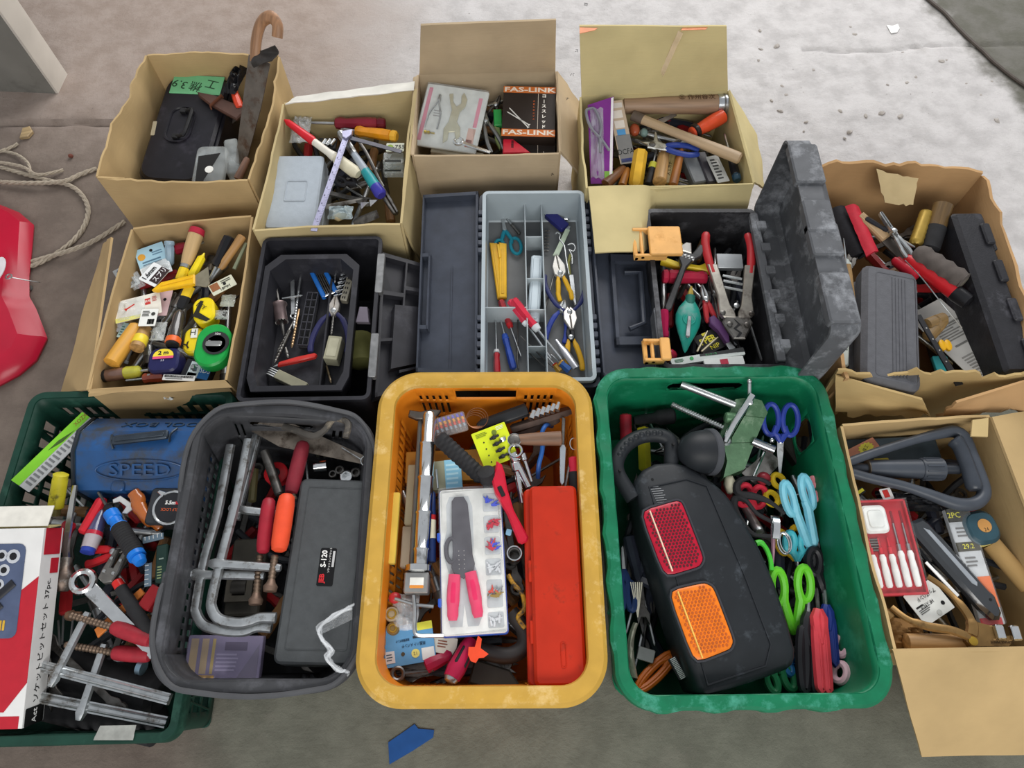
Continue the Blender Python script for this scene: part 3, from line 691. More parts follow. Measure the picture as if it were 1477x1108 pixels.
def tapem(label, pts, z, th, col, face=None, items=(), rnd=.45, name='tape_measure'):
    M, W, H = quad(pts, z); t = thing(name, label, 'tape measure', M); b = MB(); b.rbox(-W/2, W/2, -H/2, H/2, -th, 0, min(W, H)*rnd, .004, 7); part(t, 'case', b, plas(col, .3))
    if face: b = MB(); b.rbox(-W*.36, W*.36, -H*.36, H*.36, -.001, .0012, min(W, H)*.33, .0004, 7); part(t, 'face_label', b, plas(face, .35))
    printed(t, W, H, .0016, items)
    b = MB(); b.rbox(-W*.55, -W*.44, -H*.5, -H*.42, -th*.8, -th*.3, .001, .0005); part(t, 'tape_hook', b, STEEL)
    return t
def rough(label, name, cat, p, z, rx, ry, rz, m, seed=1, amp=.25):
    b = MB(); b.ball((0, 0, 0), 1, 1, 1, 12, 8)
    b.v = [V((v.x*rx, v.y*ry, v.z*rz))*(1+amp*nz(v.x*1.7+seed, v.y*1.7, v.z*1.7)) for v in b.v]
    return solo(name, label, cat, Matrix.Translation(at(p, z)), b, m)
# tools half buried in the lower layers: one of each kind, then copies
def protos():
    o = []
    def hide(t): t.matrix_world = Matrix.Translation((0, 0, -5)); return t
    M0 = Matrix.Translation((0, 0, 0)); n = 0
    def T(name, cat, segs):
        t = thing(name, 'unplaced', cat, M0, 'x')
        for s in segs: b = MB(); b.lathe(s[2], s[3]); part(t, s[0], b, s[1])
        return t
    o.append(T('file', 'file', [('handle', wood('8a6238', .6), grip(-.09, -.01, .012), 8), ('blade', DSTEEL, [(-.012, .004), (.0, .007), (.10, .006), (.11, .002)], 4)]))
    o.append(T('screwdriver', 'screwdriver', [('handle', plas('2c2f3a'), grip(-.09, -.0, .013), 8), ('shaft', STEEL, [(0, .003), (.11, .003), (.115, .001)], 6)]))
    o.append(T('socket_bar', 'wrench', [('bar', STEEL, [(-.11, .005), (-.1, .007), (.07, .007), (.072, .011), (.1, .011)], 10), ('socket', DSTEEL, [(.098, .012), (.118, .012), (.118, .008), (.1, .008)], 10)]))
    o.append(T('screwdriver', 'screwdriver', [('handle', plas('8d1f22'), grip(-.09, -.0, .012), 6), ('shaft', DSTEEL, [(0, .003), (.1, .003), (.105, .001)], 6)]))
    t = thing('wrench', 'unplaced', 'wrench', M0, 'x'); b = MB(); b.prism([(-.1, -.009), (-.1, .009), (-.085, .012), (-.07, .006), (.07, .006), (.085, .013), (.105, .011), (.09, .004), (.09, -.004), (.105, -.011), (.085, -.013), (.07, -.006), (-.07, -.006), (-.085, -.012)], -.003, .003, .001); part(t, 'shank', b, DSTEEL); b = MB(); b.ring((-.1, 0, 0), .010, .004, 14, 6); part(t, 'ring_head', b, DSTEEL); o.append(t)
    t = thing('pliers', 'unplaced', 'pliers', M0, 'x')
    for s in (1, -1):
        b = MB(); b.prism([(-.09, s*.001), (-.05, s*.012), (-.03, s*.01), (-.025, -s*.006), (-.05, s*.001)], -.005+s*.0005, .005+s*.0005, .001); part(t, 'jaw', b, DSTEEL)
        b = MB(); b.tube(smooth([(-.03, -s*.004, 0), (0, -s*.016, 0), (.05, -s*.022, 0), (.1, -s*.018, 0)], 3), .0065, 6); part(t, 'handle', b, plas('5a1b1d' if n else '26282c'))
    o.append(t)
    return o
PROTO = protos(); USED = set(); NAT = {'file': 'wood handled file', 'screwdriver': 'screwdriver', 'socket_bar': 'steel socket bar', 'wrench': 'dull steel wrench', 'pliers': 'dark handled pliers'}
def fill(quadpx, z, n, where, seed, z0=.03, kinds=None):
    r = random.Random(seed); a = [at(p, z) for p in quadpx]; lay = max(1, int(z/.035))
    for i in range(n):
        for _ in range(150):
            u, v = r.random(), r.random(); c = a[0].lerp(a[1], u).lerp(a[3].lerp(a[2], u), v); ang = r.uniform(0, math.pi*2); d = V((math.cos(ang), math.sin(ang), 0))
            ok = True
            for e in (c+d*.11, c-d*.11):
                for j in range(4):
                    p, q = a[j], a[(j+1) % 4]
                    if (q-p).cross(e-p).z > 0: ok = False
            if ok: break
        if not ok: continue
        zz = z-.012-(z-z0)*(i % 3)*.24; c = V((c.x, c.y, zz))
        k = r.choice(kinds) if kinds else r.randrange(len(PROTO)); P = PROTO[k]
        M = Matrix.Translation(c) @ Matrix.Rotation(ang, 4, 'Z') @ Matrix.Rotation(r.uniform(-.08, .08), 4, 'Y')
        lab = NAT[P.name.split('.')[0]]+' half buried among the tools in '+where; g = 'half buried '+{'wrench': 'wrenches', 'pliers': 'pliers'}.get(P.name.split('.')[0], P.name.split('.')[0].replace('_', ' ')+'s')+' in '+where
        if k in USED: o = copy_tree(P, M, lab)
        else: o = P; o.matrix_world = M; o['label'] = lab; USED.add(k)
        o['group'] = g
# ------------------------------------------------------------------ tool boxes in the middle row
NAVY = mat('3a3f4a', .42, 0, .15, 30, .06, wear='3a3e48', wa=.25, wsc=10)
BLK = mat('2a2a2f', .45, 0, .15, 30, .06, wear='3c3c42', wa=.3, wsc=12)
def openbox(t, x0, x1, y0, y1, z0, z1, m, th=.004, r=.012, base=True, name='body', lipw=.004):
    """open tray as one shell: outside, lip and inside"""
    def R(d, z): return [(x, y, z) for x, y in rrect(x0+d, x1-d, y0+d, y1-d, max(r-d, .002), 4)]
    b = MB(); b.loft([R(.004, z0), R(0, z0+.01), R(0, z1-.012), R(-lipw, z1-.010), R(-lipw, z1), R(th, z1), R(th, z0+th+.004), R(th+.004, z0+th)]); return part(t, name, b, m)
# black tool box with lift-out tray
M, W, H = quad([(378, 345), (543, 343), (538, 573), (347, 577)], .262); M = Matrix.Translation((0, 0, -.25)) @ M
t8 = thing('tool_box', 'black plastic tool box with an open side lid and a tray of drill bits', 'tool box', M)
openbox(t8, -W/2, W/2, -H/2, H/2, 0, .25, BLK)
TW, TH = W*.40, H*.42; tx = -.012
tr8 = None
def R8(d, z, c=.03): 
    x0, x1, y0, y1 = tx-TW+d, tx+TW-d-.012, -TH+d-.004, TH-d-.012
    return [(x1, y1-c, z), (x1-c, y1, z), (x0+c, y1, z), (x0, y1-c, z), (x0, y0+c, z), (x0+c*.4, y0, z), (x1-c*.4, y0, z), (x1, y0+c, z)]
b = MB(); b.loft([R8(.008, .165), R8(0, .236), R8(-.006, .236), R8(-.006, .242), R8(.006, .242), R8(.014, .172)]); part(t8, 'lift_out_tray', b, BLK, ang=30)
b = MB(); b.rbox(.012, .017, -TH+.02, TH-.04, .17, .20, .001, .001); part(t8, 'divider', b, BLK)
for y0 in (-.15, .05):
    b = MB(); b.rbox(W/2-.004, W/2+.012, y0, y0+.10, .238, .252, .003, .001); part(t8, 'hinge', b, mat('7e7f80', .4, .5, .25, 60))
for i in range(6):
    b = MB(); b.rbox(-W/2-.008, -W/2+.004, -.17+i*.06, -.145+i*.06, .19, .243, .003, .001); part(t8, 'lug', b, BLK)
Mi = M.inverted()
p = [Mi @ at(q, zz) for q, zz in (((549, 368), .235), ((633, 392), .17), ((612, 552), .17), ((538, 577), .235))]
e1, e2 = (p[1]-p[0]), (p[3]-p[0]); nn = e2.cross(e1).normalized()
def lidpt(u, v, d): return p[0].lerp(p[1], u).lerp(p[3].lerp(p[2], u), v)+nn*d
def lidbox(u0, u1, v0, v1, d0, d1, name):
    b = MB(); b.loft([[lidpt(u, v, d) for u, v in ((u0, v0), (u1, v0), (u1, v1), (u0, v1))] for d in (d0, d1)]); part(t8, name, b, BLK)
lidbox(0, 1, 0, 1, -.014, -.004, 'lid')
for q in ((0, 1, 0, .03), (0, 1, .97, 1), (.96, 1, 0, 1), (0, .05, 0, 1), (.4, .43, .03, .45), (.05, .4, .28, .31), (.43, .95, .22, .25), (.05, .3, .62, .64), (.43, .95, .86, .88)): lidbox(*q, -.004, .012, 'rib')
lidbox(.26, .92, .38, .84, -.004, .014, 'organiser_cover')
# centre organiser with two wing lids
M, W, H = quad([(700, 279), (836, 277), (862, 548), (694, 548)], .25); Mc = Matrix.Translation((0, 0, -.25)) @ M
t9 = thing('tool_box', 'navy tool box with two open wing lids and a translucent grey organiser tray', 'tool box', Mc)
openbox(t9, -W/2-.008, W/2+.008, -H/2-.006, H/2+.008, 0, .235, NAVY)
TRAY = mat('8f969b', .3, 0, .05, 30)
openbox(t9, -W/2, W/2, -H/2, H/2, .150, .252, mat('9faab0', .35, 0, .03), .004, .01, name='organiser_tray')
b = MB(); b.rbox(-W/2+.004, W/2-.004, -H/2+.004, H/2-.004, .151, .155, .008, .001); part(t9, 'tray_floor', b, mat('6d6f70', .45, 0, .12, 25))
DIV = mat('a9b2b6', .35, 0, .03)
def dv(x0, x1, y0, y1, h=.215): b = MB(); b.rbox(x0, x1, y0, y1, .153, h, .0006, .0005); part(t9, 'divider', b, DIV)
xa, xb = -W*.085, W*.09
dv(xa-.0012, xa+.0012, -H/2, H/2); dv(xb-.0012, xb+.0012, -H/2, H/2); dv(-W/2, xa, -H*.10, -H*.095)
for f in (.31, .07, -.10, -.29, -.42): dv(xa, xb, H*f, H*f+.0024, .205)
Mi9 = Mc.inverted()
def wing(pts, zs, sgn, label):
    p = [Mi9 @ at(q, z) for q, z in zip(pts, zs)]; nn = (p[1]-p[0]).cross(p[3]-p[0]).normalized()*-1
    def P(u, v, d): return p[0].lerp(p[1], u).lerp(p[3].lerp(p[2], u), v)+nn*d
    def bx(u0, u1, v0, v1, d0, d1, name, par): b = MB(); b.loft([[P(u, v, d) for u, v in ((u0, v0), (u1, v0), (u1, v1), (u0, v1))] for d in (d0, d1)]); return part(par, name, b, NAVY)
    lid = bx(0, 1, 0, 1, -.012, -.006, 'lid', t9)
    for q in ((0, 1, 0, .02), (0, 1, .98, 1), (0, .03, 0, 1), (.96, 1, 0, 1)): bx(*q, -.006, .012, 'lid_rim', lid)
    return P, bx, lid
P, bx, lid = wing([(612, 286), (691, 281), (690, 545), (602, 540)], [.215, .235, .235, .215], 1, '')
bx(.0, .16, .36, .38, -.006, .011, 'rib', lid); bx(.14, .17, .36, .78, -.006, .011, 'rib', lid); bx(0, .16, .76, .78, -.006, .011, 'rib', lid); bx(.52, .54, .42, .97, -.006, -.003, 'rib', lid)
P2, bx2, lid2 = wing([(846, 280), (935, 285), (944, 545), (868, 548)], [.235, .20, .20, .235], -1, '')
b = MB()
for u0, u1, v0, v1 in ((.30, .98, .36, .40), (.30, .98, .80, .84), (.30, .36, .36, .84)): b.loft([[P2(u, v, d) for u, v in ((u0, v0), (u1, v0), (u1, v1), (u0, v1))] for d in (-.006, .006)])
part(lid2, 'handle_recess', b, NAVY)
b = MB(); b.tube([P2(.52, .46, .004), P2(.78, .47, .012), P2(.80, .74, .012), P2(.56, .76, .004)], .006, 8); part(t9, 'carry_handle', b, NAVY)
for sx in (-1, 1):
    b = MB()
    for v0 in ((-.04, .10), (-.22, .0)):
        for i in range(6 if v0[0] > -.1 else 7): b.T = Matrix.Translation((sx*(W/2+.007), (.08 if v0[0] > -.1 else -.22)+i*.021, .247)); b.rbox(-.006, .006, -.006, .006, -.012, .004, .002, .001)
    b.T = Matrix(); part(t9, 'hinge_knuckles', b, NAVY)['kind'] = 'stuff'
# grey-black tool box with lid standing open
M, W, H = quad([(945, 304), (1095, 304), (1122, 528), (945, 528)], .265); Mt = Matrix.Translation((0, 0, -.265)) @ M
t10 = thing('tool_box', 'scuffed black tool box with orange latches and a grey lid standing open', 'tool box', Mt)
GREYB = mat('54565a', .6, 0, .15, 30, .1, wear='8a8d92', wa=.5, wsc=16)
openbox(t10, -W/2, W/2, -H/2, H/2, 0, .265, mat('2a2a2d', .5, 0, .18, 24, .08, wear='55565a', wa=.45, wsc=14), .005, .012, lipw=.005)
b = MB(); b.rbox(W/2-.012, W/2+.006, -H/2+.01, H/2-.01, .255, .270, .004, .002); part(t10, 'rim_ledge', b, GREYB)
def latch(y0, y1, x, big):
    OR = mat('dba45c', .45, 0, .08, 30, wear='c48a3e', wa=.3)
    b = MB(); b.rbox(x-.008, x+.062 if big else x+.012, y0, y1, .276, .286, .004, .002); l = part(t10, 'latch', b, OR)
    for yy in (y0, y1-.006): b = MB(); b.rbox(x-.04, x+.03 if big else x, yy, yy+.006, .262, .280, .002, .001); part(l, 'latch_arm', b, OR)
    b = MB(); b.tube([(x-.036, y0, .268), (x-.036, y1, .268)], .005, 8); part(l, 'latch_bar', b, OR)
    b = MB(); b.tube([(x-.022, y0, .272), (x-.022, y1, .272)], .004, 6); part(l, 'latch_bar', b, OR)
latch(H/2-.135, H/2-.060, -W/2, True); latch(-H/2+.005, -H/2+.055, -W/2, False)
b = MB(); b.rbox(-W/2-.008, -W/2+.002, -H/2+.02, -H/2+.14, .22, .262, .003, .001); part(t10, 'hinge_plate', b, GREYB)
# its lid: shallow shell, open towards the left
x0 = W/2+.012; zb, zt = .235, .455
b = MB()
def LR(d, x, zo=0): return [(x, y, z) for y, z in rrect(-H/2-.035+d, H/2+.03-d, zb+d, zt-d, .02, 3)]
b.loft([LR(0, x0+.0), LR(0, x0+.045), LR(.014, x0+.062)][::-1]+[LR(.004, x0), LR(.004, x0+.042), LR(.012, x0+.052)])
ld = part(t10, 'lid', b, GREYB)
for i, (ya, yb) in enumerate(((-H/2-.02, -H/2+.085), (-H/2+.125, -H/2+.2), (-.02, .055), (.1, .20))):
    b = MB(); b.rbox(x0-.004, x0+.05+.004*(i % 2), ya, yb, zt-.012, zt+.010-.003*(i % 2), .006, .003); part(ld, 'lid_boss', b, GREYB)
for i in range(6): b = MB(); b.rbox(W/2-.002, x0+.006, -.16+i*.06, -.14+i*.06, .24, .275, .002, .001); part(t10, 'hinge', b, GREYB)
# ------------------------------------------------------------------ far left box: black case, saw
Q1 = [(225, 105), (385, 105), (340, 250), (160, 248)]
M, W, H = quad([k1(412, 345), k1(770, 362), k1(600, 945), k1(222, 928)], [.215, .215, .19, .19])
t = thing('instrument_case', 'black hard case with green tape and a folded handle in the far left box', 'case', M)
CM = mat('1b1a20', .38, 0, .2, 25, .05, wear='34313a', wa=.3, wsc=8)
b = MB(); b.rbox(-W/2, W/2, -H/2, H/2, -.16, -.012, .05, .004, 6); b.rbox(-W/2+.006, W/2-.006, -H/2+.006, H/2-.006, -.014, 0, .045, .01, 6); part(t, 'case_shell', b, CM)
b = MB(); b.T = Matrix.Translation((-.012, .004, 0)); o = rrect(-.034, .034, -.058, .058, .03, 6)
b.loft([[(x, y, z) for x, y in inset(o, d)] for d, z in ((0, -.001), (0, .004), (.004, .004), (.006, .001))], cap0=False, cap1=False); part(t, 'recess_rim', b, CM)
b = MB(); b.tube(smooth([(-.008, .044, .004), (.008, .044, .010), (.014, .038, .012), (.012, -.030, .012), (.005, -.038, .010), (-.012, -.038, .004)], 4), .0045, 8); h = part(t, 'carry_handle', b, BLACK)
for y in (.044, -.038): b = MB(); b.rbox(-.02, -.004, y-.007, y+.007, 0, .009, .003, .001); part(h, 'handle_lug', b, BLACK)
b = MB(); b.rbox(-W/2+.022, W/2-.022, H/2-.072, H/2-.010, 0, .0012, .002, .0003); part(t, 'green_tape', b, mat('72ba86', .5, 0, .05))
for s_, x, y in (('3.9', -.045, H/2-.040), ('樵', -.002, H/2-.045), ('工', .038, H/2-.036)): text(t, s_, x, y, .0016, .034, mat('2b4a34', .6), math.pi*.93)
b = MB(); b.T = Matrix.Translation((-W/2+.012, -.01, .0)) @ Matrix.Rotation(.1, 4, 'Z'); b.rbox(-.005, .005, -.025, .02, 0, .001, .002, .0003); part(t, 'paint_chip', b, mat('9a9078', .7))
# hand saw standing against the side
M, L = fr(k1(800, 850), k1(868, 262), .17, .38)
t = thing('hand_saw', 'old hand saw with a hooked wooden grip leaning out of the far left box', 'saw', M)
b = MB(); b.prism([(0, .016), (L, .012), (L, -.050), (L*.6, -.040), (0, -.014)], -.0012, .0012); part(t, 'blade', b, mat('6f675f', .45, .7, .2, 30, wear='5a4537', wa=.45))
b = MB(); b.tube(smooth([(L-.01, -.008, 0), (L+.035, -.004, 0), (L+.075, -.012, 0), (L+.095, -.035, 0), (L+.085, -.056, 0), (L+.06, -.060, 0)], 5), [.013]*12+[.014]*6+[.013]*8, 10, flat=.8); part(t, 'handle', b, wood('a77b58', .5))
b = MB(); b.patch(lambda u, v: (L-.02+.035*u+.03*v, -.012-.055*v, .006+.010*math.sin(5*u+2*v)), 8, 8, .003); part(t, 'leather_wrap', b, mat('3b3836', .7, 0, .25))
t = bag('plastic_bag', 'crumpled black plastic bag behind the saw in the far left box', k1(775, 390), .235, .035, .10, .02, mat('17171a', .2, 0, .2), 5, -.2)
drv('knife with a red orange grip beside the black plastic bag', k1(800, 545), k1(745, 390), .215, .235, 'd0442a', .8, .011, .003, cat='knife', name='utility_knife')
M, L = fr(k1(570, 470), k1(810, 590), .215, .21)
t = thing('knife_sheath', 'brown leather knife sheath lying across the black case', 'sheath', M)
b = MB(); b.prism([(0, .004), (L*.3, .018), (L, .026), (L, -.018), (L*.4, -.014), (L*.1, -.006)], 0, .010, .003); part(t, 'leather_body', b, mat('4a3128', .5, 0, .25, 30))
b = MB(); b.tube([(L*.45, -.02, .005), (L*.45, -.02, .013), (L*.45, .022, .013), (L*.45, .022, .005)], .006, 6, flat=.4); part(t, 'belt_loop', b, mat('6b4433', .45, 0, .2))
CL = clear('dfe6e6', .34, .12)
M, W, H = quad([k1(535, 745), k1(690, 745), k1(745, 935), k1(572, 938)], [.225, .225, .215, .215])
t = thing('bit_case', 'clear drill bit case with a black and red label before the black case', 'case', M)
b = MB(); b.rbox(-W/2, W/2, -H/2, H/2, -.018, 0, .014, .003, 5); part(t, 'clear_shell', b, CL)
printed(t, W, H, .0004, [('p', [(-.4, .22), (.3, .3), (-.12, -.45), (-.36, -.45)], '1c1b1b'), ('r', -.36, .12, .08, .19, 'c73a36'), ('r', -.34, .02, .04, .08, 'b5305a'), ('c', .02, -.13, .09, 'f0f0ea'), ('r', -.33, -.2, -.08, -.12, 'd9b23a'), ('r', -.31, -.36, -.12, -.28, 'd9b23a'), ('p', [(.1, -.48), (.45, -.42), (.45, -.48), (.1, -.5)], '222222')])
M, W, H = quad([k1(690, 705), k1(775, 700), k1(800, 870), k1(745, 890)], .205); b = MB(); b.rbox(-W/2, W/2, -H/2, H/2, -.03, 0, .006, .003)
solo('clear_case', 'empty clear plastic case behind the labelled bit case', 'case', M, b, CL)
rodt('wooden_tool', 'slim wooden handle end beside the bit case in the far left box', 'handle', k1(785, 920), k1(840, 805), .20, .22, [('handle', wood('8c6a58'), [(0, .004), (.02, .010), (.9, .008), (1, .006)], 10)])
fill(Q1, .17, 12, 'the far left box', 11)
# ------------------------------------------------------------------ second box
Q2 = [(415, 165), (585, 150), (568, 315), (385, 322)]
GY = mat('a2abb4', .5, 0, .05, 60, .12)
t, W, H = kase('tool_case', 'plain grey plastic case with a square recess in the yellowish box', [k2(170, 484), k2(472, 484), k2(386, 935), k2(76, 938)], [.245, .245, .235, .235], .10, GY, r=.01)
b = MB(); b.loft([[(x, y, z) for x, y in rrect(-.022+d, .028-d, -.03+d, .03-d, .003, 2)] for d, z in ((0, .0005), (.0005, .0016), (.002, .0016), (.0026, .0005))], cap0=False, cap1=False); part(t, 'recess_frame', b, GY)
rodt('pruning_saw', 'folding tool with a red and white handle lying over the grey case', 'saw', k2(215, 268), k2(668, 605), .265, .235, [('red_grip', plas('c8232f'), [(0, .002), (.05, .008), (.38, .011), (.41, .009)], 10), ('white_neck', plas('dcd8cc'), [(.40, .009), (.6, .009), (.68, .012), (.70, .008)], 10), ('cream_grip', mat('cfc9b0', .35), [(.69, .007), (.72, .014), (.95, .015), (1, .010)], 12)])
AL = mat('a7a6c0', .3, .7, .12, 50)
M, L = fr(k2(592, 372), k2(392, 952), .262, .278)
t = thing('steel_square', 'metal set square with a long lilac grey ruler blade across the yellowish box', 'ruler', M)
b = MB(); b.prism([(-.004, -.006), (-.004, .008), (L, .008), (L, -.006)], -.001, .001); part(t, 'ruler_blade', b, AL)
b = MB()
for i in range(60): b.rbox(.006+i*L/62, .0066+i*L/62, .008-(.008 if i % 5 == 0 else .004), .0078, .001, .0013, .0001, .00005, 1)
part(t, 'scale_marks', b, mat('3c3b50', .5))['kind'] = 'stuff'
for i in range(1, 12): text(t, str(i), i*L/12.4, -.002, .0012, .007, mat('3c3b50', .5), -math.pi/2)
Mi = M.inverted(); e = Mi @ at(k2(935, 465), .252); d = (V((e.x, e.y, e.z))).normalized()
b = MB(); b.T = frame(V((0, 0, 0)), e, V((0, 0, 1))); b.rbox(0, e.length, -.006, .006, -.001, .001, .001, .0004); sa = part(t, 'short_arm', b, mat('3f3f46', .4, .6, .2))
b = MB(); b.prism([(-.012, -.012), (-.022, .012), (-.004, .014), (.012, .004), (.006, -.006)], -.004, .006, .001); part(t, 'corner_plate', b, AL)
drv('screwdriver with a maroon handle along the rear of the yellowish box', k2(838, 296), k2(372, 285), .225, .235, '7a1e2c', .68, .016, .0035, cap='5e1422')
drv('screwdriver with a clear amber handle beside the maroon one', k2(908, 372), k2(560, 322), .235, .225, 'd9951e', .74, .014, .0035, cap='e0a838', hm=mat('d58a14', .12, 0, .15, 40, coat=.5))
card('label_pack', 'small pack labelled 755 at the right of the yellowish box', 'packet', [k2(838, 412), k2(950, 408), k2(950, 462), k2(842, 460)], .235, 'd9dcc8', [('c', -.28, 0, .28, '8fae3a'), ('t', '-755', .2, 0, .62, '1d1d1d')])
for i, (y0, y1) in enumerate(((465, 535), (540, 590))):
    M, W, H = quad([k2(822, y0), k2(945, y0), k2(945, y1), k2(818, y1)], .222-.02*i); b = MB(); b.rbox(-W/2, W/2, -H/2, H/2, -.02, 0, .004, .002)
    t = thing('blade_case', ('upper' if not i else 'lower')+' clear blade case under the 755 label pack', 'case', M); part(t, 'clear_shell', b, clear('c9d2d0', .4)); printed(t, W, H, .0004, [('r', -.4, -.42, .4, -.2, '30332f'), ('p', [(-.35, .3), (-.05, .3), (-.2, -.1)], 'b5bab6')])
bag('plastic_bag', 'clear plastic bag bunched up in the rear corner of the yellowish box', k2(315, 330), .235, .045, .085, .02, seed=3)
b = MB(); M, W, H = quad([k2(410, 370), k2(535, 372), k2(525, 440), k2(420, 440)], .225)
t = thing('socket_set', 'three small chrome sockets in a black holder in the yellowish box', 'socket set', M); b.rbox(-W/2, W/2, -H/2, H/2, -.012, -.003, .003, .002); part(t, 'holder', b, BLACK)
for i in range(3): b = MB(); b.T = Matrix.Translation((-.006+i*.011, 0, 0)) @ Matrix.Rotation(1.2, 4, 'Z'); b.lathe([(-.012, .003), (-.011, .005), (.008, .005), (.011, .002)], 10); part(t, 'socket', b, CHROME)
rodt('scraper', 'grey and teal handled scraper with a purple end under the steel square', 'scraper', k2(555, 345), k2(812, 735), .25, .225, [('shank', STEEL, [(0, .008), (.05, .011), (.35, .009)], 8), ('grey_grip', plas('9aa3ae'), [(.34, .008), (.5, .010), (.62, .011)], 10), ('teal_grip', plas('2a9097'), [(.615, .0115), (.72, .013), (.86, .0135)], 10), ('purple_end', plas('3d3a9c'), [(.855, .0137), (.97, .015), (1, .011)], 10)])
pliers('long steel pliers with bare curved handles in the yellowish box', k2(905, 850), k2(640, 420), .20, .225, '6d6a68', sp=.07, jl=.35, gr=.0045, bare=True, jw=.05)
scis('black ringed scissors under the steel square', k2(690, 690), k2(565, 600), .215, .215, '222226', piv=.3, rw=.20, rl=.26, sp=.24, tr=.005)
bag('plastic_bag', 'bluish plastic bag with a cream plug at the front of the yellowish box', k2(560, 840), .215, .055, .038, .014, clear('cfe0e6', .45), 8)
rough('cream plug in the bluish plastic bag', 'rubber_plug', 'plug', k2(545, 865), .214, .012, .01, .008, mat('d8cdb0', .6), 3, .2)
rodt('chisel', 'short dark chisel with a flat steel end at the front of the yellowish box', 'chisel', k2(640, 905), k2(790, 845), .205, .215, [('shank', DSTEEL, [(0, .006), (.1, .012), (.7, .013), (1, .012)], 4, .6)])
for i, (x, y) in enumerate(((700, 790), (755, 775))):
    plate('triangular_cutter', 'shiny triangular spare blade, '+('left' if not i else 'right')+' of the pair in the yellowish box', 'blade', k2(x-25, y), k2(x+22, y+6), .215, .22, [('blade', CHROME, [(0, .3), (1, .5), (.6, -.6)], 0, .001)])
fill(Q2, .20, 24, 'the yellowish box', 12)
# ------------------------------------------------------------------ third box
Q3 = [(612, 125), (795, 122), (798, 212), (606, 215)]
M, W, H = quad([k3(78, 408), k3(470, 470), k3(432, 850), k3(60, 795)], [.275, .27, .235, .235])
t = thing('spanner_set', 'clear packet with a double ended spanner plate and pliers on white card', 'packet', M)
b = MB(); b.rbox(-W/2, W/2, -H/2, H/2, -.014, -.008, .004, .001); part(t, 'backing_card', b, mat('cfd2ce', .6))
printed(t, W, H, -.0078, [('r', -.46, -.42, -.40, .44, 'd9879c'), ('r', .36, -.10, .42, .38, 'd9879c'), ('r', .3, -.42, .42, -.12, 'cfa89a'), ('r', .3, -.42, .4, -.3, 'c65a40'), ('lines', -.3, -.02, -.14, .1, 3, '9a9a98')])
for i, c_ in enumerate('両口スパナセット'): text(t, c_, .27, .38-i*.07, -.0072+H*0, .011, INK)
S2 = mat('c9c6ac', .35, .6, .1, 60)
sp_ = [(-.10, .36), (-.05, .22), (.0, .12), (-.01, -.08), (-.06, -.2), (-.02, -.42), (.04, -.36), (.03, -.24), (.12, -.22), (.17, -.34), (.22, -.28), (.19, -.14), (.12, -.06), (.13, .1), (.2, .2), (.2, .32), (.13, .42), (.1, .36), (.12, .24), (.06, .18), (-.01, .25), (-.04, .38)]
b = MB(); b.prism([((x-.02)*W, y*H) for x, y in sp_], -.007, -.004, .0008); part(t, 'spanner_plate', b, S2)
for s in (1, -1): b = MB(); b.tube(smooth([(-.26*W, .32*H, -.004), ((-.26+.015*s)*W, .2*H, -.004), ((-.27+.09*s)*W, 0, -.004), ((-.28+.1*s)*W, -.22*H, -.004)], 4), [.0035]*4+[.002]*9, 6); part(t, 'puller_arm', b, STEEL)
for i in range(2): b = MB(); b.T = Matrix.Translation((-.34*W+.008*i, -.3*H, -.003)); b.lathe([(-.004, .004), (.002, .004), (.002, .002), (.014, .002)], 8); part(t, 'bolt', b, mat('b9a24a', .3, .8))
b = MB(); b.rbox(-W/2, W/2, -H/2, H/2, -.0075, 0, .004, .002); part(t, 'clear_cover', b, clear('e6ecee', .16, .1))
wrench('chrome ring spanner under the spanner packet', k3(275, 775), k3(500, 855), .232, .232, ring=.13, w=.1, openend=False)
M, W, H = quad([k3(140, 806), k3(455, 858), k3(455, 885), k3(130, 850)], .22); b = MB(); b.rbox(-W/2, W/2, -H/2, H/2, -.05, 0, .003, .002); solo('small_box', 'flat grey beige box under the spanner packet', 'box', M, b, mat('a89f8a', .6))
pliers('bare steel water pump pliers beside the screw boxes', k3(430, 565), k3(545, 845), .24, .215, '8b8c8b', sp=.12, jl=.35, gr=.0055, bare=True, jw=.09, mcol=mat('8d8e8c', .35, .85, .2, 50))
pliers('second pair of steel pliers, upright behind the water pump pliers', k3(560, 505), k3(470, 700), .235, .21, '77787a', sp=.16, jl=.3, gr=.0045, bare=True)
plate('level', 'green plastic gauge wedged beside the upper screw box', 'gauge', k3(543, 590), k3(548, 690), .235, .225, [('body', plas('2f9a4a'), [(0, -.22), (0, .22), (1, .22), (1, -.22)], -.01, .004, .002)])
plate('knife', 'olive green folding knife standing by the screw boxes', 'knife', k3(535, 690), k3(560, 835), .222, .21, [('body', plas('7d8a56'), [(0, -.08), (.1, .12), (.9, .15), (1, -.02), (.6, -.12)], -.008, .004, .002)])
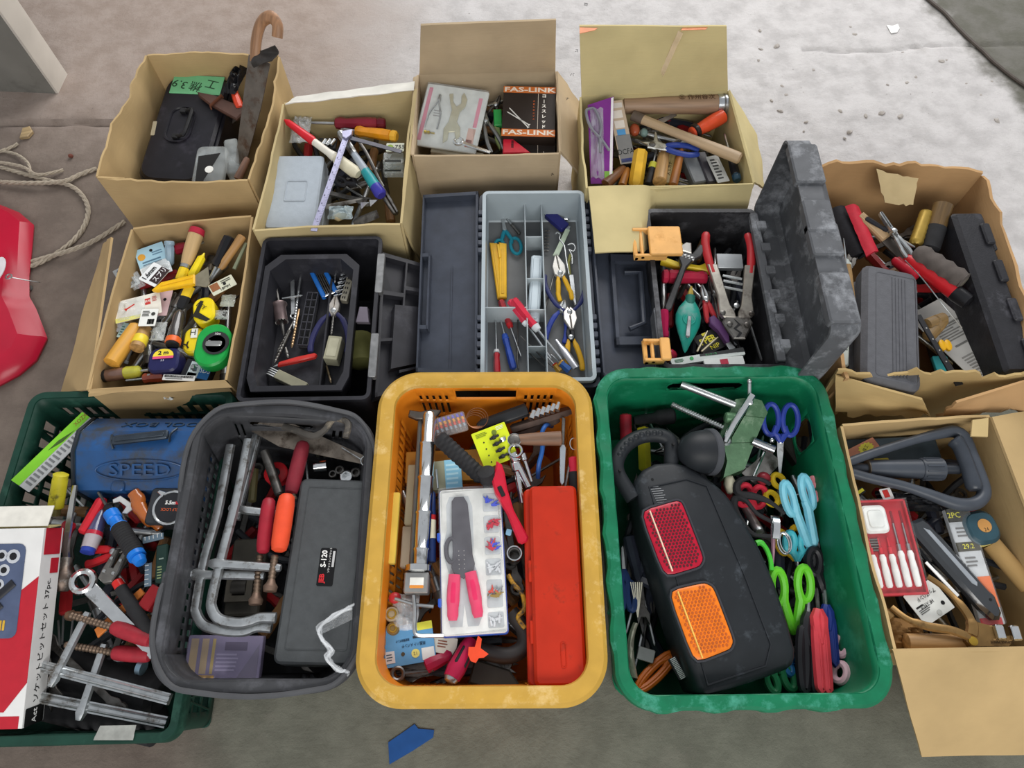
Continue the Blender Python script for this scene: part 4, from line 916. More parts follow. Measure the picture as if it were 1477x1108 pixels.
def faslink(pts, zs, label, full):
    M, W, H = quad(pts, zs); t = thing('screw_box', label, 'box', M); b = MB(); b.rbox(-W/2, W/2, -H/2, H/2, -.05, 0, .001, .0006, 1); part(t, 'carton', b, mat('2d2521', .5, 0, .08))
    OR, CRM = 'c96f33', 'e9dccb'
    if full:
        printed(t, W, H, .0003, [('r', -.5, .37, .5, .5, OR), ('r', -.5, -.5, .5, -.36, OR), ('t', 'FAS-LINK', 0, .43, .125, CRM, 0, 1.62, .0005), ('t', 'FAS-LINK', 0, -.43, .125, CRM, 0, 1.62, .0005), ('r', .165, -.35, .172, .36, CRM)])
        for i, c_ in enumerate('コーススレッド'): text(t, '|' if c_ == 'ー' else c_, .28*W, (.31-i*.103)*H, .0008, .0115, mat('efe9df', .5), bold=.0004)
        for i, c_ in enumerate('木割れ防止ビス'): text(t, c_, .09*W, (.2-i*.06)*H, .0008, .005, mat('d06a3a', .5))
        for a, b_ in (((-.42, -.02), (.02, -.28)), ((-.38, .06), (.0, -.33))):
            x0, y0, x1, y1 = a[0]*W, a[1]*H, b_[0]*W, b_[1]*H; L = math.hypot(x1-x0, y1-y0); bb = MB(); bb.T = Matrix.Translation((x0, y0, .0003)) @ Matrix.Rotation(math.atan2(y1-y0, x1-x0), 4, 'Z')
            bb.prism([(0, 0), (.004, .0014), (L-.003, .0014), (L-.001, .0035), (L, .0035), (L, -.0035), (L-.001, -.0035), (L-.003, -.0014), (.004, -.0014)], 0, .0004); part(t, 'printed_screw', bb, mat('d8d6cf', .5))
    else:
        printed(t, W, H, .0003, [('r', .165, -.5, .175, .5, CRM)])
        for i, c_ in enumerate('コー'): text(t, '|' if c_ == 'ー' else c_, .28*W, (.25-i*.45)*H, .0008, .0115, mat('efe9df', .5), bold=.0004)
faslink([k3(582, 442), k3(902, 455), k3(898, 756), k3(568, 752)], [.265, .265, .25, .25], 'dark screw box with orange FAS-LINK bands, on top', True)
faslink([k3(572, 760), k3(900, 762), k3(898, 900), k3(570, 900)], [.225, .225, .21, .21], 'dark screw box partly hidden in front of the FAS-LINK bands', False)
M, W, H = quad([k3(578, 748), k3(680, 760), k3(800, 842), k3(578, 850)], .238)
t = thing('wedge', 'bright red plastic wedge lying on the lower screw box', 'wedge', M); b = MB(); b.prism([(-.5*W, .5*H), (-.36*W, .55*H), (.55*W, -.45*H), (-.5*W, -.5*H)], -.012, 0, .002); part(t, 'body', b, plas('d2263a'))
b = MB()
for i in range(6): b.rbox(-.012, -.006, -.012+i*.004, -.0095+i*.004, 0, .0008, .0003, .0002, 1)
part(t, 'grip_lines', b, BLACK)['kind'] = 'stuff'
fill(Q3, .20, 14, 'the screw box carton', 13)
# ------------------------------------------------------------------ fourth box: hammers
Q4 = [(848, 150), (1040, 142), (1072, 258), (856, 262)]
card('tool_packet', 'purple card packet with a clear blister of shears, standing in the hammer box', 'packet', [k4(78, 456), k4(262, 456), k4(205, 935), k4(100, 935)], [.30, .30, .225, .225], mat('7b2f86', .35, 0, .06), poly=[(-.5, .40), (.5, .5), (.40, -.5), (-.42, -.5)], items=[('p', [(.40, .48), (.49, .49), (.39, -.49), (.28, -.49)], 'e6e2e4'), ('r', .1, -.46, .42, -.36, '7fae4a')], bag=(-.16, -.04, .5, .8, .012))
M, W, H = quad([k4(90, 520), k4(210, 500), k4(165, 760), k4(95, 790)], [.298, .298, .26, .26]); t = thing('shears', 'dark shears inside the purple packet', 'shears', M)
for s in (1, -1): b = MB(); b.tube(smooth([(s*.25*W, -.45*H, 0), (s*.05*W, -.2*H, 0), (-s*.3*W, .1*H, 0), (-s*.25*W, .42*H, 0), (s*.0*W, .46*H, 0)], 4), .0035, 6); part(t, 'handle', b, mat('8e8d96', .3, .4))
card('tool_packet', 'grey and beige card packet with small pictures, beside the purple packet', 'packet', [k4(250, 478), k4(322, 478), k4(306, 812), k4(214, 836)], [.285, .285, .235, .235], 'b9a58e', [('r', -.45, -.5, .5, -.05, '7d7c7a'), ('r', -.35, .22, .3, .34, 'd8cfc4'), ('r', -.35, .06, .3, .18, 'd8cfc4'), ('r', -.3, -.06, .25, .04, '4f8fc0'), ('r', -.35, .38, .4, .46, 'c9c2ba'), ('t', 'DCFA', 0, -.32, .12, '1d1d1d', 0, .8), ('r', -.4, -.48, .3, -.42, '3a4a9a')])
rodt('hammer', 'hammer with a thick wooden handle and steel ferrule at the rear of the hammer box', 'hammer', k4(272, 508), k4(868, 498), .252, .252, [('handle', wood('9a7d63', .5, .75), [(0, .010), (.02, .019), (.5, .021), (.86, .0235), (.9, .0235)], 14), ('ferrule', mat('b8bcc0', .28, .9, .1), [(.88, .0245), (1, .0245), (1.0, .018)], 14), ('rivet', DSTEEL, [(.93, .001), (.931, .0255), (.945, .0255), (.946, .001)], 14)])
M, L = fr(k4(272, 508), k4(868, 498), .252); t = [o for o in bpy.data.objects if o.name.startswith('hammer')][-1]; text(t, '㊂ 作州谷次', L*.68, 0, .0232, .017, mat('4a3526', .6), 0)
rodt('hammer', 'hammer with a plain bare wooden handle lying diagonally over the other tools', 'hammer', k4(932, 800), k4(335, 560), .262, .25, [('handle', wood('b79d7c', .55, .78), [(0, .011), (.015, .0155), (.2, .015), (.55, .012), (.9, .013), (1, .013)], 12, .8), ('worn_end', mat('5d5148', .6), [(.9, .0136), (1, .014), (1.0, .008)], 12, .8)])
drv('pruning saw with an orange red handle at the rear right of the hammer box', k4(838, 560), k4(480, 760), .245, .23, 'd9512e', .52, .018, .005, band='2a2220', cat='saw', name='pruning_saw', n=12)
M, L = fr(k4(345, 710), k4(700, 762), .25, .24); t = thing('pruning_shears', 'pruning shears with blue handles and a hooked steel blade', 'shears', M)
b = MB(); b.prism([(0, .01), (.03, -.002), (.2*L, -.012), (.5*L, -.012), (.5*L, .008), (.36*L, .012), (.33*L, .04), (.30*L, .045), (.29*L, .014), (.12*L, .004)], -.002, .003, .001); part(t, 'blade', b, STEEL)
b = MB(); b.lathez([(-.003, .008), (.004, .008), (.006, .004)], 14, (.27*L, 0)); part(t, 'pivot', b, DSTEEL)
for s in (1, -1): b = MB(); b.tube(smooth([(.48*L, s*.004, 0), (.65*L, s*.012, 0), (.85*L, s*.014, 0), (L, s*.006, 0)], 4), [.005]+[.0075]*11+[.005], 8, flat=.8); part(t, 'handle', b, plas('2a3f8c'))
rodt('chisel', 'tool with a chunky yellow handle at the front of the hammer box', 'chisel', k4(380, 752), k4(348, 960), .245, .215, [('handle', mat('e2b23a', .35), [(0, .008), (.03, .0165), (.9, .0175), (1, .01)], 6)])
rodt('screwdriver', 'small screwdriver with a green and black handle, right of the yellow one', 'screwdriver', k4(420, 945), k4(466, 745), .22, .235, [('handle', BLACK, grip(0, .5, .011), 10), ('green_band', mat('b5b440', .3), [(.42, .0085), (.46, .0105), (.6, .0095), (.64, .005)], 10), ('shaft', STEEL, [(.6, .0025), (1, .0025)], 6)])
for lab, a, b_, z0, z1, c_, r_ in (('round pale wooden hammer handle with its end towards the front of the hammer box', (482, 930), (512, 730), .235, .22, 'c49a63', .0165), ('slender varnished wooden handle in the middle of the hammer box', (556, 950), (604, 745), .225, .235, 'a8692c', .011), ('dark wooden chisel handle by the purple packet', (182, 945), (290, 845), .225, .22, '8a5a36', .013), ('orange brown wooden handle next to the yellow one', (275, 950), (308, 850), .22, .22, 'b5742f', .010)):
    rodt('wooden_tool', lab, 'handle', k4(*a), k4(*b_), z0, z1, [('handle', wood(c_, .4), [(0, r_*.6), (.02, r_), (.5, r_*.92), (.9, r_*.8), (1, r_*.4)], 12)])
plate('marked_stick', 'flat wooden stick with ink characters in the hammer box', 'stick', k4(520, 935), k4(552, 780), .22, .222, [('stick', wood('b29a5c'), [(0, -.1), (0, .1), (1, .1), (1, -.1)], -.004, .003, .001)])
t = bpy.data.objects['marked_stick']; text(t, '大工カナ', .045, 0, .0034, .011, INK, 0)
for lab, q, c_, z in (('grey plastic plane body at the front right of the hammer box', ((625, 775), (705, 755), (735, 925), (655, 930)), '6f7376', .225), ('black notched tool body beside the label card', ((702, 760), (760, 750), (780, 925), (730, 930)), '35343a', .23)):
    M, W, H = quad([k4(*p) for p in q], z); b = MB(); b.rbox(-W/2, W/2, -H/2, H/2, -.03, 0, .006, .003); solo('plastic_tool', lab, 'tool', M, b, mat(c_, .4, 0, .15))
card('label_card', 'grey label card with barcode lines at the right of the hammer box', 'label', [k4(752, 790), k4(810, 772), k4(862, 925), k4(788, 930)], .237, 'a5a6a2', [('lines', -.3, -.4, .3, .4, 7, '3c3c3c'), ('r', -.2, .1, .3, .3, 'c9cac6')])
drv('black screwdriver with a blue grey cap at the right of the hammer box', k4(912, 920), k4(840, 660), .235, .225, '1e1e22', .6, .011, .003, cap='2f4a5c')
plate('bare_saw', 'bare steel blade behind the diagonal hammer handle', 'blade', k4(470, 605), k4(582, 552), .235, .235, [('blade', STEEL, [(0, -.12), (0, .14), (1, .1), (.9, -.06)], 0, .0015)])
rough('glossy red brown knob in the hammer box', 'wooden_stopper', 'knob', k4(345, 640), .235, .013, .018, .013, mat('9a4a2e', .25, 0, .1), 2, .05)
rough('small glass knob next to the red brown knob', 'glass_stopper', 'knob', k4(397, 655), .235, .010, .012, .010, mat('6f8580', .1, 0, .1), 5, .05)
fill(Q4, .205, 24, 'the hammer box', 14)
# ------------------------------------------------------------------ left box: packets and tapes
Q7 = [(205, 345), (345, 330), (312, 535), (150, 545)]
card('blister_card', 'pale blue header card with an orange round picture and a bag of spring washers', 'packet', [k7(458, 262), k7(605, 172), k7(665, 380), k7(500, 400)], [.21, .21, .20, .20], 'a9cfe0', [('c', -.32, .22, .10, 'd9a040'), ('p', [(-.5, -.12), (.5, -.05), (.5, -.5), (-.5, -.5)], 'e9eef0'), ('lines', -.35, -.1, .3, .08, 2, '5a7a90'), ('lines', .05, .15, .4, .3, 2, '6a8aa0')], hole=(.05, .34), bag=(.0, -.28, .9, .45, .008))
card('washer_label', 'white label reading 1.6mm over the blue header card', 'label', [k7(478, 395), k7(575, 300), k7(640, 362), k7(560, 462)], .222, 'e4e6e6', [('r', -.35, -.5, .48, -.02, '35282a'), ('t', '1.6mm', -.05, .24, .36, '1d1d1d', 0, .85, .0003), ('t', 'スプリ', .1, -.26, .32, 'efefef', 0, .9)])
card('barcode_card', 'small white card printed with a barcode, leftmost in the left box', 'card', [k7(330, 355), k7(418, 318), k7(482, 425), k7(385, 482)], [.20, .20, .195, .195], 'ccd3d8', [('bar', -.3, -.42, .35, -.1), ('lines', -.1, .0, .4, .25, 3, '4a5560'), ('r', .12, .28, .3, .44, '3a3f48'), ('c', -.18, .34, .08, '3f5f90')], bag=(.35, -.35, .7, .7, .010))
card('pink_card', 'pink hanging card behind the packet with a red screw', 'card', [k7(590, 465), k7(664, 462), k7(642, 615), k7(575, 612)], .20, 'd6b7b9', hole=(.05, .1))
card('screw_packet', 'white and yellow packet with a red screw and red print', 'packet', [k7(345, 540), k7(602, 472), k7(600, 600), k7(335, 660)], .215, 'e3ddd0', [('p', [(-.5, -.5), (-.5, -.3), (.1, -.35), (.1, -.5)], 'dcd87a'), ('r', .16, .02, .28, .3, 'c23a36'), ('lines', .32, .1, .46, .35, 4, 'c06a60'), ('t', '鉄用', .22, .16, .12, 'f0e8e0')], bag=(-.15, .0, .6, .9, .010))
t = bpy.data.objects['screw_packet']; b = MB(); b.T = Matrix.Translation((-.012, -.004, .012)) @ Matrix.Rotation(.45, 4, 'Z'); b.lathe([(-.011, .003), (-.009, .003), (-.008, .0015), (.010, .0012), (.012, .0004)], 8); part(t, 'red_screw', b, plas('c8372f'))
card('price_label', 'white printed label with a barcode under the screw packet', 'label', [k7(505, 590), k7(608, 566), k7(545, 682), k7(462, 662)], .222, 'e6e6e0', [('bar', .0, -.4, .4, -.1), ('lines', -.4, .05, .2, .4, 4, '4f4f4a'), ('c', .25, .2, .1, '3c3c38')])
card('lilac_card', 'lilac grey card sticking out below the screw packet', 'card', [k7(300, 610), k7(385, 650), k7(370, 700), k7(296, 688)], .20, 'b9bccb', bag=(0, 0, 1.1, 1.1, .006))
card('teal_card', 'narrow pale teal card above the yellow wooden handle', 'card', [k7(385, 650), k7(420, 662), k7(385, 738), k7(348, 740)], .20, 'b9d5d2', [('lines', -.3, -.4, .3, .3, 4, '5c7f80')])
rodt('chisel', 'chisel with a red capped wooden handle and a yellow lower part', 'chisel', k7(812, 122), k7(712, 420), .235, .205, [('handle', wood('c9a877', .5, .8), [(.06, .012), (.08, .0165), (.35, .0155), (.55, .0135), (.68, .011)], 14), ('red_cap', plas('a8253a'), [(-.02, .010), (.0, .0165), (.10, .0175), (.12, .0155)], 14), ('ferrule', STEEL, [(.66, .0105), (.74, .010), (.745, .006)], 12), ('yellow_part', plas('e8c82e'), [(.74, .008), (.76, .011), (.97, .012), (1, .008)], 8)])
rodt('marking_awl', 'slim yellow pointed marker beside the red capped chisel', 'marker', k7(850, 258), k7(775, 400), .215, .205, [('body', plas('ecd427'), [(0, .0015), (.12, .004), (.2, .009), (.9, .0105), (1, .008)], 8)])
M, L = fr(k7(555, 462), k7(880, 398), .222, .228)
t = thing('scraper', 'scraper with a yellow plastic handle and a bare steel blade', 'scraper', M)
b = MB(); b.prism([(0, -.006), (.02, .010), (L*.75, .014), (L*.75, -.012), (.01, -.010)], -.006, .006, .002); part(t, 'handle', b, plas('e9b51f'))
b = MB(); b.prism([(.02, -.002), (.03, .006), (L*.72, .009), (L*.72, .003)], .006, .0075, .0005); part(t, 'handle_ridge', b, plas('e9b51f'))
b = MB(); b.prism([(L*.74, -.014), (L*.74, .012), (L*.98, .03), (L*1.0, -.016), (L*.94, -.024)], -.001, .001); part(t, 'blade', b, mat('a9a28c', .35, .8, .15, 50))
rodt('utility_knife', 'yellow and black snap off knife below the scraper', 'knife', k7(768, 450), k7(712, 575), .215, .21, [('yellow_body', plas('e5c02a'), [(0, .009), (.03, .0125), (.5, .012)], 8, .6), ('black_body', BLACK, [(.48, .0125), (.85, .0125), (1, .008)], 8, .6)])
rodt('screwdriver', 'screwdriver with a smoky clear handle and an orange ring', 'screwdriver', k7(665, 790), k7(725, 545), .22, .205, [('handle', mat('3a3634', .15, 0, .2, 30, coat=.5), [(.17, .014), (.2, .0145), (.7, .012), (.8, .008)], 10), ('orange_ring', plas('e0642a'), [(.05, .0145), (.06, .0155), (.16, .0155), (.17, .0145)], 14), ('end_cap', BLACK, [(0, .008), (.01, .013), (.055, .0145)], 12), ('shaft', STEEL, [(.78, .003), (1, .003)], 6)])
drv('chisel with a long black plastic handle at the rear right of the left box', k7(1000, 165), k7(865, 445), .235, .20, '17171b', .62, .0145, .004, cat='chisel', name='chisel')
rodt('awl', 'awl with a plain split wooden handle near the right side of the left box', 'awl', k7(1070, 160), k7(868, 445), .235, .20, [('handle', wood('b78a54', .5), [(0, .006), (.02, .010), (.6, .0095), (.66, .006)], 10), ('shaft', STEEL, [(.64, .004), (.8, .0025), (1, .0008)], 8)])
plate('pocket_rule', 'folded greenish metal rule along the right side of the left box', 'ruler', k7(1090, 200), k7(1020, 350), .225, .21, [('leaf', mat('8d9378', .4, .4, .1), [(0, -.05), (0, .05), (1, .06), (1, -.06)], -.003, .003, .001)])
rodt('screwdriver', 'grey blue screwdriver handle standing beside the pale blue card', 'screwdriver', k7(650, 188), k7(655, 330), .225, .19, [('handle', plas('8ea5b5'), [(0, .008), (.03, .011), (.15, .0115), (.2, .0095), (.3, .0105), (.9, .009), (1, .004)], 8)])
drv('maroon handled screwdriver at the rear of the left box', k7(680, 240), k7(850, 195), .20, .20, '7f1628', .6, .013, .003)
card('tag_card', 'off white tag printed 18 mm with a brown square, near the right side', 'card', [k7(865, 448), k7(1000, 378), k7(1038, 435), k7(905, 500)], [.215, .215, .212, .212], 'd3d3bd', [('r', -.45, -.2, -.12, .42, '96613f'), ('t', '18MM', .05, -.3, .32, '2c2c28'), ('lines', .0, .1, .4, .4, 2, '4c4c44')], hole=(.1, .02))
bag('plastic_bag', 'clear bag hanging below the 18 mm tag', k7(985, 530), .20, .03, .03, .008, clear('dfe3d6', .45), 4)
bag('screw_bag', 'clear bag of dark screws between the yellow and green tapes', k7(945, 610), .205, .03, .022, .008, clear('dfe3e0', .4), 6, inner=(8, DSTEEL))
bag('screw_bag', 'clear bag of rings and screws left of the smoky screwdriver', k7(590, 705), .205, .028, .045, .008, clear('dfe3e0', .4), 7, inner=(10, STEEL))
tapem('yellow tape measure with a black strap, upper of the two yellow ones', [k7(775, 520), k7(905, 495), k7(905, 640), k7(790, 665)], .215, .035, 'ecd21f', None, [('p', [(-.5, -.2), (-.1, .35), (.05, .3), (-.2, -.1), (.3, -.45), (.1, -.5)], '26241c'), ('t', 'LEY', -.08, .12, .22, '26241c', -.8)], .45)
tapem('yellow tape measure half under the green one, with a black Y', [k7(722, 690), k7(830, 672), k7(840, 825), k7(735, 820)], .20, .032, 'ead02a', None, [('r', -.1, .05, .25, .42, 'f0f0ea'), ('t', 'Y', -.22, -.25, .34, '26241c', .5, 1, .0006), ('t', 'H', .0, .25, .3, '26241c', 0)], .45)
t = tapem('round bright green tape measure marked 10m with a grey winding disc', [k7(795, 660), k7(990, 660), k7(990, 900), k7(795, 900)], .232, .03, '1f9a45', None, [('c', .12, .02, .27, '2b2b2d'), ('c', .12, .0, .20, 'b9bcba'), ('t', '10m', .12, .235, .075, 'e8e8e4'), ('t', 'TAPE', -.1, .03, .055, 'e8e8e4', 1.3)], .5)
b = MB(); b.rbox(-.012, .022, -.006, .006, .001, .006, .004, .002); b.T = Matrix.Translation((.006, 0, 0)) @ Matrix.Rotation(.9, 4, 'Z'); part(t, 'winding_crank', b, mat('9a9c9b', .35, .6))
t = tapem('navy blue 2 m tape measure with a yellow and pink half round label', [k7(520, 805), k7(690, 792), k7(712, 925), k7(532, 938)], .222, .04, '23244f', None, [('p', [(x*.34, y*.3+.12) for x, y in arc(0, 0, 1, 0, 180, 10)], 'e8d23c'), ('r', -.34, .02, .34, .12, 'd9527c'), ('t', '2 m', 0, .25, .22, '2a2a2a', 0, 1.1, .0005), ('t', '5.5', 0, -.06, .1, 'c9c9d8')], .3)
b = MB(); b.rbox(-.012, .012, -.018, .018, -.02, 0, .003, .001); t = card('bit_pack', 'dark pack with a white and blue SDS label in the left box', 'packet', [k7(740, 855), k7(890, 890), k7(880, 985), k7(725, 965)], .20, '26272c', [('r', -.3, -.45, .1, .4, 'cfdde0'), ('r', .1, -.45, .5, .4, '2c6cb0'), ('t', 'SDS', .3, 0, .4, 'e8eef4', 0, .8), ('lines', -.25, -.1, .05, .3, 3, '6a7a80'), ('r', -.28, -.4, .05, -.2, 'c77a8a')], th=.02)
rodt('wooden_tool', 'thick yellow wooden tool handle at the front left of the left box', 'handle', k7(318, 890), k7(468, 672), .222, .205, [('handle', wood('d9a041', .4, .8), [(0, .012), (.015, .0165), (.5, .0165), (.95, .0150), (1, .010)], 12)])
rodt('wooden_tool', 'wooden handle with a yellow band and a screw eye, beside the thick yellow one', 'handle', k7(462, 805), k7(520, 680), .215, .20, [('handle', wood('b98e55', .5), [(0, .008), (.03, .0145), (.9, .014), (1, .009)], 12), ('yellow_band', plas('e6cb38'), [(.18, .0148), (.2, .0156), (.5, .0152), (.52, .0145)], 12)])
rodt('screwdriver', 'screwdriver with a brown clear handle and a yellow green end along the front edge', 'screwdriver', k7(265, 962), k7(530, 925), .205, .21, [('butt', BLACK, [(0, .008), (.02, .013), (.13, .0135)], 10), ('handle', mat('6a4f44', .15, 0, .2, 40, coat=.4), [(.12, .0135), (.5, .013)], 10), ('green_end', mat('a9a63a', .12, 0, .2, 40, coat=.4), [(.49, .012), (.55, .014), (.8, .012), (.85, .006)], 10), ('shaft', STEEL, [(.84, .003), (1, .003)], 6)])
drv('amber red clear screwdriver lying beside the navy tape', k7(625, 960), k7(400, 985), .20, .20, '8a3a22', .55, .012, .003, hm=mat('8a3a22', .12, 0, .15, 40, coat=.4))
M, W, H = quad([k7(612, 945), k7(795, 962), k7(795, 985), k7(612, 985)], .215); t = thing('ruler', 'short white ruler along the front edge of the left box', 'ruler', M); b = MB(); b.rbox(-W/2, W/2, -H/2, H/2, -.002, 0, .001, .0004); part(t, 'blade', b, WHITE); printed(t, W, H, .0003, [('bar', -.45, .0, .45, .4), ('lines', -.4, -.3, .4, -.1, 1, '404040')])
drv('thin steel screwdriver under the navy tape measure', k7(400, 890), k7(440, 790), .19, .20, '9aa0a6', .2, .005, .003)
fill(Q7, .185, 26, 'the left box', 17)
# ------------------------------------------------------------------ tray of the black tool box
ZT = .188
wrench('small open ended wrench at the top left of the black tray', k8(330, 555), k8(322, 272), ZT+.004, ZT+.004, ring=.06, w=.08, m=STEEL, th=.005)
def drill(lab, a, b_, r, z=None, m=None):
    z = z or ZT+.006; M, L = fr(k8(*a), k8(*b_), z); b = MB(); n = int(L/.004)
    b.lathe([(0, r*.8), (L*.35, r*.8), (L*.36, r)]+[(L*.36+L*.6*i/n, r*(1 if i % 3 else .72)) for i in range(1, n)]+[(L, r*.2)], 8); return solo('drill_bit', lab, 'drill bit', M, b, m or STEEL)
drill('long drill bit beside the wrench in the black tray', (375, 278), (330, 610), .0035)
drill('bronze coloured drill bit below the cage in the black tray', (362, 500), (320, 720), .0035, m=mat('a98c6a', .35, .8, .15, 60))
drill('drill bit crossing the wrench sideways in the black tray', (265, 438), (382, 420), .0028, ZT+.014)
drill('thick drill bit running to the lower left of the black tray', (310, 620), (222, 805), .004, ZT+.010, DSTEEL)
drill('second thick drill bit beside the one at the lower left', (335, 560), (238, 745), .0035, ZT+.005, DSTEEL)
drill('lone short drill bit near the front of the black tray', (518, 822), (545, 922), .0028, ZT+.004, mat('9c8a70', .4, .7))
drill('short bit standing near the middle of the black tray', (285, 720), (300, 780), .004, ZT+.006, DSTEEL)
M, L = fr(k8(232, 370), k8(275, 650), ZT+.022, ZT+.012)
t = thing('hole_saw', 'hole saw with toothed cup on an arbor at the left of the black tray', 'hole saw', M)
b = MB(); b.lathe([(0, .002), (.02*1, .003), (L*.3, .003), (L*.31, .007), (L*.36, .007)], 8); b.lathe([(L*.62, .004), (L*.8, .004), (L*.95, .003), (L, .001)], 8); part(t, 'arbor', b, DSTEEL)
b = MB(); b.lathe([(L*.36, .004), (L*.365, .017), (L*.39, .0175), (L*.44, .0135), (L*.72, .0135), (L*.72, .012), (L*.6, .012)], 18); part(t, 'cup', b, mat('6b5c5c', .4, .6, .2, 50))
b = MB()
for i in range(14): a = 2*math.pi*i/14; b.T = Matrix.Rotation(a, 4, 'X'); b.prism([(L*.72, -.002), (L*.75, 0), (L*.72, .002)], .012, .0135)
part(t, 'teeth', b, DSTEEL)['kind'] = 'stuff'
M, W, H = quad([k8(405, 398), k8(448, 402), k8(432, 700), k8(355, 700)], ZT+.022)
t = thing('bit_cage', 'black open grid bit holder in the middle of the black tray', 'holder', M)
for s in (-1, 0, 1): b = MB(); b.rbox(s*W/2-.001, s*W/2+.001, -H/2, H/2, -.008, 0, .0008, .0004); part(t, 'rail', b, mat('3a3a40', .35))
for i in range(8): b = MB(); y = -H/2+H*i/7; b.rbox(-W/2, W/2, y-.001, y+.001, -.006, -.001, .0008, .0004); part(t, 'rung', b, mat('3a3a40', .35))
b = MB(); b.rbox(-W/2-.001, W/2+.001, -H/2, H/2, -.020, -.014, .002, .001); part(t, 'base', b, BLACK)
M, W, H = quad([k8(412, 275), k8(520, 235), k8(568, 395), k8(490, 432)], ZT+.022)
t = thing('hex_key_set', 'blue folding hex key set in the black tray', 'hex key set', M)
for s in (-1, 1): b = MB(); b.rbox(s*W*.36-.005, s*W*.36+.005, -H/2, H/2, -.014, 0, .004, .002); part(t, 'blue_side', b, plas('2468b8'))
for i in range(4): b = MB(); b.tube([((i-1.5)*.0045, -H*.45, -.005), ((i-1.5)*.0045, H*.42, -.005)], .0017, 6); part(t, 'hex_key', b, DSTEEL)
b = MB(); b.T = Matrix.Translation((-W*.3, -H*.46, -.006)); b.lathe([(0, .004), (W*.6, .004)], 10); part(t, 'hinge_pin', b, CHROME)
M, W, H = quad([k8(560, 250), k8(670, 262), k8(655, 450), k8(585, 440)], ZT+.020)
t = thing('bit_set', 'rack of steel screwdriver bits and drills at the top right of the black tray', 'bit set', M)
b = MB(); b.rbox(W*.05, W/2, -H/2, H*.42, -.014, 0, .003, .001); part(t, 'rack', b, mat('8c8778', .4, .2, .15, 60))
for i in range(7): b = MB(); b.T = Matrix.Translation((-W*.35, -H*.42+H*.13*i, .0)) @ Matrix.Rotation(.5, 4, 'Z'); b.lathe([(0, .003), (.010, .0035), (.011, .002), (.018, .0018)], 6); part(t, 'bit', b, CHROME)
b = MB()
for i in range(12): b.rbox(W*.15+W*.13*(i % 2), W*.22+W*.13*(i % 2), -H*.45+H*.14*(i//2), -H*.38+H*.14*(i//2), 0, .001, .001, .0003, 1)
part(t, 'rack_holes', b, BLACK)['kind'] = 'stuff'
drill('chrome drill beside the bit rack in the black tray', (572, 248), (565, 350), .003, ZT+.012, CHROME)
pliers('pliers with navy handles and pink collars in the black tray', k8(572, 425), k8(530, 745), ZT+.020, ZT+.016, '2a2b52', mat('b5afa8', .4, .8, .2, 60), sp=.29, jl=.28, gr=.0065, jw=.11)
M, W, H = quad([k8(520, 652), k8(598, 650), k8(585, 792), k8(508, 775)], ZT+.034)
t = thing('bit_box', 'frosted clear bit box between the pliers handles', 'box', M); FB = mat('98957f', .25, 0, .1, 40); b = MB(); b.rbox(-W/2, W/2, -H/2, H/2, -.03, 0, .002, .001); part(t, 'body', b, FB); b = MB(); b.rbox(-W*.36, W*.36, -H*.38, H*.4, -.001, .001, .002, .0005); part(t, 'lid_panel', b, mat('a9a690', .2)); 
drill('drill pointing out of the frosted bit box', (560, 520), (545, 650), .0028, ZT+.02, DSTEEL)
plate('utility_knife', 'flat red snap off knife at the front of the black tray', 'knife', k8(240, 818), k8(465, 765), ZT+.012, ZT+.012, [('red_body', plas('c3352f'), [(0, -.04), (.05, .05), (.5, .08), (.95, .07), (1, .02), (.95, -.05), (.5, -.06)], -.006, .006, .002), ('blade', STEEL, [(-.12, -.02), (0, .03), (.02, -.03)], -.001, .001)])
M, W, H = quad([k8(245, 838), k8(420, 930), k8(370, 955), k8(212, 888)], ZT+.020)
t = thing('bit_box', 'frosted clear case with drill bits sticking out at the front left of the black tray', 'case', M); b = MB(); b.rbox(-W/2, W/2, -H/2, H/2, -.016, 0, .002, .001); part(t, 'body', b, FB)
for i in range(4): b = MB(); b.T = Matrix.Translation((-W/2-.022, -H*.35+i*H*.23, -.008)); b.lathe([(0, .0012), (.004, .0024), (.03, .0024)], 8); part(t, 'drill_bit', b, STEEL)
plate('whetstone', 'pale mauve sharpening stone standing outside the tray in the black tool box', 'stone', k8(728, 485), k8(722, 572), .20, .19, [('stone', mat('a9a0b0', .8, 0, .08), [(0, -.25), (0, .25), (1, .42), (1, -.42)], -.02, .0, .001)])
rodt('tape_roll', 'yellow green tape roll standing outside the tray in the black tool box', 'tape roll', k8(705, 640), k8(718, 830), .12, .12, [('roll', mat('8a8a52', .6), [(0, .015), (.1, .03), (.9, .03), (1, .015)], 16)])
# ------------------------------------------------------------------ organiser tray
ZO = .158
scis('small scissors with teal handles in the organiser tray', k9(455, 175), k9(500, 405), ZO+.006, ZO+.006, '1d7f93', rw=.125, rl=.21, sp=.145, tr=.004, piv=.42, bw=.07)
drv('short dark screwdriver bit beside the teal scissors', k9(553, 288), k9(462, 180), ZO+.005, ZO+.005, '5b5a5a', .5, .0045, .003, name='punch', cat='punch', hm=DSTEEL)
def cutter(lab, a, b_, z, c_): 
    M, L = fr(k9(*a), k9(*b_), z); t = thing('utility_knife', lab, 'knife', M)
    b = MB(); b.prism([(0, -.009), (.004, .009), (L, .009), (L, -.009)], -.006, .005, .002); part(t, 'body', b, plas(c_))
    b = MB(); b.prism([(.02, -.0035), (.02, .0035), (L-.01, .0035), (L-.01, -.0035)], .004, .0062, .0004); part(t, 'blade_slot', b, plas('d9a820'))
    return t
cutter('long yellow snap off knife in the organiser tray', (462, 335), (462, 630), ZO+.008, 'e6b422')
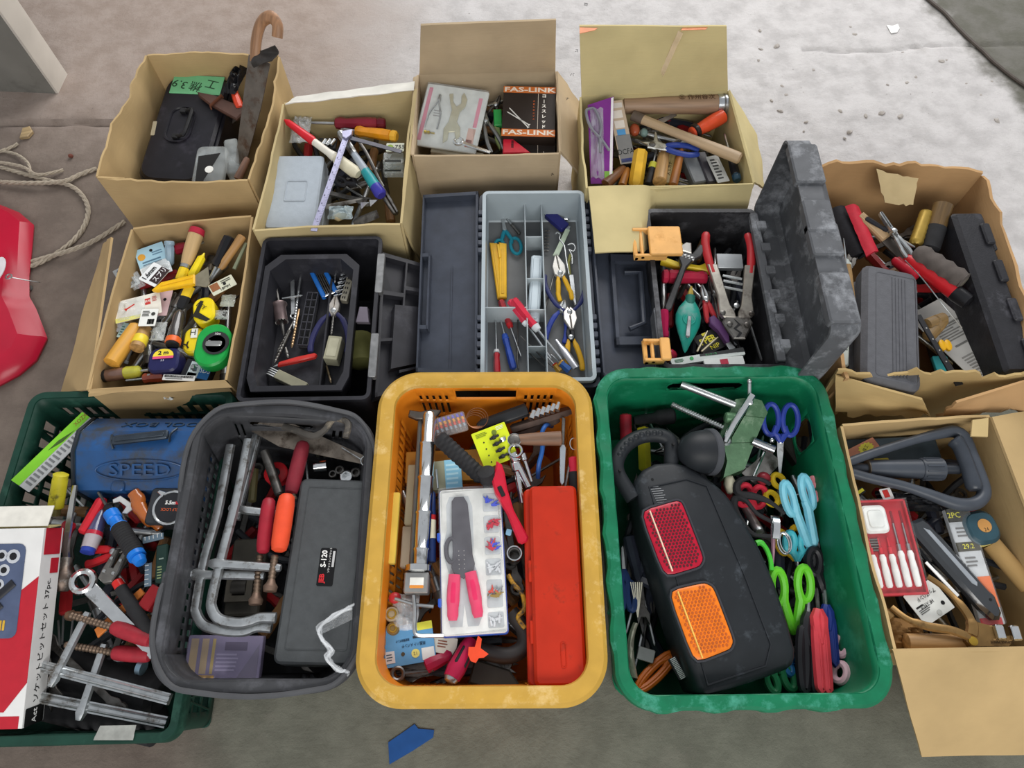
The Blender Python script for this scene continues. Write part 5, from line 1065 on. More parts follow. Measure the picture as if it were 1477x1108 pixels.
t = cutter('yellow knife with a clip, left of the long yellow one', (412, 335), (455, 632), ZO+.006, 'dca71e')
b = MB(); b.rbox(.01, .05, .007, .013, 0, .009, .003, .001); part(t, 'clip', b, plas('e6b422'))
M, W, H = quad([k9(602, 396), k9(662, 396), k9(672, 762), k9(606, 755)], ZO+.035)
t = thing('plastic_cover', 'milky clear plastic lid propped over the middle compartments', 'lid', M); MK = mat('c3cfd6', .2, 0, .05, 30, coat=.3); b = MB(); b.rbox(-W/2, W/2, -H/2, H/2, -.008, 0, .006, .003); part(t, 'lid', b, MK); b = MB(); b.rbox(-W*.3, W*.3, -H*.45, H*.45, -.001, .002, .004, .0015); part(t, 'lid_rib', b, MK)
b = MB(); b.tube([(-.004, H*.42, .001), (-.004, -H*.42, .001)], .0012, 6); part(t, 'lid_rib', b, MK)
def sd9(lab, a, b_, c_, hl, r=.0075, z=ZO+.009, z1=ZO+.006, band='d0d0d0', sr=.0018): return rodt('screwdriver', lab, 'screwdriver', k9(*a), k9(*b_), z, z1, [('handle', mat(c_, .15, 0, .12, 40, coat=.5), grip(0, hl, r), 6), ('collar', plas(band), [(hl*.93, r*.9), (hl*.95, r*1.0), (hl*1.08, r*.8), (hl*1.1, r*.4)], 10), ('shaft', CHROME, [(hl, sr), (.97, sr), (1, sr*.5)], 6)])
sd9('small red screwdriver pointing away, leftmost in the organiser tray', (432, 1030), (424, 700), 'b5202c', .34)
sd9('small screwdriver with a blue and orange handle in the organiser tray', (520, 1005), (436, 688), '2a4fb0', .52, .008, band='3a5fc0')
sd9('red screwdriver with a clear red handle, second in the organiser tray', (452, 640), (560, 940), 'b01f2a', .45, .008, band='c02a30')
sd9('larger pink red screwdriver slanting over the divider', (500, 640), (720, 950), 'cc2f4a', .40, .009, ZO+.050, ZO+.03, band='d8dde0', sr=.0025)
sd9('largest clear red screwdriver slanting beside the pink red one', (520, 634), (775, 955), 'c41f3a', .48, .010, ZO+.058, ZO+.035, band='c8cdd0', sr=.003)
for i, (a, b_) in enumerate((((556, 830), (730, 1000)), ((588, 905), (700, 1008)), ((543, 745), (540, 1005)))):
    M, L = fr(k9(*a), k9(*b_), ZO+.03-.01*i, ZO+.02-.008*i); b = MB(); b.tube([(0, 0, 0), (L*.8, 0, 0), (L, .002, 0)], .0016, 6); solo('thin_rod', ('upper thin steel rod across the compartments', 'lower thin steel rod across the compartments', 'thin upright steel rod by the red screwdrivers')[i], 'rod', M, b, DSTEEL)
sd9('tiny blue and gold handled screwdriver at the front of the organiser tray', (820, 1015), (720, 930), '2f5fa8', .5, .009, ZO+.02, ZO+.03, band='d2a04a')
sd9('tiny red and gold handled screwdriver at the front of the organiser tray', (770, 1020), (690, 930), 'c8962a', .4, .008, ZO+.016, ZO+.02, band='c23a2e')
M, W, H = quad([k9(690, 180), k9(720, 152), k9(820, 232), k9(770, 262)], ZO+.022)
t = thing('socket_set', 'navy holder with a row of small sockets in the organiser tray', 'socket set', M); b = MB(); b.rbox(-W/2, W/2, -H/2, H/2, -.014, 0, .003, .001); part(t, 'holder', b, plas('2a2c6c'))
for i in range(6): b = MB(); b.T = Matrix.Translation((-W*.4+i*W*.15, H*.55, -.002)) @ Matrix.Rotation(1.5, 4, 'Z'); b.lathe([(-.006, .0025), (.006, .0035), (.0065, .002)], 8); part(t, 'socket', b, CHROME)
for i in range(3):
    M = Matrix.Translation(at(k9(798, 162+22*i), ZO+.006)); b = MB(); b.lathe([(-.005, .003), (-.004, .005), (.004, .005), (.005, .003)], 10)
    solo('socket', 'loose chrome socket beside the navy holder, '+('first', 'second', 'third')[i]+' from the rear', 'socket', M, b, CHROME)
for i in range(7):
    M = Matrix.Translation(at(k9(700-i*1, 268+i*18), ZO+.005)); b = MB(); b.lathe([(-.006, .002), (-.001, .003), (0, .002), (.006, .0015)], 6)
    solo('screwdriver_bit', 'dark screwdriver bit in the row beside the divider', 'bit', M, b, DSTEEL, 'row of loose bits in the organiser tray')
pliers('water pump pliers with a pale jaw and yellow handles in the organiser tray', k9(745, 400), k9(800, 640), ZO+.020, ZO+.014, 'd9a820', mat('dcd9d2', .3, .7, .1, 50), sp=.12, jl=.42, gr=.0055, jw=.15)
M, L = fr(k9(808, 262), k9(742, 405), ZO+.016); t = thing('putty_knife', 'slim tool with a pale green handle above the water pump pliers', 'tool', M); b = MB(); b.prism([(0, -.005), (0, .006), (L, .007), (L, -.006)], -.002, .002, .0006); part(t, 'handle', b, mat('b4c3ac', .35)); b = MB(); b.prism([(-.01, -.003), (-.01, .003), (.004, .004), (.004, -.004)], -.001, .001); part(t, 'tip', b, STEEL)
pliers('upper pliers with navy handles at the right of the organiser tray', k9(830, 800), k9(790, 500), ZO+.024, ZO+.016, '242b5e', mat('cfcac4', .3, .8, .15, 50), sp=.30, jl=.30, gr=.0055, jw=.12)
pliers('lower pliers with blue and red handles at the right of the organiser tray', k9(790, 640), k9(740, 860), ZO+.016, ZO+.012, '2d3f8f', STEEL, sp=.20, jl=.25, gr=.006)
pliers('pliers with yellow handles at the front right of the organiser tray', k9(815, 770), k9(850, 1015), ZO+.02, ZO+.016, 'd8a524', mat('3a3a3c', .4, .7), sp=.14, jl=.3, gr=.006)
M, W, H = quad([k9(800, 505), k9(845, 505), k9(858, 665), k9(825, 665)], ZO+.014); t = thing('long_nose_pliers', 'grey steel flat nosed pliers head at the right wall of the organiser', 'pliers', M); b = MB(); b.prism([(-W*.4, H/2), (W*.3, H/2), (W*.5, -H/2), (W*.2, -H/2), (-W*.2, 0)], -.006, .002, .001); part(t, 'jaw', b, STEEL); b = MB(); b.tube([(-.004, H/2, 0), (-.006, H*.9, 0), (0, H*1.2, 0)], .004, 6); part(t, 'handle', b, plas('7d7a30'))
for i, pts in enumerate(([(742, 290), (752, 278), (768, 290), (765, 315), (790, 350), (800, 420), (815, 500)], [(808, 345), (835, 340), (848, 360), (838, 380), (815, 370), (830, 400), (832, 448)])):
    P = [at(k9(*p), ZO+.018) for p in pts]; o = P[0].copy(); b = MB(); b.tube(smooth([p-o for p in P], 4), .0018, 6); solo('wire_hook', ('long','short')[i]+' bent steel hook in the organiser tray', 'hook', Matrix.Translation(o), b, STEEL)
M, L = fr(k9(735, 505), k9(690, 680), ZO+.01); b = MB(); b.tube([(0, 0, 0), (L, 0, 0)], .002, 6); solo('thin_rod', 'thin dark rod beside the milky lid', 'rod', M, b, DSTEEL)
rodt('screwdriver', 'bronze tipped driver with a grey blade under the front pliers', 'screwdriver', k9(855, 1000), k9(745, 850), ZO+.028, ZO+.02, [('blade', mat('a9aab0', .3, .8), [(0, .008), (.6, .009), (.8, .005), (1, .004)], 8, .4)])
# ------------------------------------------------------------------ scuffed tool box with orange latches
Q10 = [(955, 325), (1080, 325), (1100, 515), (955, 515)]
ZB = .20
plate('level', 'yellow plastic level under the adjustable wrench', 'level', k10(410, 415), k10(722, 465), ZB+.01, ZB+.02, [('body', mat('cfb52a', .4, 0, .1), [(0, -.06), (0, .06), (.35, -.02), (.7, -.01), (.85, .1), (1, .02), (.95, -.12), (.6, -.10), (.3, -.12)], -.012, .006, .002)])
plate('clip', 'yellow tail end of the level behind the orange latch', 'clip', k10(500, 315), k10(530, 355), ZB+.02, ZB+.02, [('body', plas('d2ba2c'), [(0, -.3), (0, .3), (1, .4), (1, -.4)], -.008, .004, .001)])
adj('dark adjustable wrench with bright jaws in the scuffed tool box', k10(590, 320), k10(440, 715), ZB+.040, ZB+.018, mat('4a4a4b', .45, .7, .2, 50), mat('b5b2ac', .35, .9, .2, 50), w=.075)
def crimp():
    M, L = fr(k10(855, 870), k10(785, 265), ZB+.035, ZB+.045); t = thing('crimping_tool', 'large crimping tool with red grips, upright in the scuffed tool box', 'crimping tool', M)
    SS = mat('a9a49b', .38, .85, .2, 50, wear='6f6862', wa=.35)
    b = MB(); b.prism([(0, .012), (.0, -.012), (.03, -.028), (.12*L*1.2, -.032), (.2*L, -.026), (.2*L, .026), (.12*L*1.2, .032), (.03, .028)], -.005, .006, .003); part(t, 'head', b, DSTEEL)
    b = MB(); b.prism([(.002, .002), (.012, -.006), (.022, .006), (.032, -.005), (.042, .004), (.045, .008), (.034, .0), (.023, .011), (.013, 0), (.002, .008)], .006, .007); part(t, 'die_teeth', b, BLACK)
    for s in (1, -1):
        b = MB(); b.prism([(.18*L, s*.026), (.22*L, s*.036), (.38*L, s*.036), (.68*L, s*.052), (.68*L, s*.030), (.42*L, s*.018), (.30*L, s*.012), (.24*L, s*.004), (.18*L, s*.002)], -.006, .0065, .002); part(t, 'arm', b, SS)
        b = MB(); b.tube(smooth([(.60*L, s*.040, 0), (.72*L, s*.046, 0), (.88*L, s*.050, 0), (L, s*.046, 0)], 4), [.009]*4+[.0095]*8+[.007], 10, flat=.8); part(t, 'red_grip', b, plas('a8262c', .4))
        for x, y in ((.22, .030), (.12, .018)): b = MB(); b.lathez([(.006, .006), (.009, .006), (.0105, .003)], 12, (x*L, s*y)); part(t, 'bolt', b, DSTEEL)
    b = MB(); b.lathez([(.006, .006), (.010, .006), (.0115, .003)], 12, (.285*L, 0)); part(t, 'bolt', b, STEEL)
    for x in (.44, .50, .55): b = MB(); b.tube([(x*L, -.02, .002), (x*L+.008, .02, .002)], .003, 6); part(t, 'ratchet_spring', b, STEEL)
    b = MB(); b.rbox(.66*L, .8*L, -.028, .028, -.012, .0, .002, .001); part(t, 'stop_plate', b, mat('8b8f92', .35, .7))
crimp()
drv('fat red screwdriver lying under the adjustable wrench', k10(415, 510), k10(720, 520), ZB+.014, ZB+.014, '9c1f38', .85, .016, .004, cap='b02a44')
M, L = fr(k10(580, 590), k10(545, 945), ZB+.035, ZB+.025)
t = thing('chalk_line', 'teal teardrop chalk line reel with a crank, in the scuffed tool box', 'chalk line', M); TE = mat('1f8577', .35, 0, .1, 30, wear='5c8a84', wa=.3)
b = MB(); b.T = Matrix.Diagonal((1, 1, .55, 1)); b.lathe([(L*.16, .010), (L*.2, .013), (L*.3, .022), (L*.42, .027), (L*.55, .026), (L*.7, .019), (L*.85, .010), (L*.97, .004), (L, .001)], 20); part(t, 'body', b, TE)
b = MB(); b.lathe([(L*.09, .008), (L*.10, .0105), (L*.24, .0105), (L*.25, .009)], 14); part(t, 'screw_cap', b, mat('1c5f54', .5)); b = MB(); b.lathe([(-.01, .002), (L*.04, .006), (L*.10, .007)], 8); part(t, 'nozzle', b, mat('a08a3a', .5))
b = MB(); b.ring((L*.52, 0, .013), .012, .002, 18, 6); part(t, 'crank_ring', b, TE); b = MB(); b.prism([(L*.48, -.0035), (L*.48, .0035), (L*.80, .0045), (L*.83, 0), (L*.80, -.0045)], .014, .017, .0008); part(t, 'crank', b, STEEL); b = MB(); b.lathez([(.017, .003), (.020, .003)], 10, (L*.79, 0)); part(t, 'crank_knob', b, STEEL)
for lab, a, b_, z, c_ in (('red handled pliers leg between the chalk line and crimping tool', (640, 560), (700, 770), ZB+.022, 'a02a30'),):
    pliers(lab, k10(*a), k10(*b_), z, z-.01, c_, STEEL, sp=.09, jl=.4, gr=.006)
pliers('bare steel pliers beside the crimping tool', k10(690, 510), k10(790, 830), ZB+.02, ZB+.02, '77736e', sp=.06, jl=.3, gr=.004, bare=True, jw=.06)
plate('cable_stripper', 'purple plastic cable stripper below the crimping tool', 'stripper', k10(690, 745), k10(790, 890), ZB+.02, ZB+.02, [('body', plas('54365f'), [(0, -.05), (0, .12), (.3, .2), (.8, .16), (1, .05), (1, -.05), (.5, -.05), (.2, -.14)], -.01, .006, .002), ('hole_plate', STEEL, [(1, -.08), (1, .08), (1.25, .1), (1.25, -.1)], -.002, .002)])
card('tool_card', 'black card lettered NIPPER in yellow under the chalk line', 'card', [k10(640, 860), k10(710, 800), k10(775, 915), k10(610, 960)], ZB+.012, '1c1b1a', [('t', 'PPER', .0, .1, .4, 'd9cc3a', 0, .9, .0006), ('t', 'NIP', .1, -.3, .3, 'd9cc3a'), ('r', -.1, .35, .1, .48, 'd9cc3a')])
for i, (a, b_) in enumerate((((675, 820), (615, 940)), ((735, 855), (640, 940)))): M, L = fr(k10(*a), k10(*b_), ZB+.022); b = MB(); b.lathe([(0, .001), (.01, .0022), (L, .0026)], 6); solo('steel_punch', ('left','right')[i]+' of two thin steel punches on the black and yellow card', 'punch', M, b, mat('b0a78f', .35, .7))
card('blade_pack', 'long black and white packet with green print along the front of the scuffed tool box', 'packet', [k10(465, 980), k10(880, 915), k10(890, 955), k10(470, 1020)], ZB+.035, 'c9d0cc', [('p', [(-.1, .5), (.5, .5), (.5, -.1), (-.1, .2)], '2c2e2e'), ('r', .28, -.05, .48, .4, 'd0d4d4'), ('c', -.22, .1, .25, '3fa05a'), ('t', 'カッター刃', .05, .25, .3, '4fb070'), ('lines', -.45, -.2, -.3, .3, 3, '4a7a5a')], th=.008)
card('blade_pack', 'pale packet with a red mark in front of the black and white one', 'packet', [k10(660, 985), k10(880, 960), k10(885, 1010), k10(655, 1030)], ZB+.040, 'dfe3df', [('r', -.1, -.3, .1, .3, 'b8334a')], th=.006)
drv('crimson screwdriver handle on the left of the chalk line', k10(425, 700), k10(430, 900), ZB+.028, ZB+.01, 'a3204a', .8, .011, .003)
rough('round dark red knob at the front left of the scuffed tool box', 'round_stopper', 'knob', k10(455, 962), ZB+.01, .017, .015, .014, plas('8f1c34'), 4, .05)
fill(Q10, ZB-.005, 18, 'the scuffed tool box', 20)
# ------------------------------------------------------------------ dark green crate
QD = [(60, 620), (300, 620), (240, 1030), (20, 1040)]
M, W, H = quad([kd(470, 175), kd(1290, 185), kd(1180, 605), kd(405, 615)], [.235, .235, .235, .235])
t = thing('metal_tool_box', 'battered blue metal tool box with a folding carry handle', 'tool box', M)
BT = mat('1d4d82', .45, .1, .18, 14, .06, wear='3a4048', wa=.62, wsc=9)
b = MB(); pr = [(-H/2, -.12), (-H/2, -.035), (-H/2+.01, -.030), (-H*.05, 0), (H*.22, 0), (H/2, -.035), (H/2, -.12)]
b.loft([[(x, y*(k), z-(.004 if k < 1 else 0)) for y, z in pr] for x, k in ((-W/2, .96), (-W/2+.006, 1), (W/2-.006, 1), (W/2, .96))]); part(t, 'box_body', b, BT, ang=25)
b = MB(); b.tube([(-W/2-.001, y, z) for y, z in pr], .0035, 6); part(t, 'end_seam', b, mat('2a3038', .5, .3))
Fm = Matrix.Translation((0, -H*.28, -.0145)) @ Matrix.Rotation(-math.atan2(.030, H*.45-.01)*-1, 4, 'X')
b = MB(); b.T = Fm; b.tube([(.0+.085*math.cos(a)*1.0, .020*math.sin(a), .0005) for a in [2*math.pi*i/28 for i in range(28)]], .0014, 5, True); fp = part(t, 'raised_oval', b, BT)
q = text(t, 'SPEED', 0, 0, 0, .033, BT, sx=1.35, ext=.0012); q.matrix_local = Fm @ Matrix.Translation((0, 0, .001)) @ Matrix.Diagonal((1.35, 1, 1, 1))
Rm = Matrix.Translation((.03, H*.355, -.0165)) @ Matrix.Rotation(-math.atan2(.035, H*.28), 4, 'X') @ Matrix.Rotation(math.pi, 4, 'Z')
q = text(t, 'TOOL BOX', 0, 0, 0, .024, mat('2a4058', .5, .1), sx=1.4, ext=.0012); q.matrix_local = Rm @ Matrix.Translation((0, 0, .001)) @ Matrix.Diagonal((1.4, 1, 1, 1))
HM = mat('3b444e', .4, .6, .2, 40)
b = MB(); b.T = Matrix.Translation((0, H*.10, .010)) @ Matrix.Rotation(.13, 4, 'Z'); b.rbox(-.052, .052, -.009, .009, -.003, .006, .004, .002); b.rbox(-.046, .046, -.004, .004, .0055, .008, .002, .001); h = part(t, 'carry_handle', b, HM)
for x in (-.055, .055): b = MB(); b.tube(smooth([(x*.95, H*.10+x*.13-.012, .002), (x, H*.10+x*.13, .010), (x*1.12, H*.10+x*.13+.016, .002)], 3), .0025, 6); part(h, 'handle_link', b, HM)
b = MB(); b.rbox(-.055, -.03, -H/2-.004, -H/2+.018, -.05, -.026, .006, .002); part(t, 'latch', b, BT)
# boxed socket set
M, W, H = quad([(-70, 763), (71, 763), (24, 1050), (-120, 1056)], [.285, .285, .20, .20])
t = thing('socket_set_box', 'red and white box of a 37 piece socket bit set in the bottom left corner', 'box', M)
b = MB(); b.rbox(-W/2, W/2, -H/2, H/2, -.055, 0, .001, .0006, 1); part(t, 'carton', b, mat('dddcda', .45, 0, .04))
RD = 'b3202f'
printed(t, W, H, .0003, [('p', [(-.5, -.18), (.5, .25), (.5, -.28), (.30, -.42), (-.5, -.42)], RD), ('r', -.5, -.5, .46, -.44, RD), ('lines', -.4, -.36, .25, -.08, 12, 'd98890')])
b = MB(); o = rrect(-W*.42, W*.34, -H*.06, H*.42, .012, 3); b.prism(o, .0008, .0016); part(t, 'printed_tray', b, mat('4f5a75', .4))
for i, (x, y, r) in enumerate(((-.02, .33, .010), (.1, .36, .010), (.22, .355, .012), (-.1, .35, .009), (.04, .27, .009), (.14, .285, .010), (.10, .21, .010), (-.02, .22, .008), (-.14, .26, .009))): b = MB(); b.lathez([(.0016, r), (.0022, r), (.0022, r*.5)], 12, (x*W, y*H)); part(t, 'printed_socket', b, mat('b9bcc2', .35)); b = MB(); b.lathez([(.0016, r*.55), (.0024, r*.55)], 10, (x*W, y*H)); part(t, 'printed_hole', b, BLACK)
for x0, y0, x1, y1, r, c_ in ((-.1, .05, .26, .22, .007, '23242a'), (-.1, -.02, .16, .11, .006, '2a2b31'), (-.25, .08, .02, .20, .004, 'b5b8be')): b = MB(); b.tube([(x0*W, y0*H, .003), (x1*W, y1*H, .003)], r, 8, flat=.3); part(t, 'printed_tool', b, mat(c_, .4))
printed(t, W, H, .0018, [('r', .02, -.02, .18, .02, 'b3202f'), ('r', -.08, -.045, .08, -.02, 'b3202f')])
b = MB()
for i in range(6): b.rbox(.03*W+i*.0055, .03*W+i*.0055+.0035, -.02*H, .03*H, .0018, .003, .0005, .0002, 1)
part(t, 'printed_bits', b, mat('c9a23a', .4))['kind'] = 'stuff'
Sm = Matrix.Translation((W/2+.0003, -H*.08, -.028)) @ Matrix.Rotation(math.pi/2, 4, 'Z') @ Matrix.Rotation(math.pi/2, 4, 'X')
q = text(t, 'ソケットビットセット 37pc.', 0, 0, 0, .0165, INK); q.matrix_local = Sm
b = MB(); b.T = Sm; b.rbox(-H*.42, -H*.33, -.024, .024, -.0003, .0004, .002, .0002); part(t, 'printed_panel', b, INK)
q = text(t, 'Act', 0, 0, 0, .016, WHITE); q.matrix_local = Sm @ Matrix.Translation((-H*.375, 0, .0006)) @ Matrix.Rotation(0, 4, 'Z')
b = MB(); b.T = Sm; b.rbox(H*.44, H*.58, -.022, .022, -.0003, .0004, .001, .0002); b.rbox(H*.34, H*.42, -.022, .0, -.0003, .0004, .001, .0002); part(t, 'printed_panel', b, mat(RD, .5))
b = MB(); b.patch(lambda u, v: (-W/2+W*u*1.02, H/2+.004+.035*v, -.004-.012*v+.004*math.sin(3*u)), 8, 4, .002); part(t, 'end_flap', b, mat('d8d5cc', .6))
b = MB(); b.patch(lambda u, v: (-W/2+W*u*1.02, H/2+.002+.004*v, -.012-.03*v), 4, 2, .002); part(t, 'inner_flap', b, kraft('b5a878'))
card('packet_card', 'long green and grey printed packet leaning on the mesh side', 'packet', [kd(388, 128), kd(485, 215), kd(278, 695), kd(172, 640)], [.215, .20, .185, .20], 'b2b4b6', [('r', -.5, -.5, -.05, .5, '7cc22f'), ('lines', .02, -.45, .45, .4, 16, '707274'), ('p', [(-.3, .1), (-.1, .3), (-.1, .12), (-.3, -.05)], '3c5a20'), ('t', 'XOZX', -.28, .42, .06, '8a3a2a', 1.57)], th=.004)
rodt('yellow_tool', 'grubby yellow tool handle standing beside the blue tool box', 'handle', kd(362, 545), kd(322, 790), .235, .19, [('yellow_grip', mat('c3b727', .5, 0, .12, 30, wear='6a6420', wa=.3, wsc=40), [(0, .009), (.03, .0135), (.12, .0125), (.14, .0135), (.8, .0140), (.83, .012)], 14), ('ferrule', mat('8a8450', .4, .4), [(.82, .010), (1, .010)], 12)])
STRIP = mat('c9c7c2', .22, 1, .1, 30)
M, L = fr(kf(160, 960), kf(288, 115), .185, .21); t = thing('ratchet_wrench', 'long worn ratchet wrench with a brown steel head', 'wrench', M)
b = MB(); b.lathe([(0, .010), (.012, .019), (.03, .019), (.04, .012), (.06, .009)], 12); part(t, 'head', b, mat('5c5048', .4, .8, .25, 40, wear='94908a', wa=.35)); b = MB(); b.tube([(.04, -.004, 0), (.08, .004, .002), (L, .004, .002)], [.006, .0075, .0055], 8, flat=.6); part(t, 'handle', b, STRIP)
b = MB(); b.T = Matrix.Translation((.0, .012, .004)) @ Matrix.Rotation(1.9, 4, 'Z'); b.lathe([(0, .009), (.02, .009), (.022, .007)], 12); part(t, 'drive_socket', b, DSTEEL)
drv('red handled tool at the left beside the ratchet wrench', kf(120, 640), kf(270, 330), .18, .175, 'a01f2c', .75, .014, .004, name='screwdriver')
rodt('screwdriver', 'clear and red screwdriver with a round blue butt', 'screwdriver', kf(362, 655), kf(500, 300), .20, .185, [('blue_butt', plas('2a3f96'), [(0, .008), (.01, .0125), (.10, .013)], 12), ('clear_part', mat('a8a0a4', .15, 0, .1, 40, coat=.5), [(.10, .0135), (.38, .0155)], 12), ('red_ring', mat('b02438', .2), [(.37, .0158), (.46, .0150)], 12), ('handle', mat('454566', .15, 0, .2, 40, coat=.5), [(.46, .0145), (.9, .010), (1, .006)], 10)])
rodt('screwdriver', 'red and black screwdriver handle above the clear red one', 'screwdriver', kf(325, 500), kf(495, 215), .195, .19, [('handle', plas('bf2430'), [(0, .006), (.05, .010), (.9, .011), (1, .007)], 8), ('black_side', BLACK, [(.1, .0095), (.7, .0125), (.75, .009)], 6, .7)])
rodt('ratchet_driver', 'bright blue and black ratchet screwdriver with a ribbed grip', 'screwdriver', kf(800, 740), kf(455, 170), .225, .195, [('blue_knob', plas('1f77d6'), [(0, .004), (.015, .010), (.07, .0125), (.09, .010)], 14), ('blue_flange', plas('1f77d6'), [(.08, .010), (.09, .0155), (.135, .0155), (.15, .012)], 16), ('ribbed_grip', RUBBER, [(.14+.0012*0+i*.36/24, .0165 if i % 2 else .0152) for i in range(25)], 16), ('blue_collar', plas('1f77d6'), [(.49, .0150), (.51, .0155), (.53, .0115), (.60, .0115), (.61, .0140), (.70, .0140), (.71, .010)], 16), ('nose', BLACK, [(.70, .010), (.78, .009), (.80, .006)], 10), ('shaft', DSTEEL, [(.79, .003), (1, .003)], 6)])
M, L = fr(kf(728, 160), kf(895, 490), .20, .19); b = MB(); b.tube(smooth([(0, 0, 0), (.02, .002, 0), (L*.35, -.002, 0), (L*.7, .002, 0), (L*.85, .010, 0), (L, .014, 0)], 5), [.006]+[.012]*3+[.0135]*8+[.0115]*6+[.009]*7+[.007], 12, flat=.75)
t = thing('curved_grip_tool', 'glossy brown orange curved handle below the blue tool box', 'handle', M); part(t, 'handle', b, mat('a85a22', .2, 0, .08, 30, coat=.5)); b = MB(); b.lathez([(.008, .003), (.011, .003)], 10, (L*.82, .010)); part(t, 'rivet', b, STEEL)
M, W, H = quad([kf(838, 135), kf(1120, 135), kf(1120, 425), kf(858, 415)], .205)
t = thing('tape_measure', 'black tape measure with a chrome ring reading 5.5m', 'tape measure', M); b = MB(); b.rbox(-W/2, W/2, -H/2, H/2, -.04, 0, .008, .003); part(t, 'case', b, mat('303236', .5))
b = MB(); b.ring((W*.2, -H*.05, .001), H*.44, .003, 28, 8); b.prism([(-W*.30, H*.36), (-W*.24, H*.42), (-W*.02, H*.36), (-W*.1, H*.22)], .0, .004, .001); part(t, 'chrome_ring', b, CHROME)
b = MB(); b.lathez([(.0, H*.41), (.0014, H*.41)], 28, (W*.2, -H*.05)); part(t, 'face', b, mat('25262a', .35)); text(t, '5.5m', W*.16, H*.08, .0018, .010, WHITE, bold=.0003); text(t, 'SELF LOCK', W*.2, -H*.10, .0018, .0075, mat('d8653a', .5), math.pi); b = MB(); b.rbox(W*.3, W*.46, H*.04, H*.12, .0014, .0018, .0004, .0001); part(t, 'red_panel', b, plas('b02a30'))
plate('trowel', 'white and black hooked plate behind the brown orange handle', 'plate', kf(585, 215), kf(700, 330), .20, .19, [('plate', mat('d5d5d3', .3, .3), [(0, -.1), (.1, .25), (.9, .4), (1, .2), (1, -.1), (.8, -.25), (.7, .1), (.3, .05), (.15, -.2)], 0, .003, .001)])
pliers('red handled pliers lying across the middle of the dark green crate', kf(700, 620), kf(360, 690), .185, .18, 'b51f26', DSTEEL, sp=.16, jl=.35, gr=.008)
M, L = fr(kf(500, 900), kf(650, 640), .20, .19); t = thing('locking_pliers', 'steel riveted plier head pointing at the ring wrench', 'pliers', M); b = MB(); b.prism([(0, 0), (.006, -.014), (.022, -.016), (L, -.012), (L, -.003), (.03, -.002), (.03, .003), (L, .006), (L, .014), (.022, .016), (.006, .014)], -.006, .006, .002); part(t, 'jaw', b, mat('74726e', .4, .7, .2, 50)); 
for y in (-.009, .009):
    for x in (.02, .045): b = MB(); b.lathez([(.006, .0035), (.008, .003)], 10, (x, y)); part(t, 'rivet', b, STEEL)
wrench('polished chrome ratcheting ring wrench in the dark green crate', kf(268, 815), ke(640, 640), .205, .185, ring=.105, w=.115, m=CHROME, openend=False, name='ring_wrench')
rodt('nippers', 'black sleeved handle with a red tip beside the chrome ring wrench', 'handle', ke(478, 335), ke(625, 570), .20, .195, [('red_tip', plas('c92a26'), [(0, .006), (.02, .0095), (.14, .010)], 10), ('black_sleeve', RUBBER, [(.13, .011), (.5, .0125), (.95, .0125), (1, .009)], 10)])
M, W, H = quad([ke(612, 345), ke(652, 365), ke(622, 470), ke(575, 440)], .20); t = thing('red_block', 'dark red plastic block at the basket side of the dark green crate', 'block', M); b = MB(); b.rbox(-W/2, W/2, -H/2, H/2, -.03, 0, .003, .002); part(t, 'body', b, plas('8c1c22'))
plate('flat_bar', 'orange painted flat bar under the black sleeved handle', 'bar', ke(395, 560), ke(590, 378), .185, .185, [('bar', mat('d27a36', .5, 0, .1), [(0, -.07), (.04, .09), (1, .07), (1, -.07)], -.003, .003, .001)])
M, W, H = quad([kf(935, 600), kf(1010, 560), kf(990, 900), kf(885, 890)], .195); t = thing('gauge', 'dark green plastic gauge beside the grey basket', 'gauge', M); b = MB(); b.rbox(-W/2, W/2, -H/2, H/2, -.02, 0, .004, .002); part(t, 'body', b, mat('233a34', .45)); printed(t, W, H, .0003, [('lines', -.3, -.4, .1, -.05, 5, '8a9a70'), ('r', -.2, .1, .2, .14, '8a9a90')])
for i, (a, b_) in enumerate((((810, 555), (975, 515)), ((850, 920), (855, 735)))):
    M, L = fr(kf(*a), kf(*b_), .20); t = thing('steel_rule', ('upper','lower')[i]+' short blue grey steel rule with tick marks by the grey basket', 'ruler', M); b = MB(); b.prism([(0, -.006), (0, .006), (L, .006), (L, -.006)], -.001, .001); part(t, 'blade', b, mat('6f8290', .35, .5)); b = MB(); 
    for j in range(5): b.rbox(L*(.1+.2*j), L*(.1+.2*j)+.001, -.001, .006, .001, .0014, .0002, .0001, 1)
    part(t, 'tick_marks', b, WHITE)['kind'] = 'stuff'
M = Matrix.Translation(at(ke(420, 740), .10)) @ Matrix.Rotation(-.25, 4, 'Z'); b = MB(); b.lathe([(-.12, .03), (-.11, .042), (.11, .042), (.12, .03)], 16); solo('rubber_roll', 'black rubber roll lying under the F clamps', 'roll', M, b, RUBBER)
M = Matrix.Translation(at(ke(400, 880), .06)) @ Matrix.Rotation(-.2, 4, 'Z'); b = MB(); b.lathe([(-.11, .02), (-.10, .034), (.12, .034), (.13, .02)], 16); solo('rubber_roll', 'second black rubber roll near the front edge of the dark green crate', 'roll', M, b, RUBBER)
BAR = mat('b9bdbf', .35, .9, .15, 60, wear='6a6258', wa=.35, wsc=40)
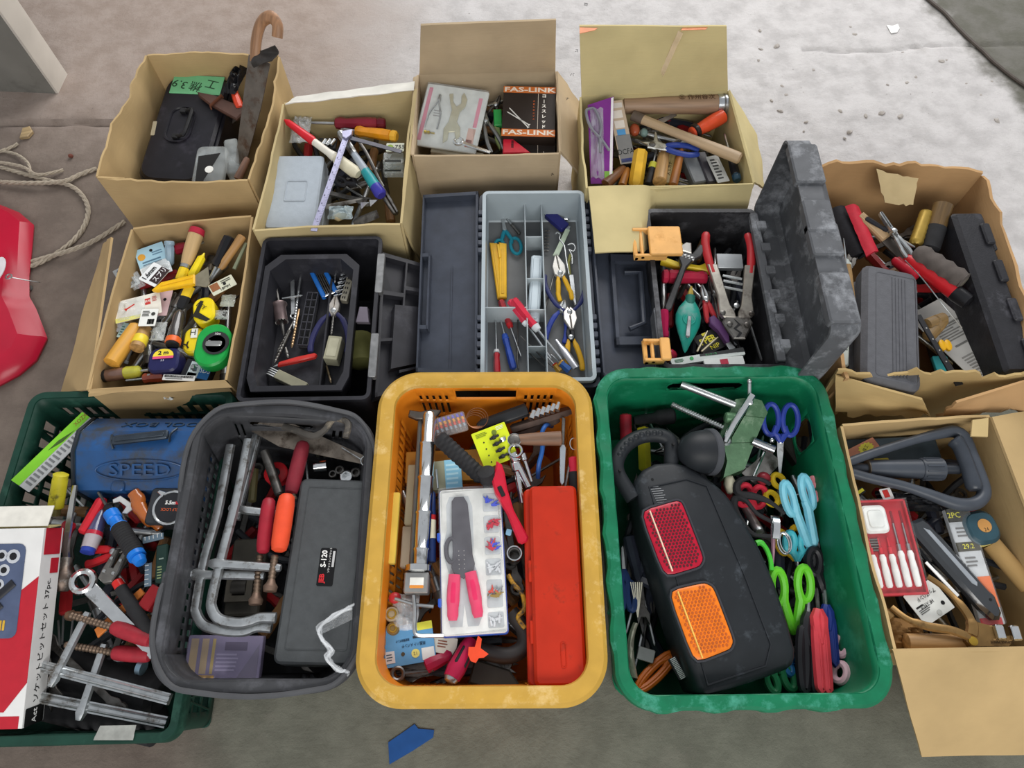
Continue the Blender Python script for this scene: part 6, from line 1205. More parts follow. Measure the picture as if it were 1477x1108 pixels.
def clamp(lab, bar0, bar1, arm0, arm1, scr0, scr1, han0, han1, z, hc, bend=None, w=.009, hz=None, foot=None, fixed=None, name='f_clamp'):
    """F clamp: bar, sliding arm, screw and handle between pixel points, near height z"""
    o = at(bar0, z); t = thing(name, lab, 'clamp', Matrix.Translation(o)); P = lambda p, dz=0: at(p, z+dz)-o
    if bend: pts = smooth([P(p) for p in bend], 5); b = MB(); b.tube(pts, w*.72, 8, flat=.7); part(t, 'bar', b, BAR)
    else:
        b = MB(); b.tube([P(bar0), P(bar1)], w*.7, 4, flat=.55, sq=True); part(t, 'bar', b, BAR)
        d = (P(bar1)-P(bar0)); b = MB(); s = d.normalized(); u = V((-s.y, s.x, 0)); 
        for q in (.35, -.35): b.tube([P(bar0)+u*w*q+V((0, 0, w*.5)), P(bar1)+u*w*q+V((0, 0, w*.5))], w*.14, 4)
        part(t, 'bar_ridge', b, BAR)['kind'] = 'stuff'
    a0, a1 = P(arm0, .004), P(arm1, .010); b = MB(); b.tube([a0+(a0-a1).normalized()*.012, a0, a0.lerp(a1, .15), a1, a1+(a1-a0).normalized()*.006], [.006, .0105, .008, .0075, .006], 8, flat=.8); part(t, 'sliding_arm', b, BAR)
    s0, s1 = P(scr0, .012), P(scr1, .012); L = (s1-s0).length; n = int(L/.0032); b = MB(); b.T = frame(s0, s1-s0, V((0, 0, 1))); b.lathe([(i*L/n, .0068 if i % 2 else .0055) for i in range(n+1)], 10); part(t, 'screw', b, mat('6d5c4e', .5, .7, .2, 60))
    if foot: f = P(foot, .012); b = MB(); b.T = frame(f, s0-f, V((0, 0, 1))); b.lathe([(-.004, .011), (.004, .0125), (.010, .008), (.016, .006)], 12); part(t, 'swivel_foot', b, mat('7a6456', .5, .6))
    h0, h1 = P(han0, .014), P(han1, .014); L = (h1-h0).length; b = MB(); b.T = frame(h0, h1-h0, V((0, 0, 1))); r = hz or .0135; b.lathe([(0, r*.55), (L*.05, r*.85), (L*.2, r*.98), (L*.5, r), (L*.85, r*.95), (L*.96, r*.8), (L, r*.4)], 10); part(t, 'handle', b, plas(hc, .4) if isinstance(hc, str) else hc)
    return t
RW = mat('9c2733', .55, 0, .15, 60, .1, wear='7a4a46', wa=.25)
clamp('F clamp with a red handle, rear one of the two in the dark green crate', ke(150, 682), ke(700, 825), ke(222, 742), ke(356, 480), ke(290, 478), ke(470, 530), ke(462, 525), ke(625, 585), .185, RW, w=.013)
clamp('F clamp with a red handle, front one of the two in the dark green crate', ke(120, 808), ke(688, 920), ke(335, 880), ke(426, 612), ke(270, 600), ke(470, 632), ke(464, 632), ke(622, 645), .165, RW, w=.013)
rodt('bolt', 'rusty bolt head left of the rear F clamp screw', 'bolt', ke(275, 480), ke(335, 478), .19, .19, [('head', RUST, [(0, .008), (.4, .010), (.5, .007), (1, .006)], 6)])
for i, (a, b_) in enumerate((((240, 500), (248, 635)), ((262, 470), (256, 600)), ((300, 500), (290, 590)))): M, L = fr(ke(*a), ke(*b_), .15); b = MB(); b.tube([(0, 0, 0), (L, 0, 0)], .002, 6); solo('wire_pick', ('left','middle','right')[i]+' of three thin steel rods left of the F clamps', 'rod', M, b, STEEL)
rodt('socket', 'open steel ring end right of the front F clamp handle', 'wrench', ke(572, 690), ke(612, 700), .17, .17, [('ring', mat('7f97a8', .3, .8), [(0, .008), (0, .013), (.5, .013), (.5, .008)], 14)])
fill(QD, .16, 44, 'the dark green crate', 21)
# ------------------------------------------------------------------ grey basket
QG = [(310, 640), (535, 640), (500, 960), (265, 950)]
GC_ = mat('46494b', .5, 0, .1, 60, .15)
t, W, H = kase('socket_wrench_case', 'dark grey plastic case labelled S-120 in the grey basket', [kg(985, 510), (541, 692), (512, 962), kh(818, 742)], [.255, .245, .245, .255], .05, GC_, r=.012)
b = MB(); o = rrect(-W/2+.016, W/2-.016, -H/2+.022, H/2-.016, .004, 2); b.loft([[(x, y, z) for x, y in inset(o, d)] for d, z in ((0, .0002), (.0004, .0011), (.0012, .0011), (.0016, .0002))], cap0=False, cap1=False); part(t, 'moulded_line', b, GC_)
Mi = Matrix(t.matrix_world).inverted(); c0 = Mi @ at(kh(1145, 160), .25); lw, lh = .028, .066
b = MB(); b.T = Matrix.Translation((c0.x, c0.y, 0)); b.rbox(-lw/2, lw/2, -lh/2, lh/2, 0, .0008, .003, .0003); part(t, 'black_label', b, mat('101012', .3))
text(t, 'S-120', c0.x-.006, c0.y+.014, .0012, .013, WHITE, math.pi/2, bold=.0003); text(t, 'ソケットレンチセット', c0.x+.004, c0.y+.012, .0012, .0045, WHITE, math.pi/2); text(t, 'JEB', c0.x-.006, c0.y-.020, .0012, .0115, plas('c42a30'), math.pi/2, bold=.0004)
b = MB(); b.T = Matrix.Translation((c0.x+.010, c0.y+.014, 0)); b.rbox(-.002, .002, -.014, .014, .0008, .0012, .0005, .0002, 1); part(t, 'small_print', b, mat('b9b9b9', .5))
clamp('steel F clamp with an orange red handle, bent bar in the middle', kg(668, 270), kh(835, 468), kh(470, 140), kh(845, 165), kh(830, 90), kh(803, 270), kg(905, 605), kg(852, 955), .262, mat('e2502f', .5, 0, .06, 60, .08), bend=[kg(668, 270), kg(600, 620), kh(500, 120), kh(450, 330), kh(445, 410), kh(490, 478), kh(600, 502), kh(680, 490), kh(740, 470), kh(835, 470)], w=.0125, hz=.0165, foot=kh(800, 295))
clamp('steel F clamp with a crimson handle, outermost bent bar', kg(560, 305), kh(810, 530), kh(345, 205), kh(745, 215), kh(738, 90), kh(716, 340), kg(795, 630), kg(755, 965), .245, plas('9c2433', .45), bend=[kg(560, 305), kg(480, 720), kh(400, 120), kh(352, 380), kh(352, 440), kh(400, 515), kh(520, 548), kh(640, 552), kh(720, 525), kh(810, 530)], w=.0125, hz=.0135, foot=kh(712, 375))
clamp('steel F clamp with a dark red handle, reaching to the rear of the grey basket', kg(728, 222), kg(590, 760), kg(590, 692), kg(840, 725), kg(945, 640), kg(925, 560), kg(1005, 285), kg(925, 605), .235, mat('7c2430', .5, 0, .12, 60, .1), w=.0115, hz=.0145)
M, W, H = quad([kh(322, 575), kh(758, 582), kh(725, 842), kh(248, 838)], [.225, .225, .215, .215])
t = thing('bit_case', 'flat purple tinted clear case with beige stripes at the front of the grey basket', 'case', M)
b = MB(); b.rbox(-W/2, W/2, -H/2, H/2, -.018, -.004, .003, .001); part(t, 'tray', b, mat('8d84a0', .4, 0, .08))
printed(t, W, H, -.0036, [('r', -.46, -.40, -.36, .42, 'c9b083'), ('r', -.31, -.40, -.22, .42, 'c9b083'), ('r', -.17, -.40, -.13, .42, 'c9b060'), ('p', [(.2, -.48), (.46, .3), (.46, -.48)], '7d7688'), ('r', -.48, -.49, -.1, -.43, 'b08a30'), ('r', .0, .15, .3, .35, '5c5468'), ('lines', -.1, -.35, .2, .1, 5, 'b0a8c4')])
b = MB(); b.rbox(-W/2, W/2, -H/2, H/2, -.0042, 0, .003, .001); part(t, 'clear_lid', b, clear('cfc6ea', .18, .08))
FW = clear('f2f6fa', .26, .06)
o = at(kh(1130, 540), .27); t = thing('plastic_wrap', 'twisted clear plastic wrap draped over the S-120 case', 'plastic film', Matrix.Translation(o))
for k in range(9):
    b = MB(); P = [at(kh(x+34*nz(k*3.37+.5, i*.83+.3), y+34*nz(k*3.37+9.5, i*.83+.6)), .262+.008*nz(k*1.7+.3, i*.7+.4)+.002*k)-o for i, (x, y) in enumerate(((1300, 400), (1180, 460), (1100, 530), (1120, 610), (1170, 670), (1150, 720), (1220, 790), (1280, 800)))]
    b.tube(smooth(P, 5), [.001+.003*abs(nz(i*.83+.2, k*5.3+.4)) for i in range(36)], 6, flat=.5); part(t, 'film_fold', b, FW, ang=20)
b = MB(); b.patch(lambda u, v: at(kh(1110+190*u, 500+10*v-90*u+60*v), .262+.014*abs(nz(u*4, v*4)))-o, 14, 8, .0004); part(t, 'film', b, clear('f2f6fa', .14, .06), ang=20)
M, L = fr(kg(770, 150), kg(1180, 300), .25, .235); t = thing('plastering_trowel', 'old steel plastering trowel with a worn bent handle at the rear of the grey basket', 'trowel', M)
b = MB(); b.prism([(-.015, -.03), (.0, .010), (.02, .014), (L*1.5, .0), (L*1.5, -.016), (.05, -.04)], -.001, .001); part(t, 'blade', b, mat('7d746a', .35, .8, .25, 30, wear='4a4038', wa=.4))
Mi = M.inverted(); q = [Mi @ at(kg(*p), .275) for p in ((880, 190), (960, 215), (1060, 250), (1130, 215), (1180, 150), (1240, 150), (1275, 180), (1260, 260))]
b = MB(); b.tube(smooth(q, 5), [.007]*8+[.0075]*6+[.0065]*22, 8, flat=.7); part(t, 'handle', b, mat('4a4641', .6, .3, .25, 40, wear='8a8070', wa=.3))
o = at(kg(1385, 400), .24); b = MB(); b.ring((0, 0, 0), .010, .0015, 20, 6); b.tube([(-.009, .002, 0), (-.05, .028, -.004)], .0015, 6); solo('wire_ring', 'thin steel ring at the right rear of the grey basket', 'ring', Matrix.Translation(o), b, STEEL)
M, W, H = quad([kg(755, 390), kg(910, 385), kg(920, 560), kg(745, 560)], .20); t = thing('tape_measure', 'round red tape with a black hub at the bottom of the grey basket', 'tape measure', M); b = MB(); b.lathez([(-.03, .02), (-.028, .023), (-.002, .023), (0, .02)], 20, (0, 0)); part(t, 'case', b, plas('c3232c', .35)); b = MB(); b.lathez([(0, .009), (.003, .009), (.004, .006)], 16); part(t, 'hub', b, BLACK)
for lab, a, b_, z, c_, r, fl in (('dark steel pipe crossing in front of the red tape', (765, 340), (860, 610), .225, DSTEEL, .009, 12), ('olive rod standing beside the steel F clamp bars', (705, 450), (690, 650), .20, mat('5c5638', .5), .008, 8), ('short orange tipped rod below the trowel', (1095, 355), (1135, 320), .225, plas('c8502a'), .006, 8), ('bright steel tube end at the rear right of the grey basket', (1070, 440), (1150, 430), .215, CHROME, .012, 14)):
    rodt('rod', lab, 'rod', kg(*a), kg(*b_), z, z, [('rod', c_, [(0, r*.7), (.02, r), (.97, r), (1, r*.7)], fl)])
for i, (x, y, r) in enumerate(((1222, 455, .009), (1262, 492, .012), (1180, 480, .008), (1320, 470, .010))):
    M = Matrix.Translation(at(kg(x, y), .21)); b = MB(); b.lathez([(-.02, r), (0, r), (.001, r*.85), (.001, r*.6), (-.01, r*.55)], 16); solo('socket', ('small dark socket below the trowel', 'bright ringed socket at the top edge of the S-120 case', 'smallest socket left of the dark one', 'dark socket near the right wall of the grey basket')[i], 'socket', M, b, (DSTEEL, CHROME, DSTEEL, DSTEEL)[i])
M, W, H = quad([kg(580, 870), kg(720, 865), kh(770, 440), kh(480, 450)], .20); t = thing('bench_vice', 'dark cast iron block with a square opening between the F clamps', 'vice', M); b = MB(); b.rbox(-W/2, W/2, -H/2, H/2, -.05, -.012, .006, .003); part(t, 'body', b, mat('39362f', .6, .3, .2, 40)); b = MB(); b.tube([(-W*.36, -H*.3, -.008), (W*.2, -H*.3, -.008), (W*.2, H*.0, -.008), (-W*.36, H*.0, -.008)], .008, 4, True, sq=True); part(t, 'jaw_frame', b, mat('4a463e', .55, .4, .2, 40)); b = MB(); b.T = Matrix.Translation((-W*.3, -H*.15, -.008)); b.lathe([(0, .014), (W*.42, .014)], 14); part(t, 'barrel', b, mat('2d2b28', .5, .4))
fill(QG, .185, 14, 'the grey basket', 22, z0=.05)
# ------------------------------------------------------------------ yellow basket
QY = [(575, 590), (840, 590), (832, 970), (545, 970)]
M, W, H = quad([(627, 703), (715, 700), (742, 911), (640, 920)], [.285, .285, .275, .275])
t = thing('crimping_kit', 'clear lidded kit box holding a grey and pink crimping tool and terminals', 'tool kit', M)
b = MB(); b.rbox(-W/2, W/2, -H/2, H/2, -.034, -.020, .006, .002); part(t, 'blue_base', b, plas('27489c'))
b = MB(); b.rbox(-W/2+.002, W/2-.002, -H/2+.002, H/2-.002, -.020, -.012, .006, .001); part(t, 'white_tray', b, mat('dfe0dc', .5))
WELL = mat('b4b8ba', .5); xs = W*.20
b = MB(); b.prism([(x*W-.018, y*H) for x, y in [(-.17, .44), (.13, .44), (.19, .36), (.19, .1), (.15, 0), (.24, -.1), (.28, -.38), (.22, -.44), (.06, -.44), (.02, -.3), (-.02, -.44), (-.2, -.44), (-.24, -.36), (-.2, -.1), (-.26, 0), (-.28, .1), (-.22, .2), (-.22, .38)]], -.0122, -.0115); part(t, 'tool_well', b, WELL)
for y0, y1 in ((.32, .45), (.17, .29), (.02, .14), (-.12, -.01), (-.33, -.15), (-.46, -.36)): b = MB(); b.rbox(xs, W*.44, y0*H, y1*H, -.0125, -.0112, .003, .0003); part(t, 'compartment', b, WELL)
def terms(y, cols, n, sd):
    r = random.Random(sd)
    for i in range(n):
        b = MB(); b.T = Matrix.Translation((xs+W*(.04+.17*r.random()), H*(y+.05*(r.random()-.5)), -.009)) @ Matrix.Rotation(r.uniform(0, 3), 4, 'Z'); c_ = r.choice(cols)
        b.lathe([(-.005, .0022), (.003, .0024), (.0035, .001), (.008, .001)], 6); part(t, 'terminal', b, c_)
BL, RD_, CLR, BRS = plas('2e45c4'), plas('b8283c'), mat('c9cccf', .2), mat('b9963a', .3, .8)
terms(.385, [BL], 7, 1); terms(.23, [RD_], 9, 2); terms(.08, [BL, RD_], 12, 3); terms(-.065, [CLR], 8, 4); terms(-.24, [BRS, STEEL, plas('c9402e')], 12, 5); terms(-.41, [CLR], 6, 6)
cx = -.018; DG_ = mat('47444a', .45, .2, .08)
b = MB(); b.prism([(cx+x*W, y*H) for x, y in [(-.13, .40), (-.08, .43), (.06, .43), (.12, .38), (.15, .2), (.17, .02), (.2, -.04), (.16, -.10), (.02, -.135), (-.12, -.10), (-.16, -.06), (-.13, .05), (-.14, .2)]], -.011, -.004, .001); part(t, 'crimper_head', b, DG_)
b = MB(); b.ring((cx-.15*W, .06*H, -.007), .016, .004, 20, 6, .6, 1.3); part(t, 'crimper_bow', b, DG_)
for s, a, b_ in ((-1, (-.13, -.12), (-.16, -.40)), (1, (.14, -.11), (.22, -.39))):
    x0, y0, x1, y1 = cx+a[0]*W, a[1]*H, cx+b_[0]*W, b_[1]*H
    b = MB(); b.tube(smooth([(x0-s*.002, y0+.004, -.006), (x0*.6+x1*.4, y0*.6+y1*.4, -.006), (x1, y1, -.006)], 4), [.0105]*3+[.011]*3+[.0095]*2+[.007], 10, flat=.6); part(t, 'pink_grip', b, plas('d9315f', .4))
b = MB()
for i in range(10): b.lathez([(-.004, .0008), (-.0036, .0008)], 6, (cx-.04*W+.08*W*(i % 2), (.05-.03*(i//2))*H))
part(t, 'print_dots', b, mat('a8a4a0', .5))['kind'] = 'stuff'
b = MB(); b.rbox(-W/2, W/2, -H/2, H/2, -.012, 0, .006, .003); part(t, 'clear_lid', b, clear('eef2fa', .07, .04))
for y in (.16, -.28): b = MB(); b.rbox(-W/2-.004, -W/2+.002, y*H-.007, y*H+.007, -.026, -.010, .002, .001); part(t, 'blue_latch', b, plas('2a55b8'))
# red steel box
M, W, H = quad([(757, 701), (835, 701), (843, 988), (760, 991)], [.285, .285, .275, .275])
RB = mat('b32a12', .42, 0, .1, 16, .05, wear='7a2a1a', wa=.22, wsc=18)
t = thing('metal_box', 'long orange red metal tool case with a side hinge, in the yellow basket', 'tool box', M)
b = MB(); b.rbox(-W/2, W/2, -H/2, H/2, -.07, -.016, .010, .003, 5); part(t, 'body', b, RB)
b = MB(); b.rbox(-W/2+.010, W/2, -H/2-.001, H/2+.001, -.015, 0, .010, .005, 5); part(t, 'lid', b, RB)
for y in (.05, -.25): b = MB(); b.T = Matrix.Translation((-W/2+.008, y*H, -.008)) @ Matrix.Rotation(math.pi/2, 4, 'Z'); b.lathe([(-.018, .0035), (.018, .0035)], 8); part(t, 'hinge', b, RB)
b = MB(); b.T = Matrix.Translation((W*.12, -H*.36, 0)); o = rrect(-.005, .005, -.020, .020, .0045, 4); b.loft([[(x, y, z) for x, y in inset(o, d)] for d, z in ((0, .0), (.0006, .0014), (.0016, .0014), (.0022, .0))], cap0=False, cap1=False); part(t, 'embossed_slot', b, RB)
# grease gun
M, L = fr(kz(395, 340), ky(455, 232), .255, .262)
t = thing('grease_gun', 'chrome tubular hand gun with a claw top, standing along the left of the yellow basket', 'grease gun', M)
GR = mat('9a9a98', .4, .7, .12, 50)
b = MB(); b.rbox(0, .035, -.020, .022, -.014, .014, .003, .002); part(t, 'valve_block', b, GR)
b = MB(); b.rbox(.008, .026, -.012, .012, .014, .0145, .001, .0002); part(t, 'price_label', b, mat('e0dfd8', .6)); b = MB(); b.rbox(.008, .013, -.012, .012, .0145, .0149, .001, .0001); part(t, 'orange_band', b, plas('d88a3a'))
b = MB(); b.lathe([(.036, .018), (.038, .0235), (.048, .0235), (.050, .018)], 20); part(t, 'flange', b, CHROME)
b = MB(); b.T = Matrix.Translation((0, -.004, 0)); b.lathe([(.05, .0135)]+[q for k in range(4) for q in ((L*(.22+.19*k)-.003, .0145), (L*(.22+.19*k)-.001, .016), (L*(.22+.19*k)+.001, .016), (L*(.22+.19*k)+.003, .0145))]+[(L*.95, .0145), (L*.97, .012)], 18); part(t, 'barrel', b, CHROME)
b = MB(); b.tube([(.05, .014, -.004), (L*.96, .014, -.004)], .0042, 8); part(t, 'guide_rod', b, mat('6f6f6c', .35, .8))
b = MB(); b.prism([(L*.93, .02), (L*.95, .036), (L*.985, .034), (L*.975, .012), (L*.99, -.008), (L*.985, -.026), (L*.95, -.018), (L*.93, -.012)], -.005, .008, .002); part(t, 'claw', b, mat('5c5650', .4, .8, .2, 40))
Mi = M.inverted(); q = [Mi @ at(kz(*p), .262) for p in ((375, 345), (382, 430), (380, 540), (400, 570), (470, 572), (545, 570))]; b = MB(); b.tube(smooth(q, 4), .0033, 8); part(t, 'lever_rod', b, STEEL)
q = [Mi @ at(kz(*p), .258) for p in ((270, 365), (380, 398), (488, 408))]; b = MB(); b.tube(q, .003, 6); part(t, 'trigger', b, STEEL)
rodt('hammer', 'tool with a black ribbed rubber grip beside the yellow green card', 'hammer', ky(512, 388), ky(800, 655), .28, .25, [('grip', RUBBER, [(0, .010), (.03, .0155)]+[(.06+i*.8/22, .0162 if i % 2 else .0145) for i in range(22)]+[(.88, .0125), (.9, .008)], 14), ('shaft', STEEL, [(.89, .006), (1, .006)], 8)])
t = card('bit_card', 'yellow green card with a column of black bits, standing in the yellow basket', 'packet', [ky(693, 378), ky(885, 303), ky(962, 500), ky(778, 570)], [.275, .275, .26, .26], 'cfdc26', [('lines', -.4, .32, .0, .44, 3, '7a8a1c'), ('c', .12, .33, .07, '6a7a2a'), ('lines', .2, .35, .48, .46, 3, 'e8ecd0')])
for i in range(4):
    b = MB(); b.T = Matrix.Translation((.004+.001*i, .014-.013*i, .003)) @ Matrix.Rotation(.1, 4, 'Z'); b.lathe([(-.009, .002), (-.004, .003), (-.003, .004), (.002, .004), (.003, .0025), (.010, .0025)], 8); part(t, 'bit', b, BLACK); b = MB(); b.lathez([(0, .0015), (.0006, .0015)], 8, (-.017, .012-.013*i)); part(t, 'punch_hole', b, BLACK)
M, L = fr(ky(800, 560), ky(1000, 985), .285, .26); t = thing('ratchet', 'ratchet wrench with a red handle and a black square drive head', 'wrench', M); RR = plas('c01f36', .3)
b = MB(); b.T = Matrix.Translation((.012, -.010, 0)) @ Matrix.Rotation(.9, 4, 'Y'); b.lathe([(-.012, .008), (-.010, .016), (.012, .016), (.013, .007), (.022, .007)], 16); part(t, 'drive_head', b, RUBBER)
b = MB(); b.prism([(-.004, .016), (.006, .022), (.022, .020), (.05, .012), (.09, .006), (L*.96, .009), (L, .004), (L, -.006), (L*.96, -.011), (.09, -.008), (.05, -.012), (.02, -.006), (.008, .008)], -.006, .009, .003); part(t, 'handle', b, RR)
b = MB(); b.rbox(.040, .060, -.004, .004, .006, .0112, .002, .001); part(t, 'reversing_switch', b, BLACK)
for i, (a, b_, r, lab) in enumerate((((868, 388), (905, 480), .007, 'upright chrome socket beside the yellow green card'), ((925, 480), (1020, 670), .009, 'polished chrome socket wrench in the middle of the yellow basket'), ((940, 520), (985, 760), .008, 'dull chrome wrench behind the red ratchet handle'), ((985, 480), (1035, 640), .006, 'thin chrome bar beside the polished socket wrench'))):
    rodt('socket_wrench', lab, 'wrench', ky(*a), ky(*b_), .268-.006*i, .25-.006*i, [('head', CHROME, [(0, r*.8), (.02, r*1.15), (.25, r*1.15), (.28, r*.8)], 12), ('bar', CHROME, [(.27, r*.75), (1, r*.75)], 10)])
M = Matrix.Translation(at(ky(940, 402), .272)); b = MB(); b.lathez([(-.02, .012), (-.002, .012), (0, .010), (.001, .007)], 18); t = thing('ratchet', 'round black and chrome ratchet head below the wooden handle', 'wrench', M); part(t, 'head', b, DSTEEL); b = MB(); b.lathez([(-.006, .013), (-.003, .013)], 18); part(t, 'chrome_band', b, CHROME); b = MB(); b.ring((.002, -.022, -.004), .012, .003, 18, 6); part(t, 'swivel_ring', b, CHROME)
rodt('hammer', 'worn brown wooden handle lying across the rear of the yellow basket', 'hammer', ky(1208, 398), ky(965, 405), .262, .262, [('handle', wood('80604a', .6), [(0, .009), (.03, .014), (.6, .0125), (1, .010)], 12)])
rodt('chisel', 'black bladed bar with a long black handle at the rear of the yellow basket', 'chisel', ky(1015, 235), ky(735, 335), .255, .245, [('handle', mat('27282a', .35), [(0, .009), (.02, .0145), (.9, .0135), (1, .008)], 10, .7)])
for i, (a, b_) in enumerate((((920, 345), (1262, 238)), ((930, 385), (1190, 285)))): rodt('steel_bar', ('upper', 'lower')[i]+' of two dark flat bars at the rear right of the yellow basket', 'bar', ky(*a), ky(*b_), .245-.01*i, .25-.01*i, [('bar', mat('4a3b34', .5, .6, .25, 40), [(0, .006), (.05, .009), (.9, .010), (1, .008)], 4, .5)])
for i in range(6):
    M, L = fr(ky(1035+28*i, 290-10*i), ky(1050+28*i, 245-9*i), .266); b = MB(); b.lathe([(0, .005), (0, .007), (L*.5, .007), (L*.5, .0055), (L, .0055)], 10); solo('socket', 'small chrome socket in the row on the dark bars', 'socket', M, b, CHROME, 'row of sockets at the rear of the yellow basket')
o = at(ky(1100, 400), .25); b = MB(); b.tube(smooth([at(ky(1150, 330), .22)-o, at(ky(1118, 325), .25)-o, at(ky(1095, 372), .255)-o, at(ky(1097, 460), .25)-o, at(ky(1078, 545), .24)-o, at(ky(1072, 620), .22)-o], 5), .0045, 8); solo('cable', 'bent blue cable in the right rear of the yellow basket', 'cable', Matrix.Translation(o), b, plas('2c62ae', .4))
rodt('screwdriver', 'screwdriver with a red and black handle pointing to the front right of the yellow basket', 'screwdriver', ky(1270, 500), ky(1285, 720), .262, .25, [('red_handle', plas('b8243c'), [(0, .004), (.03, .009), (.25, .0095), (.3, .008), (.42, .010)], 10), ('black_handle', BLACK, [(.40, .0105), (.7, .012), (.95, .011), (1, .006)], 10)])
plate('flat_scraper', 'flat bright steel blade beside the red and black screwdriver', 'blade', ky(1215, 280), ky(1208, 665), .255, .255, [('dark_shank', DSTEEL, [(0, -.02), (.02, .03), (.42, .02), (.42, -.02)], -.003, .003, .001), ('blade', mat('c3cad0', .25, .9), [(.4, -.02), (.4, .02), (.46, .045), (.95, .03), (1, 0), (.95, -.03), (.46, -.045)], -.002, .002, .001)])
o = at(ky(1275, 430), .25); b = MB(); b.ring((0, 0, 0), .010, .0015, 20, 6, .8, 1.2); solo('key_ring', 'steel ring behind the red and black screwdriver', 'ring', Matrix.Translation(o), b, CHROME)
# clear packet of coloured fuses
M, W, H = quad([ky(490, 300), ky(650, 240), ky(690, 360), ky(495, 395)], [.255, .255, .245, .245]); t = thing('fuse_packet', 'clear packet of orange and violet tipped connectors in rows', 'packet', M)
for j in range(5):
    for i in range(7):
        b = MB(); b.T = Matrix.Translation((-W*.42+i*W*.14, H*.36-j*H*.17, .002)) @ Matrix.Rotation(-1.4, 4, 'Z'); b.lathe([(-.004, .0015), (-.003, .0028), (.003, .0028), (.004, .0015)], 6); part(t, 'connector', b, (plas('6a5cc0') if j == 0 else plas('e09a3a') if j == 1 else plas('d8563a') if j == 2 else mat('a9b0b8', .3, .3) if j == 3 else mat('7c6a62', .4)))
b = MB(); b.rbox(-W/2, W/2, -H/2, H/2, .005, .008, .004, .001); part(t, 'clear_cover', b, clear('eef2f6', .12, .06)); b = MB(); b.rbox(-W/2, W/2, -H/2, H/2, -.004, -.001, .004, .001); part(t, 'backing', b, mat('8a6a58', .5))
o = at(ky(715, 300), .25); t = thing('wire_coil', 'loose coil of thin copper brown wire beside the connector packet', 'wire', Matrix.Translation(o))
for k in range(4): b = MB(); b.ring((.002*k, .001*k, .002*k), .016+.0016*k, .0009, 26, 5, 1.0, .8+.08*k); part(t, 'wire_turn', b, mat('8a5a3a', .35, .5))
M, W, H = quad([ky(438, 530), ky(640, 520), ky(645, 660), ky(440, 690)], .235); t = card('film_packet', 'packet with grey green and sky blue halves behind the crimping kit', 'packet', [ky(400, 535), ky(640, 515), ky(648, 670), ky(400, 700)], .235, '9b9c84', [('r', .12, -.5, .5, .5, '8cc6e0'), ('lines', .15, -.4, .45, .4, 5, 'b8e0ee')], th=.02)
for lab, q, z, c_, th in (('yellow ochre board lying under the ribbed grip', ((330, 480), (760, 450), (770, 640), (330, 640)), .21, 'b07a2c', .02), ('yellow flat plate standing along the left wall of the yellow basket', ((240, 700), (300, 700), (270, 1100), (185, 1100)), .25, 'cdb04a', .012), ('dull brown packet left of the chrome barrel', ((330, 545), (398, 545), (392, 880), (335, 880)), .225, '978c72', .015), ('beige paper packet below the brown packet', ((340, 890), (400, 890), (390, 1120), (270, 1120)), .215, 'b5a58e', .015)):
    M, W, H = quad([ky(*p) for p in q], z); b = MB(); b.rbox(-W/2, W/2, -H/2, H/2, -th, 0, .003, .0015); solo('flat_packet', lab, 'packet', M, b, mat(c_, .5, 0, .12, 14))
rodt('marker_pen', 'navy pen with a red and cream band beside the crimping kit', 'pen', kyd(385, 640), kyd(382, 1110), .25, .245, [('barrel', plas('22335f'), [(0, .003), (.03, .006), (.36, .007)], 10), ('red_band', plas('b0282c'), [(.35, .0075), (.42, .0075)], 10), ('cream_band', plas('d8d2b8'), [(.42, .0074), (.68, .0074)], 10), ('lower_barrel', plas('22335f'), [(.68, .0075), (1, .0075)], 10)])
M, L = fr(kyd(410, 495), kyd(422, 620), .25, .25); b = MB(); b.tube([(0, 0, 0), (L, 0, 0)], .002, 6); solo('antenna', 'thin steel rod above the crimping kit', 'rod', M, b, STEEL)
card('blister_card', 'upside down blue header card of an eyelet punch in the yellow basket', 'packet', [kz(218, 548), kz(500, 470), kz(478, 722), kz(184, 745)], [.235, .235, .225, .225], '5f9ccc', [('t', '両面ハトメパンチ', .1, -.02, .10, '16243a', math.pi, .8), ('t', '高級菊割ポンチ', -.1, .12, .075, '16243a', math.pi, .7), ('c', .12, -.25, .11, 'ddd67a'), ('t', '12', .12, -.25, .12, '2a2a20', math.pi), ('r', .24, -.45, .48, -.15, 'dfe4e4'), ('r', -.46, -.4, -.28, -.1, 'cfd4d8'), ('r', .2, .3, .5, .5, 'd9d84a'), ('r', .1, .12, .3, .18, '22303c'), ('lines', -.44, -.35, -.3, -.15, 3, '4a5a6a'), ('c', -.12, -.22, .05, '4a4430')])
for i, (x, y, r) in enumerate(((252, 450, .013), (258, 530, .011))):
    o = at(kz(x, y), .243); t = thing('eyelet_die', ('round brass eyelet die in clear film, upper one', 'round brass eyelet die in clear film, lower one')[i], 'die', Matrix.Translation(o)); b = MB(); b.lathez([(-.018, r), (-.002, r), (0, r*.9)], 18); part(t, 'die', b, mat('b3a688' if not i else '8a7040', .35, .5)); b = MB(); b.ring((0, 0, .0005), r*.55, .0016, 16, 6); part(t, 'groove_ring', b, BRS)
bag('clear_film', 'crumpled clear film around the eyelet dies', kz(330, 440), .238, .045, .06, .010, clear('e6ecf0', .28, .06), 12)
b = MB(); M = Matrix.Translation(at(kz(270, 360), .245)); b.ball((0, 0, 0), .011, .010, .008); solo('red_stopper', 'small red cap left of the grey valve block', 'cap', M, b, plas('b03036'))
card('white_card', 'white card with brown print under the front of the crimping kit', 'card', [kz(500, 590), kz(650, 580), kz(580, 690), kz(470, 640)], .225, 'd9d6cb', [('lines', -.3, -.2, .2, .3, 3, '8a5a4a')])
